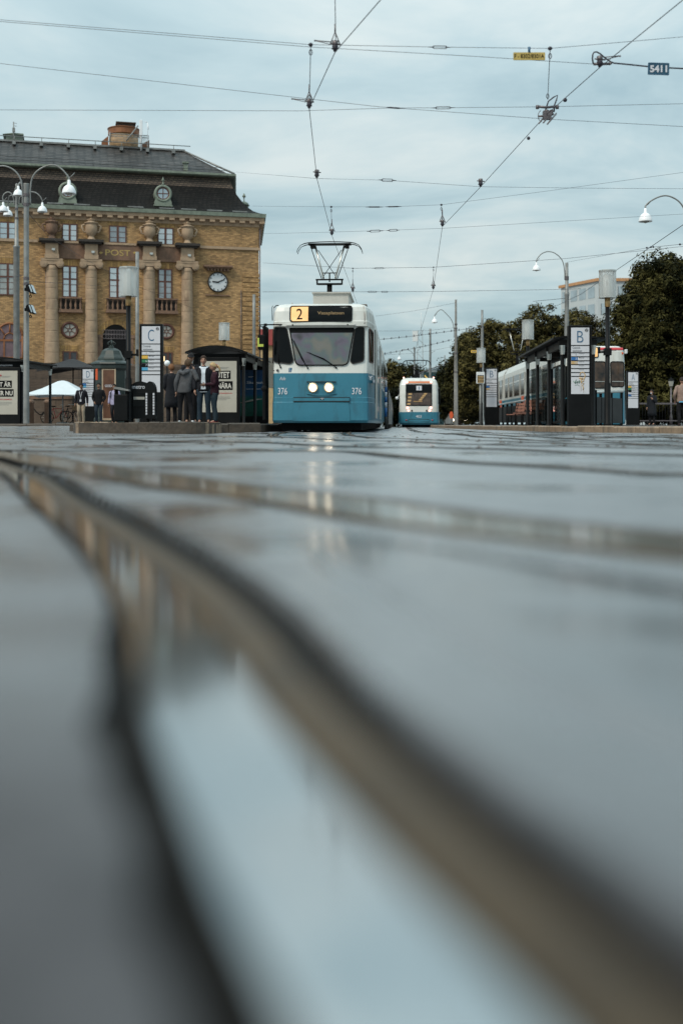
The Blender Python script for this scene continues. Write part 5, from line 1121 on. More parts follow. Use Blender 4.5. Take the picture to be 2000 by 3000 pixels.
# timetable board and small yellow sign on the far pole
D = 56.4; t = thing('timetable_board', 'white framed departure board mounted on a pole left of the smaller B pylon', 'board', (PX(1406.5, D), D, ZR))
z0, z1 = PZ(1124, D)-ZR, PZ(1090, D)-ZR; w = 12.3*D/F
mb = MB(); mb.bbox(-w, w, -.05, .05, z0, z1, .02); mb.build('frame', M['white'], t)
mb = MB(); mb.box(-w+.05, w-.05, -.058, -.051, z0+.06, z1-.16); scr = mb.build('screen', M['blackmatt'], t)
mb = MB()
for k in range(5): zz = z1-.22-k*.075; mb.box(-w+.07, w-.07, -.062, -.059, zz-.018, zz+.018)
mb.build('display_line', M['tan'], scr)
mb = MB(); mb.tube([(.0, .06, 0), (.0, .06, z0)], .055, 8); mb.build('post', M['galv'], t)
D = 62; t = thing('yellow_sign', 'tiny yellow sign fixed high beside the far glass lamp', 'sign', (PX(1387, D), D, PZ(1028, D)-.1)); mb = MB(); mb.box(-.16, .17, 0, .03, 0, .14); mb.build('plate', M['yellow'], t); mb = MB(); mb.tube([(.15, .02, .07), (.5, .06, .07)], .012, 5); mb.build('arm', M['darksteel'], t); text_obj('lettering', '8308', .0, .07, .2, .06, M['ink'], t, y=0, off=.004)

# ------------------------------------------------------------------ shelters
def shelter(label, x, y, yaw, W, Lg, zb, poster=None, name_board=None, h=2.42, crown=.16, red=False, backglass=True, npost=3, ovl=.18, fr=True, bays=None):
    t = thing('tram_shelter', label, 'shelter', (x, y, zb), yaw, 'tram stop shelters')
    pr = MB(); ov = ovl; n = 10; top = []; bot = []
    for k in range(n+1):
        u = -ov+(W+2*ov)*k/n; q = 1-(2*k/n-1)**2; zz = h+.05+crown*q-.02*k/n
        top.append((u, zz+.055)); bot.append((u, zz))
    pr.prism_xz(top+bot[::-1], -.35, Lg+.35); pr.build('roof', M['black'], t)
    mb = MB()
    for yy in np.linspace(.0, Lg, npost): mb.box(-.1, W+.1, yy-.05, yy+.05, h-.10, h+.048)
    for xx in (.0, W): mb.box(xx-.04, xx+.04, .06, Lg-.06, h-.17, h+.0485)
    mb.build('roof_beam', M['darksteel'], t)
    for xx in (0, W):
        for yy in np.linspace(.0, Lg, npost):
            mb = MB(); mb.lathe([(.085, 0), (.085, .04), (.058, .05), (.055, h-.36)], (xx, yy, 0), 12); p = mb.build('post', M['black'], t)
            mb = MB(); mb.lathe([(.056, h-.36), (.062, h-.35), (.085, h-.12), (.085, h-.10)], (xx, yy, 0), 8, sm=False); mb.build('post_cap', M['silver'], p)
    if fr: mb = MB(); mb.box(-.05, W+.05, -.06, .0, h-.32, h+.04); mb.build('fascia', M['blackmatt'], t)
    if backglass:
        ys = np.linspace(.0, Lg, npost)
        for a, b_ in zip(ys, ys[1:]):
            mb = MB(); mb.box(-.012, .012, a+.10, b_-.10, .15, h-.42); g_ = mb.build('glass_panel', M['darkglass'], t)
            mb = MB(); mb.box(-.025, .025, a+.06, b_-.06, .10, .15); mb.box(-.025, .025, a+.06, b_-.06, h-.42, h-.37); mb.build('frame', M['black'], g_)
    if poster:
        pw, ph, x0 = poster['w'], poster['h'], poster['x']; z0 = poster['z']
        mb = MB(); mb.bbox(x0-.10, x0+pw+.10, -.14, .02, z0-.42, z0+ph+.13, .015); bx = mb.build('poster_case', M['black'], t)
        mb = MB(); mb.box(x0, x0+pw, -.148, -.141, z0, z0+ph); ps = mb.build('poster', mat('poster_paper', (.40, .38, .325), .55, var=.06, dirt=(.27, .23, .15), ds=1.1, dth=.58), bx)
        blk = M['blackmatt']; wm = mat('poster_type', (.52, .50, .45), .6, var=.04)
        for s_, xa, xb, za, zc in poster['lines']:
            mb = MB(); mb.box(x0+xa, x0+xb, -.152, -.149, z0+za, z0+zc); bk = mb.build('text_block', blk, ps)
            text_obj('lettering', s_, x0+(xa+xb)/2, z0+(za+zc)/2+(.0 if 'Ä' not in s_ and 'Ö' not in s_ else .012), (xb-xa)-.07, (zc-za)*.74, wm, ps, y=-.1525, off=.003, bold=.03)
        s_, xa, xb, za = poster['small']
        text_obj('lettering', s_, x0+(xa+xb)/2, z0+za, xb-xa, .052, M['red'], ps, y=-.149, off=.003, bold=.02)
        mb = MB()
        for k in range(3): mb.box(x0+pw*(.22+.04*(k == 2)), x0+pw*(.82-.1*(k == 2)), -.151, -.149, z0+za-.13-k*.045, z0+za-.12-k*.045)
        for k in range(2): mb.box(x0+pw*.5, x0+pw*(.78-.05*k), -.151, -.149, z0+ph-.22-k*.035, z0+ph-.21-k*.035)
        mb.build('fine_print', M['greyink'], ps)
        mb = MB(); cx, cz = x0+pw*.40, z0+ph-.22
        for pts in ([(-.02, .09), (0, .10)], [(0, .06), (-.02, .0), (-.08, -.03)], [(0, .05), (.05, .03), (.09, .0)], [(-.03, .03), (-.10, .0), (-.12, -.03)], [(.0, .04), (.03, -.03)], [(.04, .07), (.10, .03)]): mb.tube([(cx+a, -.151, cz+b_) for a, b_ in pts], .013, 5)
        mb.build('emblem', M['red'], ps)
    if name_board:
        text_obj('lettering', name_board, W-.37-.37, h-.10, .74, .075, M['panel'], t, y=-.06, off=.006)
    return t
# shelter with poster between the group and the tram
xr, yr = -3.25, 38.0
shelter('dark tram shelter with a poster on its end, right behind the waiting people', xr-1.72, yr, R(-4.0), 1.72, 5.2, ZL, poster=dict(w=1.19, h=1.70, x=.02+.30, z=.38, lines=[('SLUTET', .30, .99, 1.10, 1.38), ('ÄR NÄRA', .22, 1.06, .74, 1.03)], small=('FÖR AFRIKANSKA SÖMNSJUKAN', .06, 1.04, .63)), npost=3, h=2.28, crown=.22)
xl, yl = -12.28, 44.0
shelter('dark tram shelter with a stained poster, beside the mast carrying floodlights', xl-2.0, yl, R(-4.0), 2.0, 3.3, ZL, poster=dict(w=1.20, h=1.68, x=.66, z=.36, lines=[('DET ÄR', .22, .98, 1.02, 1.30), ('ÖVER NU', .12, 1.05, .68, .97)], small=('FÖR DYRA HIV-LÄKEMEDEL', .16, 1.0, .58)), name_board='Centralstationen', npost=2, h=2.36, crown=.12)
sb = shelter('long dark shelter with slim silver capped posts, behind the graffitied pylon', 6.24, 32.2, R(-2.6), .86, 8.3, ZR, npost=4, h=2.38, crown=.06, ovl=.30, fr=False, backglass=False)
mb = MB(); mb.box(.15, .35, -.36, -.34, 2.40, 2.52); mb.build('red_marker', M['red'], sb)
for a, b_ in ((.15, 2.5), (5.5, 7.9)):
    mb = MB(); mb.box(.845, .865, a, b_, .15, 2.0); g_ = mb.build('glass_panel', M['darkglass'], sb); mb = MB(); mb.box(.83, .88, a, b_, .08, .15); mb.box(.83, .88, a, b_, 2.0, 2.06); mb.box(.83, .88, a, a+.05, .15, 2.0); mb.build('frame', M['black'], g_)
mb = MB(); mb.box(.1, .78, 8.09, 8.11, .15, 2.0); g_ = mb.build('glass_panel', M['darkglass'], sb)
# vending panel and route map inside the right shelter
mb = MB(); mb.box(.72, .80, 1.2, 1.75, 1.3, 1.95); mb.build('notice', M['orange'], sb); mb = MB(); mb.box(.70, .78, 4.0, 4.9, .9, 1.9); mb.build('map_case', M['black'], sb)
# advert inside the middle shelter (blue travel poster)
t = thing('advert_case', 'dark glass display case with a blue travel poster beside the tram', 'advert', (PX(745, 42.3), 42.3, ZL), R(-4))
mb = MB(); mb.bbox(-.62, .52, 0, .14, 0, 2.25, .015); mb.build('body', M['black'], t)
mm = bpy.data.materials.new('sea_poster'); mm.use_nodes = True; nt = mm.node_tree; b = nt.nodes['Principled BSDF']; tc = nd(nt, 'ShaderNodeTexCoord'); sp = nd(nt, 'ShaderNodeSeparateXYZ'); cr = nd(nt, 'ShaderNodeValToRGB'); nt.links.new(tc.outputs['Object'], sp.inputs[0]); nz = nd(nt, 'ShaderNodeMath', operation='MULTIPLY_ADD'); nz.inputs[1].default_value = .55; nz.inputs[2].default_value = -.1; nt.links.new(sp.outputs['Z'], nz.inputs[0]); nt.links.new(nz.outputs[0], cr.inputs['Fac']); nt.links.new(cr.outputs['Color'], b.inputs['Base Color']); b.inputs['Roughness'].default_value = .25
e = cr.color_ramp.elements; e[0].position = .1; e[0].color = (.005, .05, .035, 1); e[1].position = .9; e[1].color = (.01, .045, .12, 1); k = e.new(.42); k.color = (.01, .10, .08, 1); k = e.new(.5); k.color = (.012, .07, .16, 1)
mb = MB(); mb.box(-.54, .44, -.012, -.002, .28, 2.0); ps = mb.build('poster', mm, t)
mb = MB(); text_add(mb, 'Skagen', .02, 1.52, .62, .13, y=-.012, bold=.01, shear=.15); text_add(mb, 'nere', -.1, 1.74, .22, .06, y=-.012); mb.box(-.3, .25, -.015, -.0125, 1.285, 1.30); mb.build('lettering', M['panel'], ps)
mb = MB(); mb.tube([(-.50, -.02, .78), (-.2, -.02, .84), (.1, -.02, .90), (.3, -.02, .92)], [.02, .035, .03, .01], 6); mb.build('wave_crest', M['panefrost'], ps)
# ------------------------------------------------------------------ platform barrier and bench
bx0, by0, bx1, by1 = 7.45, 33.6, 8.35, 62
def bp_(t): return Vector((bx0+(bx1-bx0)*t, by0+(by1-by0)*t, ZR))
t = thing('platform_barrier', 'platform barrier with a silvery top rail and dark panels along the red striped tram', 'barrier')
mb = MB(); mb.tube([bp_(0)+Vector((0, 0, 1.08)), bp_(1)+Vector((0, 0, 1.08))], .045, 8); mb.build('handrail', M['silver'], t)
for k in range(16):
    a, b_ = bp_(k/15-.0 if k else 0), bp_(min(1, (k+.93)/15))
    if k < 15:
        mb = MB(); mb.add([a+Vector((0, 0, .14)), b_+Vector((0, 0, .14)), b_+Vector((0, 0, .92)), a+Vector((0, 0, .92)), a+Vector((.03, 0, .14)), b_+Vector((.03, 0, .14)), b_+Vector((.03, 0, .92)), a+Vector((.03, 0, .92))], [(0, 1, 2, 3), (7, 6, 5, 4), (0, 3, 7, 4), (1, 5, 6, 2), (3, 2, 6, 7), (0, 4, 5, 1)]); mb.build('panel', M['black'], t)
    mb = MB(); p = bp_(k/15); mb.box(p.x-.03, p.x+.07, p.y-.06, p.y-.005, ZR, ZR+1.06); mb.build('post', M['blackmatt'], t)
# front return of the barrier in front of the tram nose
t = thing('platform_barrier', 'short barrier with a silvery rail crossing in front of the red striped tram nose', 'barrier')
q0, q1 = P(1728, 1150, 38.5), P(1822, 1146, 41.5)
mb = MB(); mb.tube([q0, q1], .05, 8); mb.build('handrail', M['silver'], t)
for k in range(3):
    a = q0+(q1-q0)*(k/3); b_ = q0+(q1-q0)*((k+.98)/3)
    mb = MB(); vs = [(u.x, u.y+dy, z) for dy in (.03, .07) for u, z in ((a, .24), (b_, .24), (b_, 1.14), (a, 1.14))]
    mb.add(vs, [(0, 1, 2, 3), (7, 6, 5, 4), (0, 4, 5, 1), (1, 5, 6, 2), (2, 6, 7, 3), (3, 7, 4, 0)]); mb.build('panel', M['black'], t)
for k in range(4): p = q0+(q1-q0)*(k/3); mb = MB(); mb.box(p.x-.06, p.x+.03, p.y+.065, p.y+.12, .0, p.z+.02); mb.build('post', M['blackmatt'], t)
slat = mat('red_wood_slat', (.27, .13, .095), .5, var=.25, vs=6)
for i, (pxb, D, lab) in enumerate(((1520, 47.5, 'slatted reddish bench between the shelter and the smaller B pylon'), (1545, 41.5, 'slatted reddish bench partly behind the shelter posts with silver caps'))):
    t = thing('bench', lab, 'bench', (PX(pxb, D), D, ZR), R(-62), 'platform benches')
    for k in range(3): mb = MB(); mb.box(-.6, .6, -.22+k*.15, -.10+k*.15, .44, .475); mb.build('seat_slat', slat, t)
    for k in range(3): mb = MB(); mb.box(-.6, .6, .25+k*.03, .28+k*.03, .58+k*.13, .68+k*.13); mb.build('back_slat', slat, t)
    for xx in (-.5, .5): mb = MB(); mb.tube([(xx, -.2, 0), (xx, -.2, .42), (xx, .22, .42), (xx, .33, .95)], .022, 6); mb.tube([(xx, .15, 0), (xx, .15, .42)], .022, 6); mb.build('leg', M['blackmatt'], t)
# ------------------------------------------------------------------ bins, newspaper box, kiosk
D = 28.6; t = thing('newspaper_box', 'black newspaper box with a rounded top lettered metro', 'newspaper box', (PX(418, D), D, ZL-.0))
def side(xc, wd, yd0, yd1):
    pts = [(-wd, .12), (wd, .12), (wd, .80)]+[(wd*math.cos(a), .80+.26*math.sin(a)) for a in np.linspace(.2, math.pi-.2, 12)]+[(-wd, .80)]
    return [(xc+a, b_) for a, b_ in pts]
mb = MB(); mb.prism_xz(side(-.06, .29, 0, 0), 0, .40); mb.build('body', M['black'], t)
mb = MB(); mb.prism_xz(side(.19, .13, 0, 0), -.03, .30); mb.build('side_box', M['black'], t)
mb = MB(); mb.box(-.27, .12, -.02, -.002, .42, .76); w_ = mb.build('door', M['tramglass'], t); mb = MB(); mb.box(-.22, .06, -.03, -.021, .60, .67); mb.build('newspaper', M['panefrost'], w_)
text_obj('lettering', 'metro', -.10, .915, .32, .085, M['panel'], t, y=0, off=.004, bold=.006)
mb = MB()
for k in range(8): mb.box(.085, .125, -.040, -.031, .22+k*.07, .275+k*.07); mb.box(.265, .305, -.040, -.031, .22+k*.07, .275+k*.07)
mb.build('strip', M['panel'], t)
mb = MB()
for xx in (-.3, .1, .25): mb.tube([(xx, .1, 0), (xx, .1, .12)], .025, 6); mb.tube([(xx, .3, 0), (xx, .3, .12)], .025, 6)
mb.build('leg', M['darksteel'], t)
D = 28.2; t = thing('litter_bin', 'black litter bin with a sloping grey lid next to the lamp post', 'litter bin', (PX(354, D), D, ZL))
mb = MB(); mb.bbox(-.17, .17, 0, .4, .06, .72, .02); mb.build('body', M['black'], t)
mb = MB(); mb.prism_xz([(-.17, .86), (.20, .80), (.20, .84), (-.10, .905), (-.16, .90)], -.03, .43); mb.build('lid', M['galv'], t)
mb = MB(); mb.box(-.16, -.13, .02, .38, .72, .86); mb.box(.13, .16, .02, .38, .72, .815); mb.build('frame', M['blackmatt'], t)
D = 52.0; t = thing('advertising_kiosk', 'dark green advertising column with a domed roof and a brown poster', 'kiosk', (PX(327, D), D, ZL)); pm = F/D
def kz(py): return PZ(py, D)-ZL
gm = mat('dark_green_iron', (.018, .028, .024), .4, var=.3)
mb = MB(); mb.lathe([(.80, 0), (.80, .25), (.72, .3), (.72, kz(1086))], n=8, sm=False, rot=R(22.5)); mb.build('body', gm, t)
mb = MB(); mb.lathe([(.75, kz(1086)), (.86, kz(1080)), (.86, kz(1071)), (.95, kz(1068)), (.92, kz(1064)), (.62, kz(1056)), (.62, kz(1053)), (.60, kz(1049)), (.50, kz(1040)), (.42, kz(1028)), (.28, kz(1022)), (.12, kz(1019)), (.12, kz(1015)), (.05, kz(1012))], n=8, sm=False, rot=R(22.5)); rf = mb.build('roof', gm, t)
mb = MB(); mb.tube([(0, 0, kz(1014)), (0, 0, kz(994))], [.05, .012], 6)
for k in range(5): a = 2*math.pi*k/5; mb.tube([(.05*math.cos(a), .05*math.sin(a), kz(1016)), (.2*math.cos(a), .2*math.sin(a), kz(1006)), (.04*math.cos(a), .04*math.sin(a), kz(999))], .022, 5)
mb.build('finial', gm, rf)
x0, x1 = (309-327)/pm, (349-327)/pm
mb = MB(); mb.box(x0, x1, -.74, -.69, kz(1231), kz(1082)); fr = mb.build('poster_frame', mat('bronze_frame', (.42, .32, .22), .45), t)
mb = MB(); mb.box(x0+.06, x1-.06, -.748, -.741, kz(1225), kz(1086)); ps = mb.build('poster', mat('brown_poster', (.11, .05, .028), .3, var=.5, vs=1.5), fr)
text_obj('lettering', 'GODA', x0+.34, kz(1132), .40, .11, M['panel'], ps, y=-.748, off=.003, bold=.02)
mb = MB(); mb.box((291-327)/pm, (297-327)/pm, -.76, -.70, kz(1115), kz(1083)); mb.build('banner', M['orange'], t)
# parasols
def parasol(label, pxc, D, ytop, yedge, hw, m, thick=.12, zb=ZL, nrib=4):
    t = thing('parasol', label, 'parasol', (PX(pxc, D), D, zb)); pm = F/D; w = hw/pm*math.sqrt(2) if nrib == 4 else hw/pm; zt_, ze = PZ(ytop, D)-zb, PZ(yedge, D)-zb
    mb = MB(); n = nrib*8; vs = []
    for i, (f_, z) in enumerate(((.03, zt_), (.13, zt_-.06*(zt_-ze)), (.5, ze+.44*(zt_-ze)), (.8, ze+.15*(zt_-ze)), (1.0, ze), (1.0, ze-thick))):
        for k in range(n):
            a = 2*math.pi*k/n+math.pi/nrib; q = (k % 8)/8; sag = 1-(.22 if nrib == 4 else .1)*math.sin(math.pi*q)*(1 if f_ < 1 else 1.2)
            if nrib == 4: sag = math.cos(math.pi/4)/max(abs(math.cos(a)), abs(math.sin(a)))*1.0 if False else 1/(abs(math.cos(a-0))+abs(math.sin(a-0))+1e-6)*1.0 if False else math.cos(math.pi/4)/max(abs(math.cos(a)), abs(math.sin(a)))
            vs.append((w*f_*sag*math.cos(a), w*f_*sag*math.sin(a), z+(.12*thick/ .12*math.sin(math.pi*q) if i == 5 else 0)))
    mb.add(vs, [(i*n+k, i*n+(k+1) % n, (i+1)*n+(k+1) % n, (i+1)*n+k) for i in range(5) for k in range(n)]+[list(range(n))], 0, False); mb.build('canopy', M[m], t)
    mb = MB(); mb.tube([(0, 0, 0), (0, 0, zt_-.1)], .04, 8); mb.lathe([(.35, 0), (.35, .06), (.1, .1)], n=12); mb.build('pole', M['darksteel'] if m == 'awningblack' else M['galv'], t)
    return t
parasol('white canvas parasol sheltering the parked bicycles', 185, 60, 1115, 1158, 96, 'awningwhite', .10)
parasol('black canvas parasol in front of the brick building plinth', 215, 68, 1052, 1080, 84, 'awningblack', .25)
# terrace furniture, stone wall, chain posts
t = thing('stone_wall', 'low brown terrace wall of stone blocks behind the bicycles', 'wall', (PX(165, 70), 70, .2))
mb = MB(); mb.box(-9, 6.2, 0, .5, 0, 1.55); mb.build('wall', M['plinth'], t); mb = MB(); mb.box(-9.05, 6.25, -.06, .56, 1.55, 1.75); mb.build('coping', M['stonedark'], t)
for px, lab in ((91, 'short stone bollard with a hanging chain, next to the floodlight mast'), (140, 'stone bollard with a chain behind the shelter post')):
    t = thing('bollard', lab, 'bollard', (PX(px, 56), 56, ZL)); mb = MB(); mb.lathe([(.16, 0), (.15, 1.0), (.19, 1.02), (.19, 1.12), (.1, 1.2)], n=10); mb.build('post', M['stonedark'], t)
    if px == 91:
        mb = MB(); mb.tube([Vector((.15+.09*k, 0, .75-.30*math.sin(math.pi*k/8))) for k in range(9)], .025, 5); mb.build('chain', M['blackmatt'], t)
def bicycle(label, px, D, rz, frame, basket=False):
    t = thing('bicycle', label, 'bicycle', (PX(px, D), D, ZL), rz, 'bicycles parked under the white parasol')
    for xx in (-.52, .52):
        mb = MB(); n = 24; mb.tube([(xx+.33*math.cos(2*math.pi*k/n), 0, .34+.33*math.sin(2*math.pi*k/n)) for k in range(n+2)], .02, 6, cap=False); w_ = mb.build('wheel', M['blackmatt'], t)
        mb = MB()
        for k in range(10): a = math.pi*k/5; mb.tube([(xx, 0, .34), (xx+.31*math.cos(a), 0, .34+.31*math.sin(a))], .004, 4)
        mb.build('spokes', M['silver'], w_)
    mb = MB(); A = (-.52, 0, .34); B = (-.05, 0, .30); C = (-.2, 0, .82); E = (.34, 0, .80); Fk = (.52, 0, .34)
    for p, q in ((A, B), (A, C), (B, C), (B, E), (C, E), (E, Fk)): mb.tube([p, q], .018, 6)
    mb.tube([E, (.32, 0, .98)], .016, 6); mb.build('frame', frame, t)
    mb = MB(); mb.tube([(.2, -.28, 1.0), (.3, -.2, 1.02), (.32, 0, .98), (.3, .2, 1.02), (.2, .28, 1.0)], .014, 6); mb.build('handlebar', M['silver'], t)
    mb = MB(); mb.bbox(-.34, -.08, -.08, .08, .90, .96, .025); mb.tube([C, (-.21, 0, .92)], .014, 6); mb.build('saddle', M['blackmatt'], t)
    if basket: mb = MB(); mb.bbox(.38, .66, -.17, .17, .72, .95, .02); mb.build('basket', mat('wicker', (.14, .085, .04), .8), t)
bicycle('red bicycle leaning under the white parasol by the shelter post', 168, 60.5, R(25), M['red'])
bicycle('dark bicycle with a wicker basket beside the man in khaki trousers', 206, 59.5, R(-40), M['black'], True)
D = 61; t = thing('globe_lamp', 'white globe lamp glimpsed between the C pylon and the people', 'lamp', (PX(490, D), D, ZL)); mb = MB(); mb.tube([(0, 0, 0), (0, 0, PZ(1074, D)-ZL)], .04, 8); mb.build('post', M['black'], t); mb = MB(); mb.sphere((0, 0, PZ(1064, D)-ZL), 8.4*D/F, 10); mb.build('globe', mat('opal_globe', (.78, .80, .80), .4), t)
D = 78; t = thing('wall_lantern', 'small lit lantern by the dark doorway behind the group', 'lamp', (PX(478, D), D, PZ(1058, D))); mb = MB(); mb.box(-.1, .1, -.1, .1, 0, .34); mb.build('lamp_glass', mat('lantern_glow', (1, .8, .5), .5, emit=1.2, ecol=(1, .7, .35)), t); mb = MB(); mb.lathe([(.16, .34), (.02, .5)], n=8); mb.tube([(0, 0, -PZ(1058, D)+.24), (0, 0, 0)], .03, 6); mb.build('bracket', M['black'], t)
# marker post and fence along the tracks
D = 45; t = thing('marker_post', 'blue and white striped marker post beside the large tram', 'post', (PX(1129.5, D), D, 0)); 
mb = MB(); mb.lathe([(.05, 0), (.05, .5)], n=12); mb.build('base', M['darksteel'], t); zz = [PZ(y, D) for y in (1207, 1178, 1165, 1149, 1135, 1116)]
zz = [PZ(1207, D), PZ(1195, D), PZ(1179, D), PZ(1164, D), PZ(1149, D), PZ(1134, D)]
mb = MB(); mb.lathe([(.048, .5), (.048, zz[1])], n=12); 
for i in range(5): mb.lathe([(.047, zz[i]), (.047, zz[i+1])], n=12, mi=i % 2)
mb.lathe([(.047, zz[5]), (.047, PZ(1118, D)), (.02, PZ(1115, D))], n=12, mi=1)
mb.build('sleeve', [M['blue'], M['panel']], t)
t = thing('panel_fence', 'grey panel fence running back along the track behind the striped post', 'fence')
for k in range(10):
    a, b_ = Vector((PX(1134, 46), 46, 0)), Vector((PX(1151, 96), 96, 0)); p = a+(b_-a)*(k/10); q = a+(b_-a)*((k+.97)/10)
    mb = MB(); mb.add([(p.x, p.y, .2), (q.x, q.y, .2), (q.x, q.y, 1.62), (p.x, p.y, 1.62), (p.x+.05, p.y, .2), (q.x+.05, q.y, .2), (q.x+.05, q.y, 1.62), (p.x+.05, p.y, 1.62)], [(0, 1, 2, 3), (7, 6, 5, 4), (0, 4, 7, 3), (1, 2, 6, 5), (3, 7, 6, 2)]); mb.build('panel', M['galv'], t)
    mb = MB(); mb.box(p.x-.04, p.x+.04, p.y-.12, p.y-.03, 0, 1.7); mb.build('post', M['darksteel'], t)
# park fence and lantern at the right
t = thing('park_fence', 'dark iron park fence in front of the big dark tree', 'fence')
y = 56; mb = MB(); xa, xb = PX(1872, y), PX(2060, y)
mb.box(xa, xb, y-.03, y+.03, 1.18, 1.26); mb.box(xa, xb, y-.03, y+.03, .35, .40); mb.build('rail', M['fitting'], t)
x = xa; mb = MB()
while x < xb: mb.tube([(x, y, .15), (x, y, 1.2)], .016, 5); x += .14
mb.build('bars', M['blackmatt'], t)
D = 60; t = thing('park_lantern', 'old fashioned lantern on a post next to the man in the beige jumper', 'lamp', (PX(1964, D), D, .15)); kz = lambda py: PZ(py, D)-.15
mb = MB(); mb.lathe([(.07, 0), (.07, .5), (.045, .55), (.045, kz(1134))], n=10); mb.build('post', M['fitting'], t)
mb = MB(); mb.lathe([(.09, kz(1132)), (.15, kz(1116))], n=6, sm=False); mb.build('lamp_glass', M['panefrost'], t)
mb = MB(); mb.lathe([(.17, kz(1116)), (.13, kz(1112)), (.05, kz(1108)), (.03, kz(1104))], n=6, sm=False); mb.lathe([(.03, kz(1134)), (.10, kz(1132))], n=6, sm=False); mb.build('lantern_roof', M['blackmatt'], t)
# far car, traffic sign, viaduct, radio mast
D = 130; t = thing('parked_car', 'silver car with lit headlights far down the street', 'car', (PX(1347, D), D, .02), R(6))
mb = MB(); prof = [(-.88, .25), (.88, .25), (.9, .75), (.78, .95), (.62, 1.42), (-.62, 1.42), (-.78, .95), (-.9, .75)]; mb.prism_xz(prof, .0, 4.2); mb.build('body', M['galv'], t)
mb = MB(); mb.prism_xz([(-.68, .98), (.68, .98), (.56, 1.36), (-.56, 1.36)], -.02, -.003); mb.build('windscreen', M['tramglass'], t)
for sg in (-1, 1):
    mb = MB(); disc(mb, sg*.66, .68, .13, -.01); mb.build('headlight', hl, t)
    mb = MB(); mb.lathe([(.31, -.09), (.31, .09)], (0, 0, 0), 16, sm=False); mb.v = [(sg*.78+z_, .8+a, .31+b_) for a, b_, z_ in mb.v]; mb.build('wheel', M['blackmatt'], t)
D = 118; t = thing('traffic_sign', 'orange road sign on a short post beside the weathered mast', 'sign', (PX(1321, D), D, 0)); mb = MB(); mb.tube([(0, 0, 0), (0, 0, PZ(1212, D))], .04, 6); mb.build('post', M['galv'], t); mb = MB(); mb.lathe([(.32, -.02), (.32, .02)], (0, 0, 0), 16, sm=False); mb.v = [(a*.6, z_-.06, PZ(1216, D)+b_*1.2) for a, b_, z_ in mb.v]; mb.build('plate', M['orange'], t)
t = thing('viaduct', 'grey curving road viaduct rising behind the small tram', 'bridge')
dk = catmull([(PX(1225, 215), 215), (PX(1262, 212), 212), (PX(1300, 214), 214), (PX(1345, 222), 222), (PX(1420, 240), 240)], 8); nD = len(dk); mb = MB(); vs = []
for k, p in enumerate(dk):
    u = k/(nD-1); pyt = np.interp(u, [0, .25, .5, .75, 1], [1098, 1084, 1070, 1058, 1050]); zt_ = PZ(pyt, p[1]); zb_ = zt_-np.interp(u, [0, .5, 1], [3.3, 2.0, 1.3])
    vs += [(p[0], p[1], zt_), (p[0], p[1], zb_), (p[0], p[1]+9, zb_), (p[0], p[1]+9, zt_)]
mb.add(vs, [(k*4+j, k*4+(j+1) % 4, (k+1)*4+(j+1) % 4, (k+1)*4+j) for k in range(nD-1) for j in range(4)]); mb.build('deck', mat('viaduct_concrete', (.25, .265, .27), .8), t)
mb = MB(); mb.tube([(p[0], p[1]-.1, PZ(np.interp(k/(nD-1), [0, .25, .5, .75, 1], [1095, 1081, 1067, 1055, 1047]), p[1])) for k, p in enumerate(dk)], .12, 5); mb.build('parapet', M['fitting'], t)
for k in (10, 22): mb = MB(); p = dk[k]; mb.box(p[0]-.8, p[0]+.8, p[1]+2, p[1]+5, 0, 10); mb.build('pier', M['concrete'], t)
t = thing('glass_building', 'dark teal glass building with yellow braces under the viaduct', 'building', (PX(1292, 205), 205, 0)); mb = MB(); mb.box(-3.2, 3.2, 0, 8, 0, PZ(1090, 205)); mb.build('wall', mat('teal_glass', (.02, .05, .055), .2, .3), t)
mb = MB(); 
for k in range(3): mb.tube([(-3+k*1.3, -.1, 9-k*.5), (-.5+k*1.3, -.1, 6-k*.5)], .12, 5)
mb.build('brace', M['yellow'], t)
D = 240; t = thing('radio_mast', 'thin lattice radio mast far away above the small tram', 'mast', (PX(1230, D), D, 0)); h_ = PZ(968, D); mb = MB()
for sg in (-1, 1): mb.tube([(sg*.9, 0, 0), (sg*.45, 0, h_)], .06, 5)
z = 1; k = 0
while z < h_-1: mb.tube([(-.8, 0, z), (.8, 0, z+1.6)] if k % 2 else [(.8, 0, z), (-.8, 0, z+1.6)], .035, 4); z += 1.6; k += 1
mb.build('lattice', M['galv'], t); mb = MB(); mb.box(-1.6, -.5, -.3, .3, PZ(1000, D), PZ(970, D)); mb.tube([(.2, 0, h_), (.2, 0, PZ(916, D))], .05, 5); mb.build('antenna', M['white'], t)
# ------------------------------------------------------------------ overhead wires
def wire(name, label, pts, r, cat='wire', group=None, m='wire'):
    mb = MB(); mb.tube(pts, r, 5); o = mb.build(name, M[m]); return tag(o, label, cat, group)
GC = 'contact wires over the tracks'
cw1 = wire('contact_wire', 'contact wire zigzagging down to the pantograph of the large tram', [(5.2, -8, 5.5), (1.6, 8.6, 5.52), (.49, 14.2, 5.5), (-.09, 16.2, 5.5), (-.54, 19.1, 5.5), (-.53, 24.5, 5.5), (-.27, 31.9, 5.5), (.45, 45.5, 5.5), (1.2, 60, 5.5), (2.2, 80, 5.5)], .0065, 'contact wire', GC)
cw2 = wire('contact_wire', 'contact wire slanting from the sky corner down to the small tram', [(12, -6, 5.5), (6.3, 8.4, 5.5), (4.26, 14.2, 5.5), (3.83, 16.9, 5.5), (3.5, 19.5, 5.5), (3.1, 25.4, 5.5), (2.7, 30.5, 5.5), (3.6, 44.7, 5.5), (4.48, 64.7, 5.5), (5.2, 80, 5.5)], .0065, 'contact wire', GC)
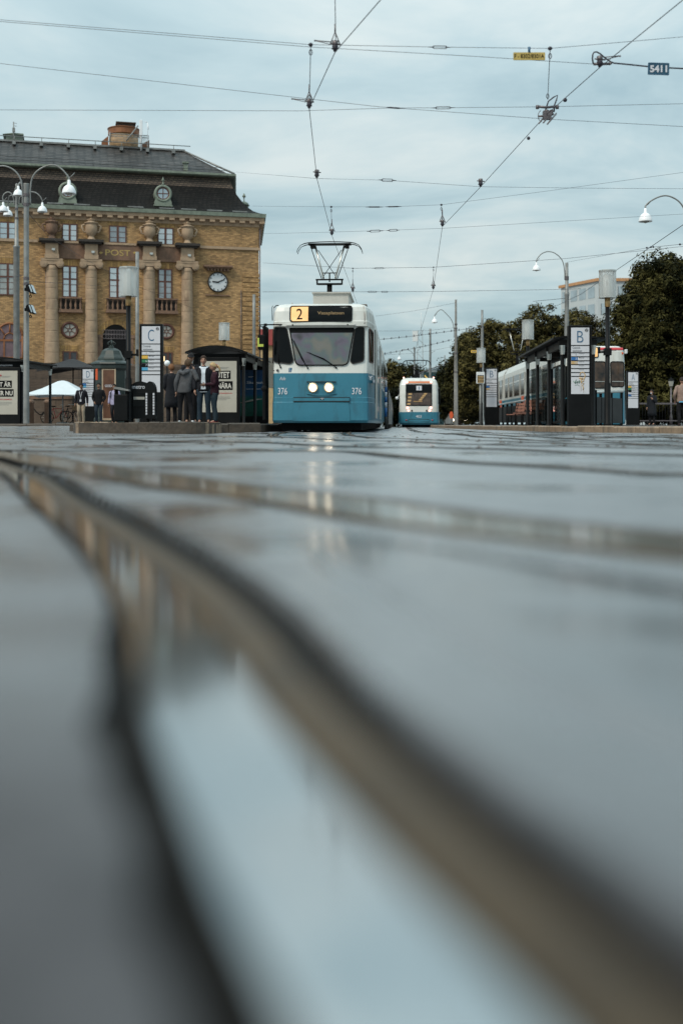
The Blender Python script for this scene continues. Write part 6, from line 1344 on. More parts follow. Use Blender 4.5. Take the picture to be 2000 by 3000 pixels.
def turnbuckle(parent, a, b, r=.02, frame=True):
    a, b = Vector(a), Vector(b); d = (b-a); mb = MB()
    p, q = a+d*.22, b-d*.22; up = Vector((0, 0, r*1.1))
    if frame: mb.tube([p+up, q+up], r*.28, 5); mb.tube([p-up, q-up], r*.28, 5); mb.tube([p+up, p-up], r*.4, 5); mb.tube([q+up, q-up], r*.4, 5)
    else: mb.tube([p, q], r*.75, 6)
    mb.tube([a, p], [r*.25, r*.6], 5); mb.tube([q, b], [r*.6, r*.25], 5); return mb.build('turnbuckle', M['wire'], parent)
def clamp(parent, p, s=1.0, arm=-1, tri=True):
    """suspension: triangle bracket, insulator, clamp; p is the contact-wire point"""
    p = Vector(p); mb = MB()
    mb.lathe([(.012*s, 0), (.03*s, .01*s), (.045*s, .05*s), (.075*s, .065*s), (.05*s, .085*s), (.065*s, .10*s), (.05*s, .13*s)], p, 10); mb.build('insulator', M['wire'], parent)
    mb = MB(); mb.lathe([(.05*s, .13*s), (.06*s, .15*s), (.06*s, .22*s), (.03*s, .23*s)], p, 8)
    if tri:
        for sg in (-1, 1): mb.tube([p+Vector((sg*.09*s, 0, .17*s)), p+Vector((0, 0, .40*s))], .011*s, 5)
        mb.tube([p+Vector((0, 0, .38*s)), p+Vector((0, 0, .56*s))], .015*s, 6)
    mb.tube([p+Vector((-.10*s, 0, .17*s)), p+Vector((.11*s, 0, .15*s))], .016*s, 6)
    if arm: mb.tube([p+Vector((arm*.08*s, 0, .20*s)), p+Vector((arm*.40*s, 0, .23*s))], .011*s, 5); mb.tube([p+Vector((arm*.08*s, 0, .15*s)), p+Vector((arm*.40*s, 0, .225*s))], .008*s, 5); mb.sphere(p+Vector((arm*.40*s, 0, .225*s)), .02*s, 5)
    mb.build('wire_clamp', M['fitting'], parent)
def hanger(parent, a, b):
    a, b = Vector(a), Vector(b); mb = MB(); mb.tube([a, b], .006, 5); n = 10
    for c in (a+Vector((0, 0, -.11)), b+Vector((0, 0, .06))): mb.tube([c+Vector((.022*math.cos(2*math.pi*k/n), 0, .04*math.sin(2*math.pi*k/n))) for k in range(n+2)], .006, 4, cap=False)
    mb.sphere(a, .035, 5, sz=.8); mb.build('hanger', M['wire'], parent)
GS = 'span wires across the street'
def span(label, pts, D, r=.0036):
    """pts in source pixels at depth(s) D"""
    ds = D if isinstance(D, (list, tuple)) else [D]*len(pts)
    W_ = [P(a, b, d) for (a, b), d in zip(pts, ds)]      # carry wires on to anchors well outside the view
    if pts[0][0] <= -300: W_.insert(0, W_[0]+(W_[0]-W_[1]).normalized()*9)
    if pts[-1][0] >= 2300: W_.append(W_[-1]+(W_[-1]-W_[-2]).normalized()*11)
    return wire('span_wire', label, W_, r, 'span wire', GS)
w1 = span('uppermost span wire, carrying the yellow number plate', [(-300, 26), (0, 58), (500, 98), (910, 131), (1278, 138), (1610, 142), (2000, 108), (2300, 80)], 16.4)
w2 = span('second span wire from the top, ending at the clamp with the black cable loop', [(-300, 36), (0, 63), (910, 138), (982, 142), (1400, 166), (1754, 189)], [16.3]*4+[16.6, 16.9])
w3 = span('span wire sagging diagonally below the two top wires', [(-300, 152), (0, 186), (905, 290), (1110, 313), (1600, 349), (2000, 371), (2300, 386)], 18.6)
w4 = span('nearly level span wire meeting the insulated section switch', [(-300, 321), (0, 322), (880, 325), (1150, 316.5), (1280, 316), (1600, 313), (2000, 304), (2300, 298)], 19.3)
w5 = span('span wire crossing the sky level with the dark mansard roof', [(690, 504), (927, 523), (1130, 528), (1407, 547), (1680, 551), (2000, 553), (2300, 556)], [60, 24.5, 24.5, 25.4, 26, 27, 28])
w6 = span('span wire from the eaves height that climbs steeply to the right', [(740, 604), (970, 606), (1140, 606), (1292, 600), (1600, 560), (2000, 505), (2300, 465)], [45, 32, 31, 30.5, 30, 30, 30])
w7 = span('span wire running just above the large tram pantograph', [(765, 685), (970, 680), (1130, 675), (1296, 669), (2000, 627), (2300, 610)], [45, 31.9, 31, 30.5, 31, 32])
w8 = span('thin span wire behind the pantograph of the large tram', [(770, 770), (1033, 786), (1130, 785), (1269, 783), (1650, 758), (2000, 722), (2300, 690)], [70, 45, 45, 44.7, 45, 45, 45], .007)
w9 = span('faint span wire low in the sky above the large tram roof', [(770, 855), (1033, 855), (1120, 855), (1269, 854), (1650, 848), (1700, 846)], 46, .007)
hanger(w1, P(910, 131, 16.4), P(906, 296, 19.1)); hanger(w1, P(1610, 142, 16.4), P(1603, 292, 19.4)); hanger(w6, P(970, 606, 31.9), P(971, 664, 31.9)); hanger(w6, P(1292, 600, 30.5), P(1295, 645, 30.5)); hanger(w8, P(1033, 786, 45.5), P(1033, 840, 45.5)); hanger(w8, P(1269, 783, 44.7), P(1269, 835, 44.7))
wire('drop_wire', 'vertical drop wire hanging from above the top left clamp', [P(980, -60, 16.2), P(983, 118, 16.2)], .006, 'wire')
clamp(cw1, (-.09, 16.2, 5.5), .72); clamp(cw1, (-.54, 19.1, 5.5), .72); clamp(cw1, (-.53, 24.5, 5.5), .8, 0, False); clamp(cw1, (-.27, 31.9, 5.5), .8, 0); clamp(cw1, (.45, 45.5, 5.5), .9, 0)
clamp(cw2, (3.83, 16.9, 5.5), .75, 1, False); clamp(cw2, (3.1, 25.4, 5.5), .8, 0, False); clamp(cw2, (2.7, 30.5, 5.5), .8, 0); clamp(cw2, (3.6, 44.7, 5.5), .9, 0)
mb = MB(); mb.tube([P(1737, 188, 16.9), P(1785, 187, 16.9)], .02, 6); mb.tube([P(1785, 184, 16.9), P(1788, 189, 16.9)], .025, 6); mb.build('arm', M['fitting'], cw2)
for par, a, b in ((w1, (1255, 138), (1320, 139)), (w4, (1262, 316.5), (1332, 315.5)), (w5, (1108, 527), (1160, 529)), (w7, (1132, 675.5), (1170, 674)), (w7, (1074, 678), (1122, 676)), (w6, (1070, 606.5), (1122, 606.5)), (w6, (1128, 606), (1176, 605)), (w8, (1090, 786), (1130, 785.5)), (w9, (1070, 855), (1110, 855)), (w9, (1112, 855), (1140, 855)), (w3, (1130, 314.5), (1180, 318))):
    D = {w1: 16.4, w3: 18.6, w4: 19.3, w5: 24.5, w6: 31, w7: 31, w8: 45, w9: 46}[par]; turnbuckle(par, P(*a, D), P(*b, D), .018 if D < 22 else .024, par is not w6 and par is not w3)
# section insulator on the right contact wire
D = 19.5; c = P(1601, 338, D); t = thing('section_insulator', 'insulated section switch with a cable loop on the right contact wire', 'insulator', tuple(c))
mb = MB(); mb.tube([P(1572, 312, D)-c, P(1600, 315, D)-c, P(1632, 311, D)-c], .022, 6)
for px in (1573, 1631): mb.tube([P(px, 309, D)-c, P(px, 319, D)-c], .03, 6)
mb.build('arm', M['fitting'], t)
mb = MB(); mb.tube([P(1596, 325, D)-c, P(1605, 297, D)-c, P(1620, 285, D)-c, P(1632, 279, D)-c, P(1629, 292, D)-c, P(1623, 308, D)-c, P(1622, 328, D)-c], .012, 6); mb.build('cable', M['wire'], t)
mb = MB()
for a, b in (((1577, 362), (1602, 332)), ((1590, 360), (1612, 334)), ((1602, 364), (1628, 332)), ((1607, 358), (1628, 334))): mb.tube([P(*a, D-.2)-c, P(*b, D+.2)-c], .013, 6)
for q in ((1600, 330), (1608, 334), (1614, 330)): mb.lathe([(.02, -.05), (.05, -.03), (.03, 0), (.05, .03), (.02, .05)], P(*q, D)-c, 8)
n = 12; mb.tube([P(1587+12*math.cos(R(110+k*14)), 340+17*-math.sin(R(110+k*14)), D)-c for k in range(n)], .006, 4); mb.tube([P(1576, 341, D)-c, P(1600, 340, D)-c], .018, 6)
mb.box(-.07, .07, -.05, .05, -.07, .07); mb.build('insulator', M['fitting'], t)
for q in ((1654, 293), (1545, 405)): pass
for px, py, dd in ((1654, 293, 18.5), (1547, 405, 22)): mb = MB(); mb.sphere(P(px, py, dd), .035, 5); mb.build('splice_clip', M['wire'], cw2)
# yellow plate
D = 16.36; c = P(1549, 165, D); t = thing('number_plate', 'yellow plate lettered F - 8302/8301A hanging from the top span wire', 'sign', tuple(c)); k = D/F
mb = MB(); mb.bbox(-46.5*k, 46.5*k, -.006, .006, -11.5*k, 11.5*k, .004); mb.build('plate', mat('plate_yellow', (.42, .31, .085), .5, var=.12, vs=4), t)
mb = MB(); mb.tube([(0, 0, 11*k), (0, 0, 27*k)], .018, 6); mb.box(-3.5*k, 3.5*k, -.015, .015, 21*k, 27*k); mb.box(-3*k, 3*k, -.015, .015, 11*k, 13*k); mb.build('hook', M['ink'], t)
text_obj('lettering', 'F - 8302/8301A', 0, 0, 87*k, 12.5*k, M['blackmatt'], t, y=-.006, off=.003, bold=.01)
# feeder cable and blue plate
D = 16.9
wire('feeder_cable', 'thick black feeder cable looping up from the clamp to the blue plate', [P(*q, D) for q in ((1736, 186), (1734, 172), (1735, 160), (1739, 153), (1746, 152), (1756, 157), (1770, 169), (1785, 180), (1797, 185), (1830, 188), (1897, 195), (1960, 199), (2000, 201), (2300, 218), (3100, 225))], .012, 'cable')
c = P(1926.5, 202, D-.03); k = D/F; t = thing('number_plate', 'dark blue plate lettered 5411 in white, fixed on the thick black cable', 'sign', tuple(c))
mb = MB(); rp_ = rpoly([(-31*k, -17*k), (31*k, -19*k), (32*k, 16.5*k), (-30*k, 18.5*k)], .015); mb.prism_xz(rp_, -.012, .0); pl_ = mb.build('plate', mat('plate_blue', (.007, .055, .10), .45), t)
mb = MB(); outline(mb, [(x*.97, z*.95) for x, z in rp_], lambda x, z: -.012, .0, .004); mb.build('border', M['ink'], pl_)
text_obj('lettering', '5411', 0, -.002, 50*k, 21*k, M['panel'], t, y=-.012, off=.004, bold=.035)
# feeder at the right and clip
wire('feeder_wire', 'straight feeder wire slanting down behind the glass lamp at the right', [P(2700, 190, 15), P(2200, 525, 24), P(2000, 658, 30), P(1905, 723, 35), P(1700, 862, 52), P(1540, 938, 85)], .010, 'wire')
wf = wire('span_wire', 'thin wire in front of the dark tree tops with a small clamp', [P(1660, 768, 66), P(1900, 725, 35.2), P(2000, 715, 33), P(2300, 690, 30)], .006, 'span wire', GS); mb = MB()
for px, py, dd in ((1893, 726, 35.6), (1905, 724, 35.1), (1912, 723.5, 34.9), (1990, 716, 33.2)): mb.lathe([(.012, -.03), (.04, 0), (.012, .03)], P(px, py, dd), 8)
mb.build('wire_clamp', M['wire'], wf)
wire('span_wire', 'thin wire tied between two clamps low on the right mast', [P(1560, 883, 64), P(1655, 874, 64.8)], .012, 'span wire', GS)
# far wires with spacers
for lab, pts, D, sp in (('far wire with many small spacers just above the lamp over the tram', [(1113, 994), (1200, 985), (1300, 972), (1420, 956)], 75, 14), ('lower far wire with spacers sloping up to the trees', [(1118, 1037), (1180, 1026), (1250, 1012), (1322, 995)], 80, 12), ('far wire that dips below the spaced wires beside the tram', [(1120, 1040), (1200, 1036), (1260, 1028), (1340, 1012)], 95, 0), ('faint far wire rising behind the small tram to the mast', [(1100, 926), (1190, 914), (1240, 906), (1334, 887)], 82, 0), ('second faint far wire just below the rising one', [(1100, 970), (1250, 969), (1330, 960)], 82, 0)):
    o = span(lab, pts, D, .008)
    if sp:
        mb = MB(); c = np.array(pts, float)
        for k in range(sp):
            u = c[0, 0]+(c[-1, 0]-c[0, 0])*(k+.5)/sp; v = np.interp(u, c[:, 0], c[:, 1]); mb.tube([P(u, v-3, D), P(u, v+3, D)], .03, 5)
        mb.tube([P(a, b+1.6, D) for a, b in pts], .007, 4); mb.build('spacer', M['wire'], o)
wire('span_wire', 'short thin wire tied between two masts above the poster shelter', [P(-40, 818, 54), P(40, 812, 50), P(70, 806, 41)], .008, 'span wire', GS)
wire('span_wire', 'slack wire sloping from the lamp mast across the brick facade', [P(84, 624, 41), P(140, 690, 60), P(250, 760, 75), P(400, 838, 84), P(570, 905, 90.5)], .010, 'span wire', GS)
wire('span_wire', 'level wire from the twin arm mast across the columns', [P(86, 824, 40), P(180, 830, 60), P(300, 838, 80)], .008, 'span wire', GS)

# ------------------------------------------------------------------ people
def skin_geo(verts, edges, root, sub=1):
    me = bpy.data.meshes.new('tmp'); me.from_pydata([v[0] for v in verts], edges, []); o = bpy.data.objects.new('tmp', me); COL.objects.link(o)
    md = o.modifiers.new('s', 'SKIN'); md.use_smooth_shade = True; md.branch_smoothing = .6
    sd = o.modifiers.new('u', 'SUBSURF'); sd.levels = sub; sd.render_levels = sub
    sk = me.skin_vertices[0].data
    for i, v in enumerate(verts): r = v[1]; sk[i].radius = (r, r) if not isinstance(r, tuple) else r; sk[i].use_root = (i == root)
    bpy.context.view_layer.update(); ev = o.evaluated_get(bpy.context.evaluated_depsgraph_get()); m2 = bpy.data.meshes.new_from_object(ev)
    V = [tuple(v.co) for v in m2.vertices]; Fc = [list(p.vertices) for p in m2.polygons]
    bpy.data.objects.remove(o); bpy.data.meshes.remove(me); bpy.data.meshes.remove(m2); return V, Fc
cloth_cache = {}
def cloth(col, rough=.85):
    k = tuple(col)
    if k not in cloth_cache: cloth_cache[k] = mat('cloth', col, rough, var=.22, vs=9, bump=.5, bs=14, spec=.2)
    return cloth_cache[k]
def person(label, px, D, zb, H, face, top, legs, shoes, hair, hairstyle='short', hat=None, skin='skin', pose=None, group='people at the tram stop', inner=None, extras=None, long_coat=False, slim=1.07):
    t = thing('person', label, 'person', (PX(px, D), D, zb), R(face), group)
    J = dict(pelvis=(0, 0, .52), waist=(0, 0, .605), chest=(0, .0, .715), neck=(0, .002, .83), head=(0, -.004, .875),
             shL=(.098, .004, .795), elL=(.128, .018, .635), wrL=(.135, -.015, .50), shR=(-.098, .004, .795), elR=(-.128, .018, .635), wrR=(-.135, -.015, .50),
             hipL=(.05, 0, .50), knL=(.055, -.008, .28), anL=(.058, .012, .05), hipR=(-.05, 0, .50), knR=(-.055, -.008, .28), anR=(-.058, .012, .05))
    J.update({k: v for k, v in (pose or {}).items() if k not in ('tilt', 'turn')}); j = {k: Vector(v)*H for k, v in J.items()}
    for s in 'LR': j['toe'+s] = j['an'+s]+Vector((0 if s == 'L' else 0, -.085, -.03))*H
    ri = dict(hem=.05, pelvis=.052, waist=.048, chest=.052, neck=.027, head=.030, sh=.030, el=.023, wr=.016, hip=.040, kn=.027, an=.018, toe=.018)
    def skl(names, pairs, add=0, ov={}):
        vs = []
        for n_ in names: b_ = n_[:-1] if n_[-1] in 'LR' else n_; r = (ov.get(b_, ri[b_])*slim+add)*H; vs.append((tuple(j[n_]), r))
        return vs, [(names.index(a), names.index(b_)) for a, b_ in pairs]
    allp = [('pelvis', 'waist'), ('waist', 'chest'), ('chest', 'neck'), ('neck', 'head')]+[(a+s, b_+s) for s in 'LR' for a, b_ in (('sh', 'el'), ('el', 'wr'), ('hip', 'kn'), ('kn', 'an'), ('an', 'toe'))]+[('chest', 'sh'+s) for s in 'LR']+[('pelvis', 'hip'+s) for s in 'LR']
    names = ['pelvis', 'waist', 'chest', 'neck', 'head']+[a+s for s in 'LR' for a in ('sh', 'el', 'wr', 'hip', 'kn', 'an', 'toe')]
    vs, es = skl(names, allp); V, Fc = skin_geo(vs, es, 0); body = MB(); body.add(V, Fc, 0, True)
    # head
    hc = j['head']+Vector((0, -.006, .048))*H; tl = (pose or {}).get('tilt', 0); prof = (pose or {}).get('turn', 0)
    Mh = Matrix.Translation(hc) @ Matrix.Rotation(R(prof), 4, 'Z') @ Matrix.Rotation(R(tl), 4, 'X')
    def hpt(th, ph, grow=0):
        x = math.sin(th)*math.sin(ph); y = -math.sin(th)*math.cos(ph); z = math.cos(th)
        rx, ry, rz = .0415+grow, .052+grow, .064+grow
        if z < 0: rx *= 1-.30*(-z)**1.3; ry *= 1-.12*(-z)
        px_, py_, pz_ = x*rx, y*ry, z*rz
        if y < -.5 and grow == 0:
            g = math.exp(-((x/.16)**2+((z+.18)/.16)**2)); py_ -= .013*g
            g2 = math.exp(-(((abs(x)-.38)/.16)**2+((z-.12)/.13)**2)); py_ += .006*g2
            py_ -= .005*math.exp(-((x/.3)**2+((z+.88)/.2)**2))
        return Mh @ (Vector((px_, py_, pz_))*H)
    nt_, np__ = 14, 20
    hv = [hpt(math.pi*(i+.0001)/nt_, 2*math.pi*k/np__) for i in range(nt_+1) for k in range(np__)]
    body.add(hv, [(i*np__+k, i*np__+(k+1) % np__, (i+1)*np__+(k+1) % np__, (i+1)*np__+k) for i in range(nt_) for k in range(np__)], 0, True)
    for sg in (-1, 1):
        c = Mh @ (Vector((sg*.042, .004, -.004))*H); body.sphere(c, .011*H, 5, sx=.4, sy=.8, sz=1.25)
        c = Mh @ (Vector((sg*.0165, -.0475, .008))*H); body.sphere(c, .0052*H, 4, 1)
        body.tube([Mh @ (Vector((sg*.008, -.051, .018))*H), Mh @ (Vector((sg*.026, -.046, .019))*H)], .0024*H, 4, 1)
    body.tube([Mh @ (Vector((a, -.049+abs(a)*.25, -.031))*H) for a in (-.013, 0, .013)], .0032*H, 4, 2)
    # hands
    for s in 'LR':
        w_ = j['wr'+s]; d = (w_-j['el'+s]).normalized(); sd = 1 if s == 'L' else -1
        q = d.cross(Vector((sd, 0, 0))).normalized() if abs(d.x) < .9 else Vector((0, -1, 0)); n_ = d.cross(q).normalized()   # q: across the palm
        c = w_+d*.026*H; mb_ = [w_+d*.0*H, w_+d*.02*H, w_+d*.045*H]
        body.tube(mb_, [.014*H, .019*H, .017*H], 8)
        for f_ in range(4):
            o_ = (f_-1.5)*.0098*H; ln = (.040, .046, .043, .034)[f_]*H; b0 = w_+d*.044*H+q*o_
            cu_ = n_*(-sd*.35); body.tube([b0, b0+d*ln*.45+cu_*ln*.2, b0+(d*.8+cu_).normalized()*ln*.75+cu_*ln*.2, b0+d*ln*.85+cu_*ln*.8], [.0052*H, .005*H, .0046*H, .0036*H], 6)
        b0 = w_+d*.018*H-q*.014*H*-1; body.tube([b0, b0+(d*.6+q*.8).normalized()*.020*H, b0+(d*.9+q*.6).normalized()*.036*H], [.0065*H, .006*H, .0045*H], 6)
    body.build('body', [M[skin], M['eye'], M['lip']], t)
    # trousers: hips and two legs in one mesh
    rngp = random.Random(label)
    def loft(mb, rings_, n=18, capt=True):
        vs_ = []
        for c_, rx, ry in rings_:
            for k in range(n):
                a = 2*math.pi*k/n; w_ = 1+rngp.uniform(-.022, .022); ex = abs(math.cos(a))**.85*(1 if math.cos(a) > 0 else -1); ey = abs(math.sin(a))**.85*(1 if math.sin(a) > 0 else -1)
                vs_.append(Vector((c_.x+rx*H*ex*w_, c_.y+ry*H*ey*w_, c_.z)))
        m_ = len(rings_); mb.add(vs_, [(i*n+k, i*n+(k+1) % n, (i+1)*n+(k+1) % n, (i+1)*n+k) for i in range(m_-1) for k in range(n)]+([list(range(n)), [(m_-1)*n+k for k in range(n)]] if capt else []), 0, True)
    def spine(z):
        ks = ['pelvis', 'waist', 'chest', 'neck']; zs = [j[k].z/H for k in ks]
        if z <= zs[0]: return Vector((j['pelvis'].x, j['pelvis'].y, z*H))
        return Vector((float(np.interp(z, zs, [j[k].x for k in ks])), float(np.interp(z, zs, [j[k].y for k in ks])), z*H))
    def limb(mb, pts, rs, sub_=4):
        c_ = catmull([tuple(q) for q in pts], sub_); rr = np.interp(np.linspace(0, len(pts)-1, len(c_)), range(len(pts)), rs)
        mb.tube([Vector(q) for q in c_], [float(r)*H*(1+rngp.uniform(-.05, .05)) for r in rr], 12)
    sw = slim
    mb = MB(); loft(mb, [(spine(z), rx*sw, ry) for z, rx, ry in ((.452, .070, .055), (.47, .091, .064), (.50, .092, .066), (.54, .084, .060), (.575, .078, .055))])
    for s in 'LR':
        h_, k_, a_ = j['hip'+s], j['kn'+s], j['an'+s]; limb(mb, [h_+Vector((0, .002, -.005))*H, h_*.5+k_*.5+Vector((0, -.004, 0))*H, k_, k_*.5+a_*.5+Vector((0, .008, 0))*H, a_+Vector((0, .0, -.012))*H], [.056*sw, .049, .037, .036, .033])
    mb.build('trousers', cloth(legs), t)
    # top: torso and sleeves in one mesh
    mb = MB(); base = [(.470, .094, .069), (.485, .098, .072), (.53, .096, .071), (.60, .092, .066), (.66, .096, .068), (.72, .100, .068), (.765, .102, .063), (.795, .088, .054), (.815, .066, .047), (.832, .040, .040), (.842, .035, .036)]
    if long_coat: base = [(.27, .115, .095), (.36, .110, .088), (.44, .104, .080)]+base[2:]
    loft(mb, [(spine(z), rx*sw, ry) for z, rx, ry in base])
    for s in 'LR':
        S_, E_, W_ = j['sh'+s], j['el'+s], j['wr'+s]; ins = S_+(spine(S_.z/H)-S_)*.35
        limb(mb, [ins, S_+Vector((0, 0, -.006))*H, S_*.5+E_*.5, E_, E_*.45+W_*.55, W_+(E_-W_)*.06], [.036, .039, .035*sw, .031*sw, .028*sw, .023])
    jk = mb.build('jacket', cloth(top), t)
    # shoes
    for s in 'LR':
        a = j['an'+s]; mb = MB(); z0 = a.z-.05*H
        vs_ = []; fw = Vector((0, -1, 0))
        for u, wd, hh in ((.035, .020, .045), (.01, .024, .055), (-.03, .025, .040), (-.07, .027, .026), (-.10, .022, .018), (-.112, .010, .012)):
            vs_ += [a+Vector((-wd, u, -.05))*H, a+Vector((wd, u, -.05))*H, a+Vector((wd*.8, u, -.05+hh))*H, a+Vector((-wd*.8, u, -.05+hh))*H]
        mb.add(vs_, [(i*4+k, i*4+(k+1) % 4, (i+1)*4+(k+1) % 4, (i+1)*4+k) for i in range(5) for k in range(4)]+[(3, 2, 1, 0), (20, 21, 22, 23)], 0, True); mb.build('shoe', cloth(shoes, .6), t)
    # hair
    mb = MB(); n1, n2 = 12, 24; vs_ = []; lim = []
    for k in range(n2):
        ph = 2*math.pi*k/n2; f_ = .5+.5*math.cos(ph)       # 1 = front, 0 = back
        lo = {'short': 1.85, 'mid': 2.15, 'long': 2.35, 'pony': 1.95, 'crop': 1.65}[hairstyle]
        lim.append((1.0+.10*math.sin(k*3.3))*f_**1.5+(lo+.08*math.sin(k*4.1))*(1-f_**1.5))
    for i in range(n1+1):
        for k in range(n2):
            th = lim[k]*i/n1+1e-4; g = .0105*(1+.35*math.sin(k*2.7+i*1.3)+.25*math.sin(k*5.1))*(1 if i < n1 else .35)*(.6 if hat else 1)
            if hairstyle in ('mid', 'long') : g += .004*math.sin(math.pi*min(1, i/n1))
            vs_.append(hpt(th, 2*math.pi*k/n2, g))
    mb.add(vs_, [(i*n2+k, i*n2+(k+1) % n2, (i+1)*n2+(k+1) % n2, (i+1)*n2+k) for i in range(n1) for k in range(n2)], 0, True)
    if hairstyle == 'long':
        for dx in (-.03, -.012, .008, .028): mb.tube([Mh @ (Vector((dx, .046, .0))*H), Mh @ (Vector((dx*1.3, .052, -.06))*H), Mh @ (Vector((dx*1.5, .058, -.12))*H)], [.022*H, .022*H, .010*H], 7)
    if hairstyle == 'pony': mb.tube([Mh @ (Vector((0, .05, .012))*H), Mh @ (Vector((0, .085, .0))*H), Mh @ (Vector((0, .10, -.05))*H), Mh @ (Vector((0, .095, -.125))*H)], [.014*H, .019*H, .016*H, .005*H], 7)
    mb.build('hair', cloth(hair, .7), t)
    if hat:
        mb = MB(); vs_ = []
        for i in range(9):
            for k in range(n2): vs_.append(hpt(1.28*i/8+1e-4, 2*math.pi*k/n2, .0125))
        mb.add(vs_, [(i*n2+k, i*n2+(k+1) % n2, (i+1)*n2+(k+1) % n2, (i+1)*n2+k) for i in range(8) for k in range(n2)], 0, True)
        br = [Mh @ (Vector((a, b_, c_))*H) for a, b_, c_ in ((-.042, -.035, .024), (-.035, -.085, .012), (0, -.098, .012), (.035, -.085, .012), (.042, -.035, .024))]
        mb.add(br+[v+Vector((0, 0, .006*H)) for v in br], [(0, 1, 2, 3, 4), (9, 8, 7, 6, 5)]+[(i, i+1, i+6, i+5) for i in range(4)]); mb.build('cap', cloth(hat), t)
    if inner:   # open jacket: strip of the hoodie and its hood
        mb = MB(); c = j['chest']; vs_ = []
        for z, y, w_ in ((.50, -.079, .034), (.60, -.076, .03), (.72, -.079, .026), (.78, -.071, .032), (.82, -.056, .042)): vs_ += [Vector((-w_, y*slim, z))*H, Vector((w_, y*slim, z))*H]
        mb.add(vs_, [(2*i, 2*i+1, 2*i+3, 2*i+2) for i in range(4)]+[(2*i+2, 2*i+3, 2*i+1, 2*i) for i in ()], 0, True)
        n_ = 12; mb.tube([Vector((.052*math.sin(2*math.pi*k/n_), .012-.052*math.cos(2*math.pi*k/n_), .818+.012*math.cos(2*math.pi*k/n_+math.pi)))*H for k in range(n_+2)], .021*H, 8, cap=False)
        loft(mb, [(spine(.455), .090, .066), (spine(.48), .093, .067)]); mb.build('hoodie', cloth(inner), t)
    if extras: extras(t, H, j, Mh)
    return t
blk = (.011, .012, .016); jean = (.022, .038, .055)
person('tall person in a black cap and black jacket standing behind the others', 559, 31.6, ZL, 1.96, 12, blk, (.012, .012, .014), (.02, .02, .02), (.24, .15, .07), 'mid', hat=(.010, .010, .012))
def hood(t, H, j, Mh):
    mb = MB(); n_ = 12; mb.tube([Vector((.06*math.sin(R(-115+230*k/n_)), .014+.055*math.cos(R(-115+230*k/n_)), .805-.03*math.cos(R(-115+230*k/n_))))*H for k in range(n_+1)], [.012*H]+[.026*H]*(n_-1)+[.012*H], 8)
    mb.tube([Vector((-.04, .062, .79))*H, Vector((0, .078, .755))*H, Vector((.04, .062, .79))*H], [.02*H, .026*H, .02*H], 8); mb.build('hood', cloth((.085, .085, .09)), t)
person('person in a grey hoodie and white shoes with one hand at the ear, back turned', 541, 29.7, ZL, 1.70, 174, (.085, .085, .09), (.010, .010, .012), (.62, .64, .66), (.10, .060, .035), 'mid', extras=hood,
       pose=dict(pelvis=(.01, 0, .51), waist=(0, .0, .60), chest=(-.025, -.03, .715), neck=(-.035, -.045, .83), head=(-.038, -.06, .87), shL=(.075, -.02, .79), shR=(-.125, -.03, .80), elL=(.125, .03, .63), wrL=(.13, .0, .49), elR=(-.20, -.02, .665), wrR=(-.125, -.09, .83), hipL=(.055, 0, .5), knL=(.07, -.01, .28), anL=(.075, .0, .05), hipR=(-.045, 0, .5), knR=(-.085, -.03, .29), anR=(-.125, -.02, .05), tilt=-5))
def redbag(t, H, j, Mh):
    mb = MB(); mb.bbox(-.06, -.01, -.10, .16, .12, .50, .02); mb.build('bag', M['red'], t)
person('person in a long dark coat with reddish brown hair, facing away beside pylon C', 503, 30.8, ZL, 1.62, 205, (.013, .014, .018), (.01, .01, .012), (.02, .02, .02), (.16, .075, .035), 'mid', long_coat=True, extras=None, pose=dict(elL=(.11, -.01, .63), wrL=(.08, -.07, .56)))
person('young man in an open black jacket over a white hoodie, wearing jeans', 597, 31.0, ZL, 1.86, 3, blk, jean, (.02, .02, .02), (.035, .022, .016), 'short', inner=(.58, .64, .70), pose=dict(elR=(-.135, .02, .63), wrR=(-.125, -.03, .485), hipL=(.055, 0, .5), knL=(.062, -.01, .28), anL=(.07, .01, .05)))
def phone(t, H, j, Mh):
    mb = MB(); c = (j['wrL']+j['wrR'])/2+Vector((0, -.07, .03)); mb.bbox(c.x-.04, c.x+.04, c.y-.07, c.y+.07, c.z-.006, c.z+.008, .004); p = mb.build('phone', M['black'], t)
    mb = MB(); c = Mh @ (Vector((0, .055, .012))*H); n_ = 10; mb.tube([c+Vector((.02*math.cos(2*math.pi*k/n_), 0, .02*math.sin(2*math.pi*k/n_)))*H for k in range(n_+2)], .008*H, 6, cap=False); mb.build('hair_tie', M['red'], t)
person('blond woman with a ponytail and maroon jumper, looking at a phone', 629, 30.2, ZL, 1.63, -78, (.030, .010, .017), (.020, .034, .045), (.13, .02, .025), (.42, .30, .16), 'pony', extras=phone, slim=.92, pose=dict(elL=(.12, -.02, .64), wrL=(.045, -.155, .635), elR=(-.12, -.02, .64), wrR=(-.045, -.155, .625), tilt=10, head=(0, -.018, .875)))
def lany(t, H, j, Mh):
    mb = MB()
    for sg in (-1, 1): mb.tube([Vector((sg*.045, .01, .835))*H, Vector((sg*.03, -.068, .78))*H, Vector((0, -.075, .66))*H, Vector((0, -.077, .60))*H], .006*H, 4)
    mb.box(-.022*H, .022*H, -.085*H, -.077*H, .545*H, .60*H); mb.build('lanyard', M['panel'], t)
    mb = MB(); mb.tube([Vector((-.122, -.02, .80))*H, Vector((-.158, -.02, .70))*H, Vector((-.165, -.01, .63))*H], .008*H, 5); mb.build('sleeve_stripe', M['panel'], t)
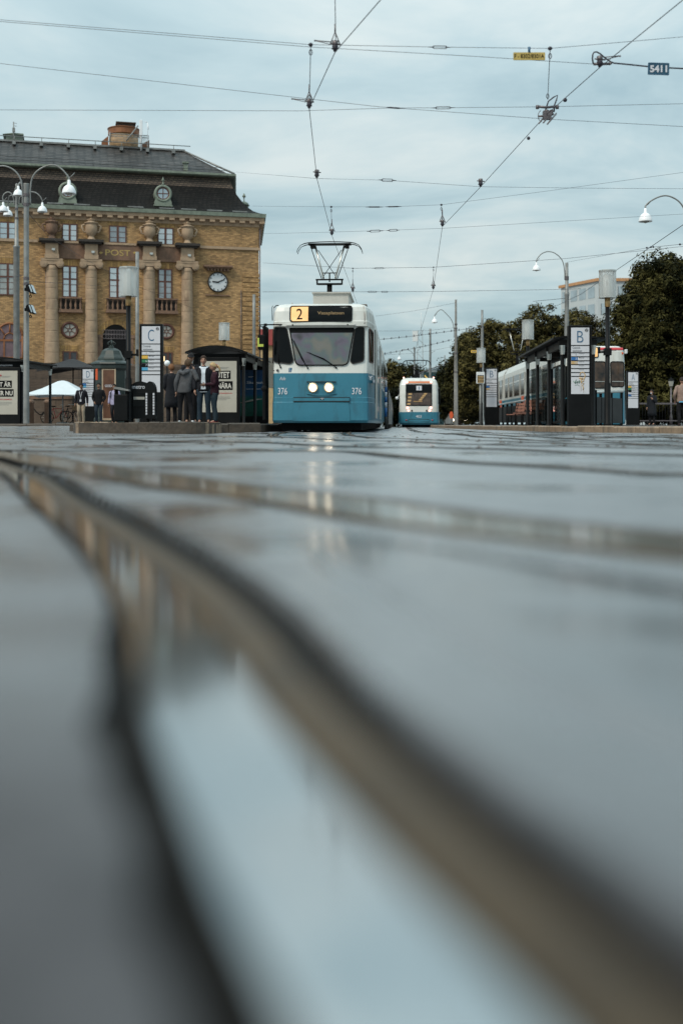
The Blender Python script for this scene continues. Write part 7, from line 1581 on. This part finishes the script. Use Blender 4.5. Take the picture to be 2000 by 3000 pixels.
walk = dict(knL=(.055, -.03, .285), anL=(.055, .0, .05), knR=(-.055, -.035, .29), anR=(-.06, .06, .06), elL=(.14, .03, .64), wrL=(.15, .0, .50), elR=(-.14, .03, .64), wrR=(-.15, .0, .50))
person('man walking in khaki trousers and black jacket with a white lanyard', 239, 49.5, ZL, 1.76, 0, (.012, .012, .017), (.36, .29, .215), (.3, .28, .26), (.010, .009, .009), 'short', skin='skin2', extras=lany, pose=walk, group='people walking by the kiosk')
walk2 = dict(walk); walk2.update(elL=(.145, .02, .64), wrL=(.10, -.03, .53), elR=(-.145, .02, .64), wrR=(-.10, -.03, .53))
person('man walking in a plain black sweater and dark jeans', 290, 49.0, ZL, 1.77, 3, (.008, .008, .010), (.025, .036, .050), (.02, .02, .02), (.009, .008, .008), 'short', skin='skin2', pose=walk2, group='people walking by the kiosk')
def pack(t, H, j, Mh):
    mb = MB()
    for sg in (-1, 1): mb.tube([Vector((sg*.07, .07, .78))*H, Vector((sg*.075, -.0, .835))*H, Vector((sg*.07, -.088, .77))*H, Vector((sg*.085, -.07, .64))*H], .012*H, 5)
    mb.bbox(-.10*H, .10*H, .08*H, .17*H, .58*H, .80*H, .03); mb.build('backpack', M['black'], t)
person('man in a pale lilac shirt with backpack straps, half hidden by the litter bin', 336, 50.5, ZL, 1.77, -10, (.34, .32, .46), (.015, .015, .018), (.02, .02, .02), (.008, .007, .007), 'crop', skin='skin2', extras=pack, pose=walk, group='people walking by the kiosk')
def maskx(t, H, j, Mh):
    mb = MB(); mb.sphere(Mh @ (Vector((0, -.043, -.03))*H), .022*H, 6, sy=.7); mb.build('face_mask', M['panel'], t)
person('person in a dark coat with a white face mask by the park fence', 1908, 54.0, .155, 1.70, -40, (.011, .013, .017), (.010, .010, .012), (.02, .02, .02), (.012, .009, .008), 'mid', extras=maskx, long_coat=True, pose=dict(elL=(.13, -.02, .65), wrL=(.07, -.10, .72)), group='people by the park fence')
def shirt_tail(t, H, j, Mh):
    mb = MB(); mb.lathe([(.098*H, .475*H), (.095*H, .50*H)], n=14, sy=.85, cap=False); mb.build('shirt_hem', M['sky'], t)
person('man in a beige jumper and black trousers, back turned, at the picture edge', 1996, 42.0, .155, 1.79, 172, (.26, .185, .155), (.010, .010, .012), (.03, .02, .02), (.03, .022, .018), 'crop', extras=shirt_tail, group='people by the park fence', pose=dict(elR=(-.15, .03, .64), elL=(.15, .03, .64), wrL=(.13, -.06, .52)))

# ------------------------------------------------------------------ trees
def leafmat(name, c1, c2, vs=.45):  # shaded and sunlit clumps painted in as dark and light noise colours
    m = bpy.data.materials.new(name); m.use_nodes = True; nt = m.node_tree; b = nt.nodes['Principled BSDF']; L = nt.links.new
    tc = nd(nt, 'ShaderNodeTexCoord'); nz = nd(nt, 'ShaderNodeTexNoise'); nz.inputs['Scale'].default_value = vs; nz.inputs['Detail'].default_value = 4; L(tc.outputs['Object'], nz.inputs['Vector'])
    n2 = nd(nt, 'ShaderNodeTexNoise'); n2.inputs['Scale'].default_value = 1.6; L(tc.outputs['Object'], n2.inputs['Vector'])
    a = nd(nt, 'ShaderNodeMath', operation='ADD'); L(nz.outputs['Fac'], a.inputs[0]); L(n2.outputs['Fac'], a.inputs[1]); h_ = nd(nt, 'ShaderNodeMath', operation='MULTIPLY'); h_.inputs[1].default_value = .5; L(a.outputs[0], h_.inputs[0])
    cr = nd(nt, 'ShaderNodeValToRGB'); cr.color_ramp.elements[0].position = .44; cr.color_ramp.elements[1].position = .66; cr.color_ramp.elements[0].color = (*c1, 1); cr.color_ramp.elements[1].color = (*c2, 1)
    L(h_.outputs[0], cr.inputs['Fac']); L(cr.outputs['Color'], b.inputs['Base Color']); b.inputs['Roughness'].default_value = .8; b.inputs['Specular IOR Level'].default_value = .06
    return m
LM = [leafmat('leaf_olive', (.005, .007, .003), (.095, .085, .028)), leafmat('leaf_brown_green', (.008, .009, .004), (.145, .122, .042)), leafmat('leaf_deep', (.004, .006, .003), (.055, .055, .019))]
bark = mat('bark', (.035, .026, .02), .9, var=.4, vs=6)
def tree(label, x, y, h, crown, n_clump, n_leaf, leaf, seed, lm=0, name='tree', group='trees in the park', tr=.28, fill=.75):
    """crown: list of (dx, dy, z, rx, ry, rz) ellipsoids"""
    rng = np.random.default_rng(seed); t = thing(name, label, 'tree', (x, y, 0), 0, group)
    mb = MB(); zc = crown[0][2]; mb.tube([(0, 0, 0), (.1, 0, zc*.4), (0, .1, zc*.8), (0, 0, zc)], [tr*1.3, tr, tr*.75, tr*.4], 10)
    for c in crown:
        for k in range(3):
            a = rng.uniform(0, 6.28); e = Vector((c[0]+c[3]*.6*math.cos(a), c[1]+c[4]*.6*math.sin(a), c[2]+c[5]*rng.uniform(-.1, .6))); s0 = Vector((0, .05, zc*rng.uniform(.5, .85)))
            mb.tube([s0, s0+(e-s0)*.5+Vector((0, 0, .4)), e], [tr*.45, tr*.3, tr*.08], 6)
    mb.build('trunk', bark, t)
    vol = np.array([c[3]*c[4]+c[3]*c[5]+c[4]*c[5] for c in crown]); vol = vol/vol.sum(); cl = []
    for c, v in zip(crown, vol):
        k = max(4, int(n_clump*v)); d = rng.normal(size=(k, 3)); d /= np.linalg.norm(d, axis=1)[:, None]; r = rng.uniform(fill**2, 1.0, k)**.5*rng.uniform(.82, 1.06, k)*np.where(rng.uniform(size=k) < .14, rng.uniform(1.08, 1.24, k), 1)
        cl.append(np.array(c[:3])+d*r[:, None]*np.array(c[3:6]))
    cl = np.vstack(cl); cr_ = rng.uniform(.55, 1.25, len(cl))*max(leaf, .15)*4.6
    idx = np.repeat(np.arange(len(cl)), n_leaf); N = len(idx)
    d = rng.normal(size=(N, 3)); d /= np.linalg.norm(d, axis=1)[:, None]; rr = rng.uniform(.25, 1, N)**.6
    pos = cl[idx]+d*(rr*cr_[idx])[:, None]*np.array([1, 1, .75])
    nrm = d*1.0+rng.normal(size=(N, 3))*.33+np.array([0, 0, .35]); nrm /= np.linalg.norm(nrm, axis=1)[:, None]
    u = np.cross(nrm, rng.normal(size=(N, 3))); u /= np.linalg.norm(u, axis=1)[:, None]+1e-9; v = np.cross(nrm, u)
    s = rng.uniform(.6, 1.25, N)[:, None]*leaf
    q = np.stack([pos-u*s, pos+v*s*.42-u*s*.1, pos+u*s, pos-v*s*.42+u*s*.1], 1).reshape(-1, 3)
    me = bpy.data.meshes.new('crown'); me.vertices.add(len(q)); me.vertices.foreach_set('co', q.astype(np.float32).ravel())
    me.loops.add(4*N); me.loops.foreach_set('vertex_index', np.arange(4*N, dtype=np.int32)); me.polygons.add(N); me.polygons.foreach_set('loop_start', np.arange(0, 4*N, 4, dtype=np.int32)); me.polygons.foreach_set('loop_total', np.full(N, 4, dtype=np.int32))
    me.update(); me.validate(); me.materials.append(LM[lm]); o = bpy.data.objects.new('crown', me); COL.objects.link(o); o.parent = t
    return t
def E(px, py, D, rpx, rpy, x0, dy=0, ry=None): k = D/F; return (PX(px, D)-x0, dy, PZ(py, D), rpx*k, (ry or rpx)*k, rpy*k)
D = 70; x0 = PX(2030, D); tree('huge dark tree filling the right edge behind the fence', x0, D, 11, [E(2030, 900, D, 195, 165, x0), E(1930, 950, D, 125, 130, x0), E(1880, 1050, D, 85, 120, x0, -1), E(2010, 1090, D, 190, 130, x0), E(2090, 830, D, 120, 90, x0), E(1945, 1170, D, 130, 70, x0, -1), E(1905, 850, D, 75, 85, x0, -1), E(1840, 950, D, 50, 90, x0, -1)], 1500, 92, .13, 3, 0)
D = 78; x0 = PX(1850, D); tree('lower dark tree under the huge one, beside the red striped tram', x0, D, 8, [E(1852, 1130, D, 70, 90, x0), E(1905, 1100, D, 70, 110, x0), E(1840, 1040, D, 40, 70, x0)], 330, 70, .125, 8, 2)
D = 105; x0 = PX(1580, D); tree('broad olive tree with a rounded top behind the shelter and its lamp', x0, D, 11, [E(1578, 950, D, 45, 62, x0), E(1530, 985, D, 60, 55, x0), E(1620, 990, D, 50, 55, x0), E(1570, 1070, D, 110, 90, x0), E(1600, 1150, D, 100, 90, x0)], 560, 62, .165, 21, 1)
D = 112; x0 = PX(1690, D); tree('lighter tree with gaps in its crown below the white office block', x0, D, 11, [E(1690, 958, D, 45, 58, x0), E(1735, 975, D, 55, 50, x0), E(1650, 1000, D, 45, 60, x0), E(1700, 1060, D, 100, 90, x0), E(1760, 1080, D, 70, 110, x0)], 430, 58, .165, 33, 1)
D = 120; x0 = PX(1445, D); tree('olive tree with ragged crown right behind the timetable board', x0, D, 11, [E(1440, 968, D, 36, 36, x0), E(1400, 1010, D, 50, 45, x0), E(1465, 1010, D, 60, 60, x0), E(1420, 1080, D, 85, 85, x0), E(1470, 1130, D, 90, 100, x0), E(1390, 1160, D, 60, 90, x0)], 560, 60, .17, 44, 1)
D = 130; x0 = PX(1345, D); tree('dark green tree between the weathered mast and the timetable board', x0, D, 9, [E(1362, 1015, D, 30, 40, x0), E(1375, 1060, D, 45, 70, x0), E(1350, 1120, D, 50, 90, x0), E(1375, 1180, D, 60, 60, x0)], 330, 58, .19, 55, 0)
D = 135; x0 = PX(1310, D); tree('bushy tree immediately right of the small tram', x0, D, 7, [E(1312, 1110, D, 30, 40, x0), E(1300, 1160, D, 32, 60, x0), E(1325, 1180, D, 40, 60, x0)], 170, 42, .24, 66, 2)
D = 200; x0 = PX(1150, D); tree('distant pale olive tree left of the small tram', x0, D, 12, [E(1150, 1105, D, 36, 42, x0), E(1125, 1130, D, 36, 50, x0), E(1165, 1140, D, 34, 50, x0), E(1150, 1190, D, 50, 50, x0)], 240, 40, .34, 77, 1)
D = 240; x0 = PX(1210, D); tree('most distant tree, dark and low, behind the small tram roof', x0, D, 12, [E(1200, 1110, D, 40, 40, x0), E(1240, 1115, D, 30, 32, x0), E(1210, 1170, D, 60, 60, x0)], 200, 38, .38, 88, 2)
D = 90; x0 = PX(1145, D); tree('small dark tree between the fence and the small tram', x0, D, 5, [E(1157, 1180, D, 22, 40, x0), E(1150, 1215, D, 22, 30, x0)], 80, 36, .17, 99, 2)
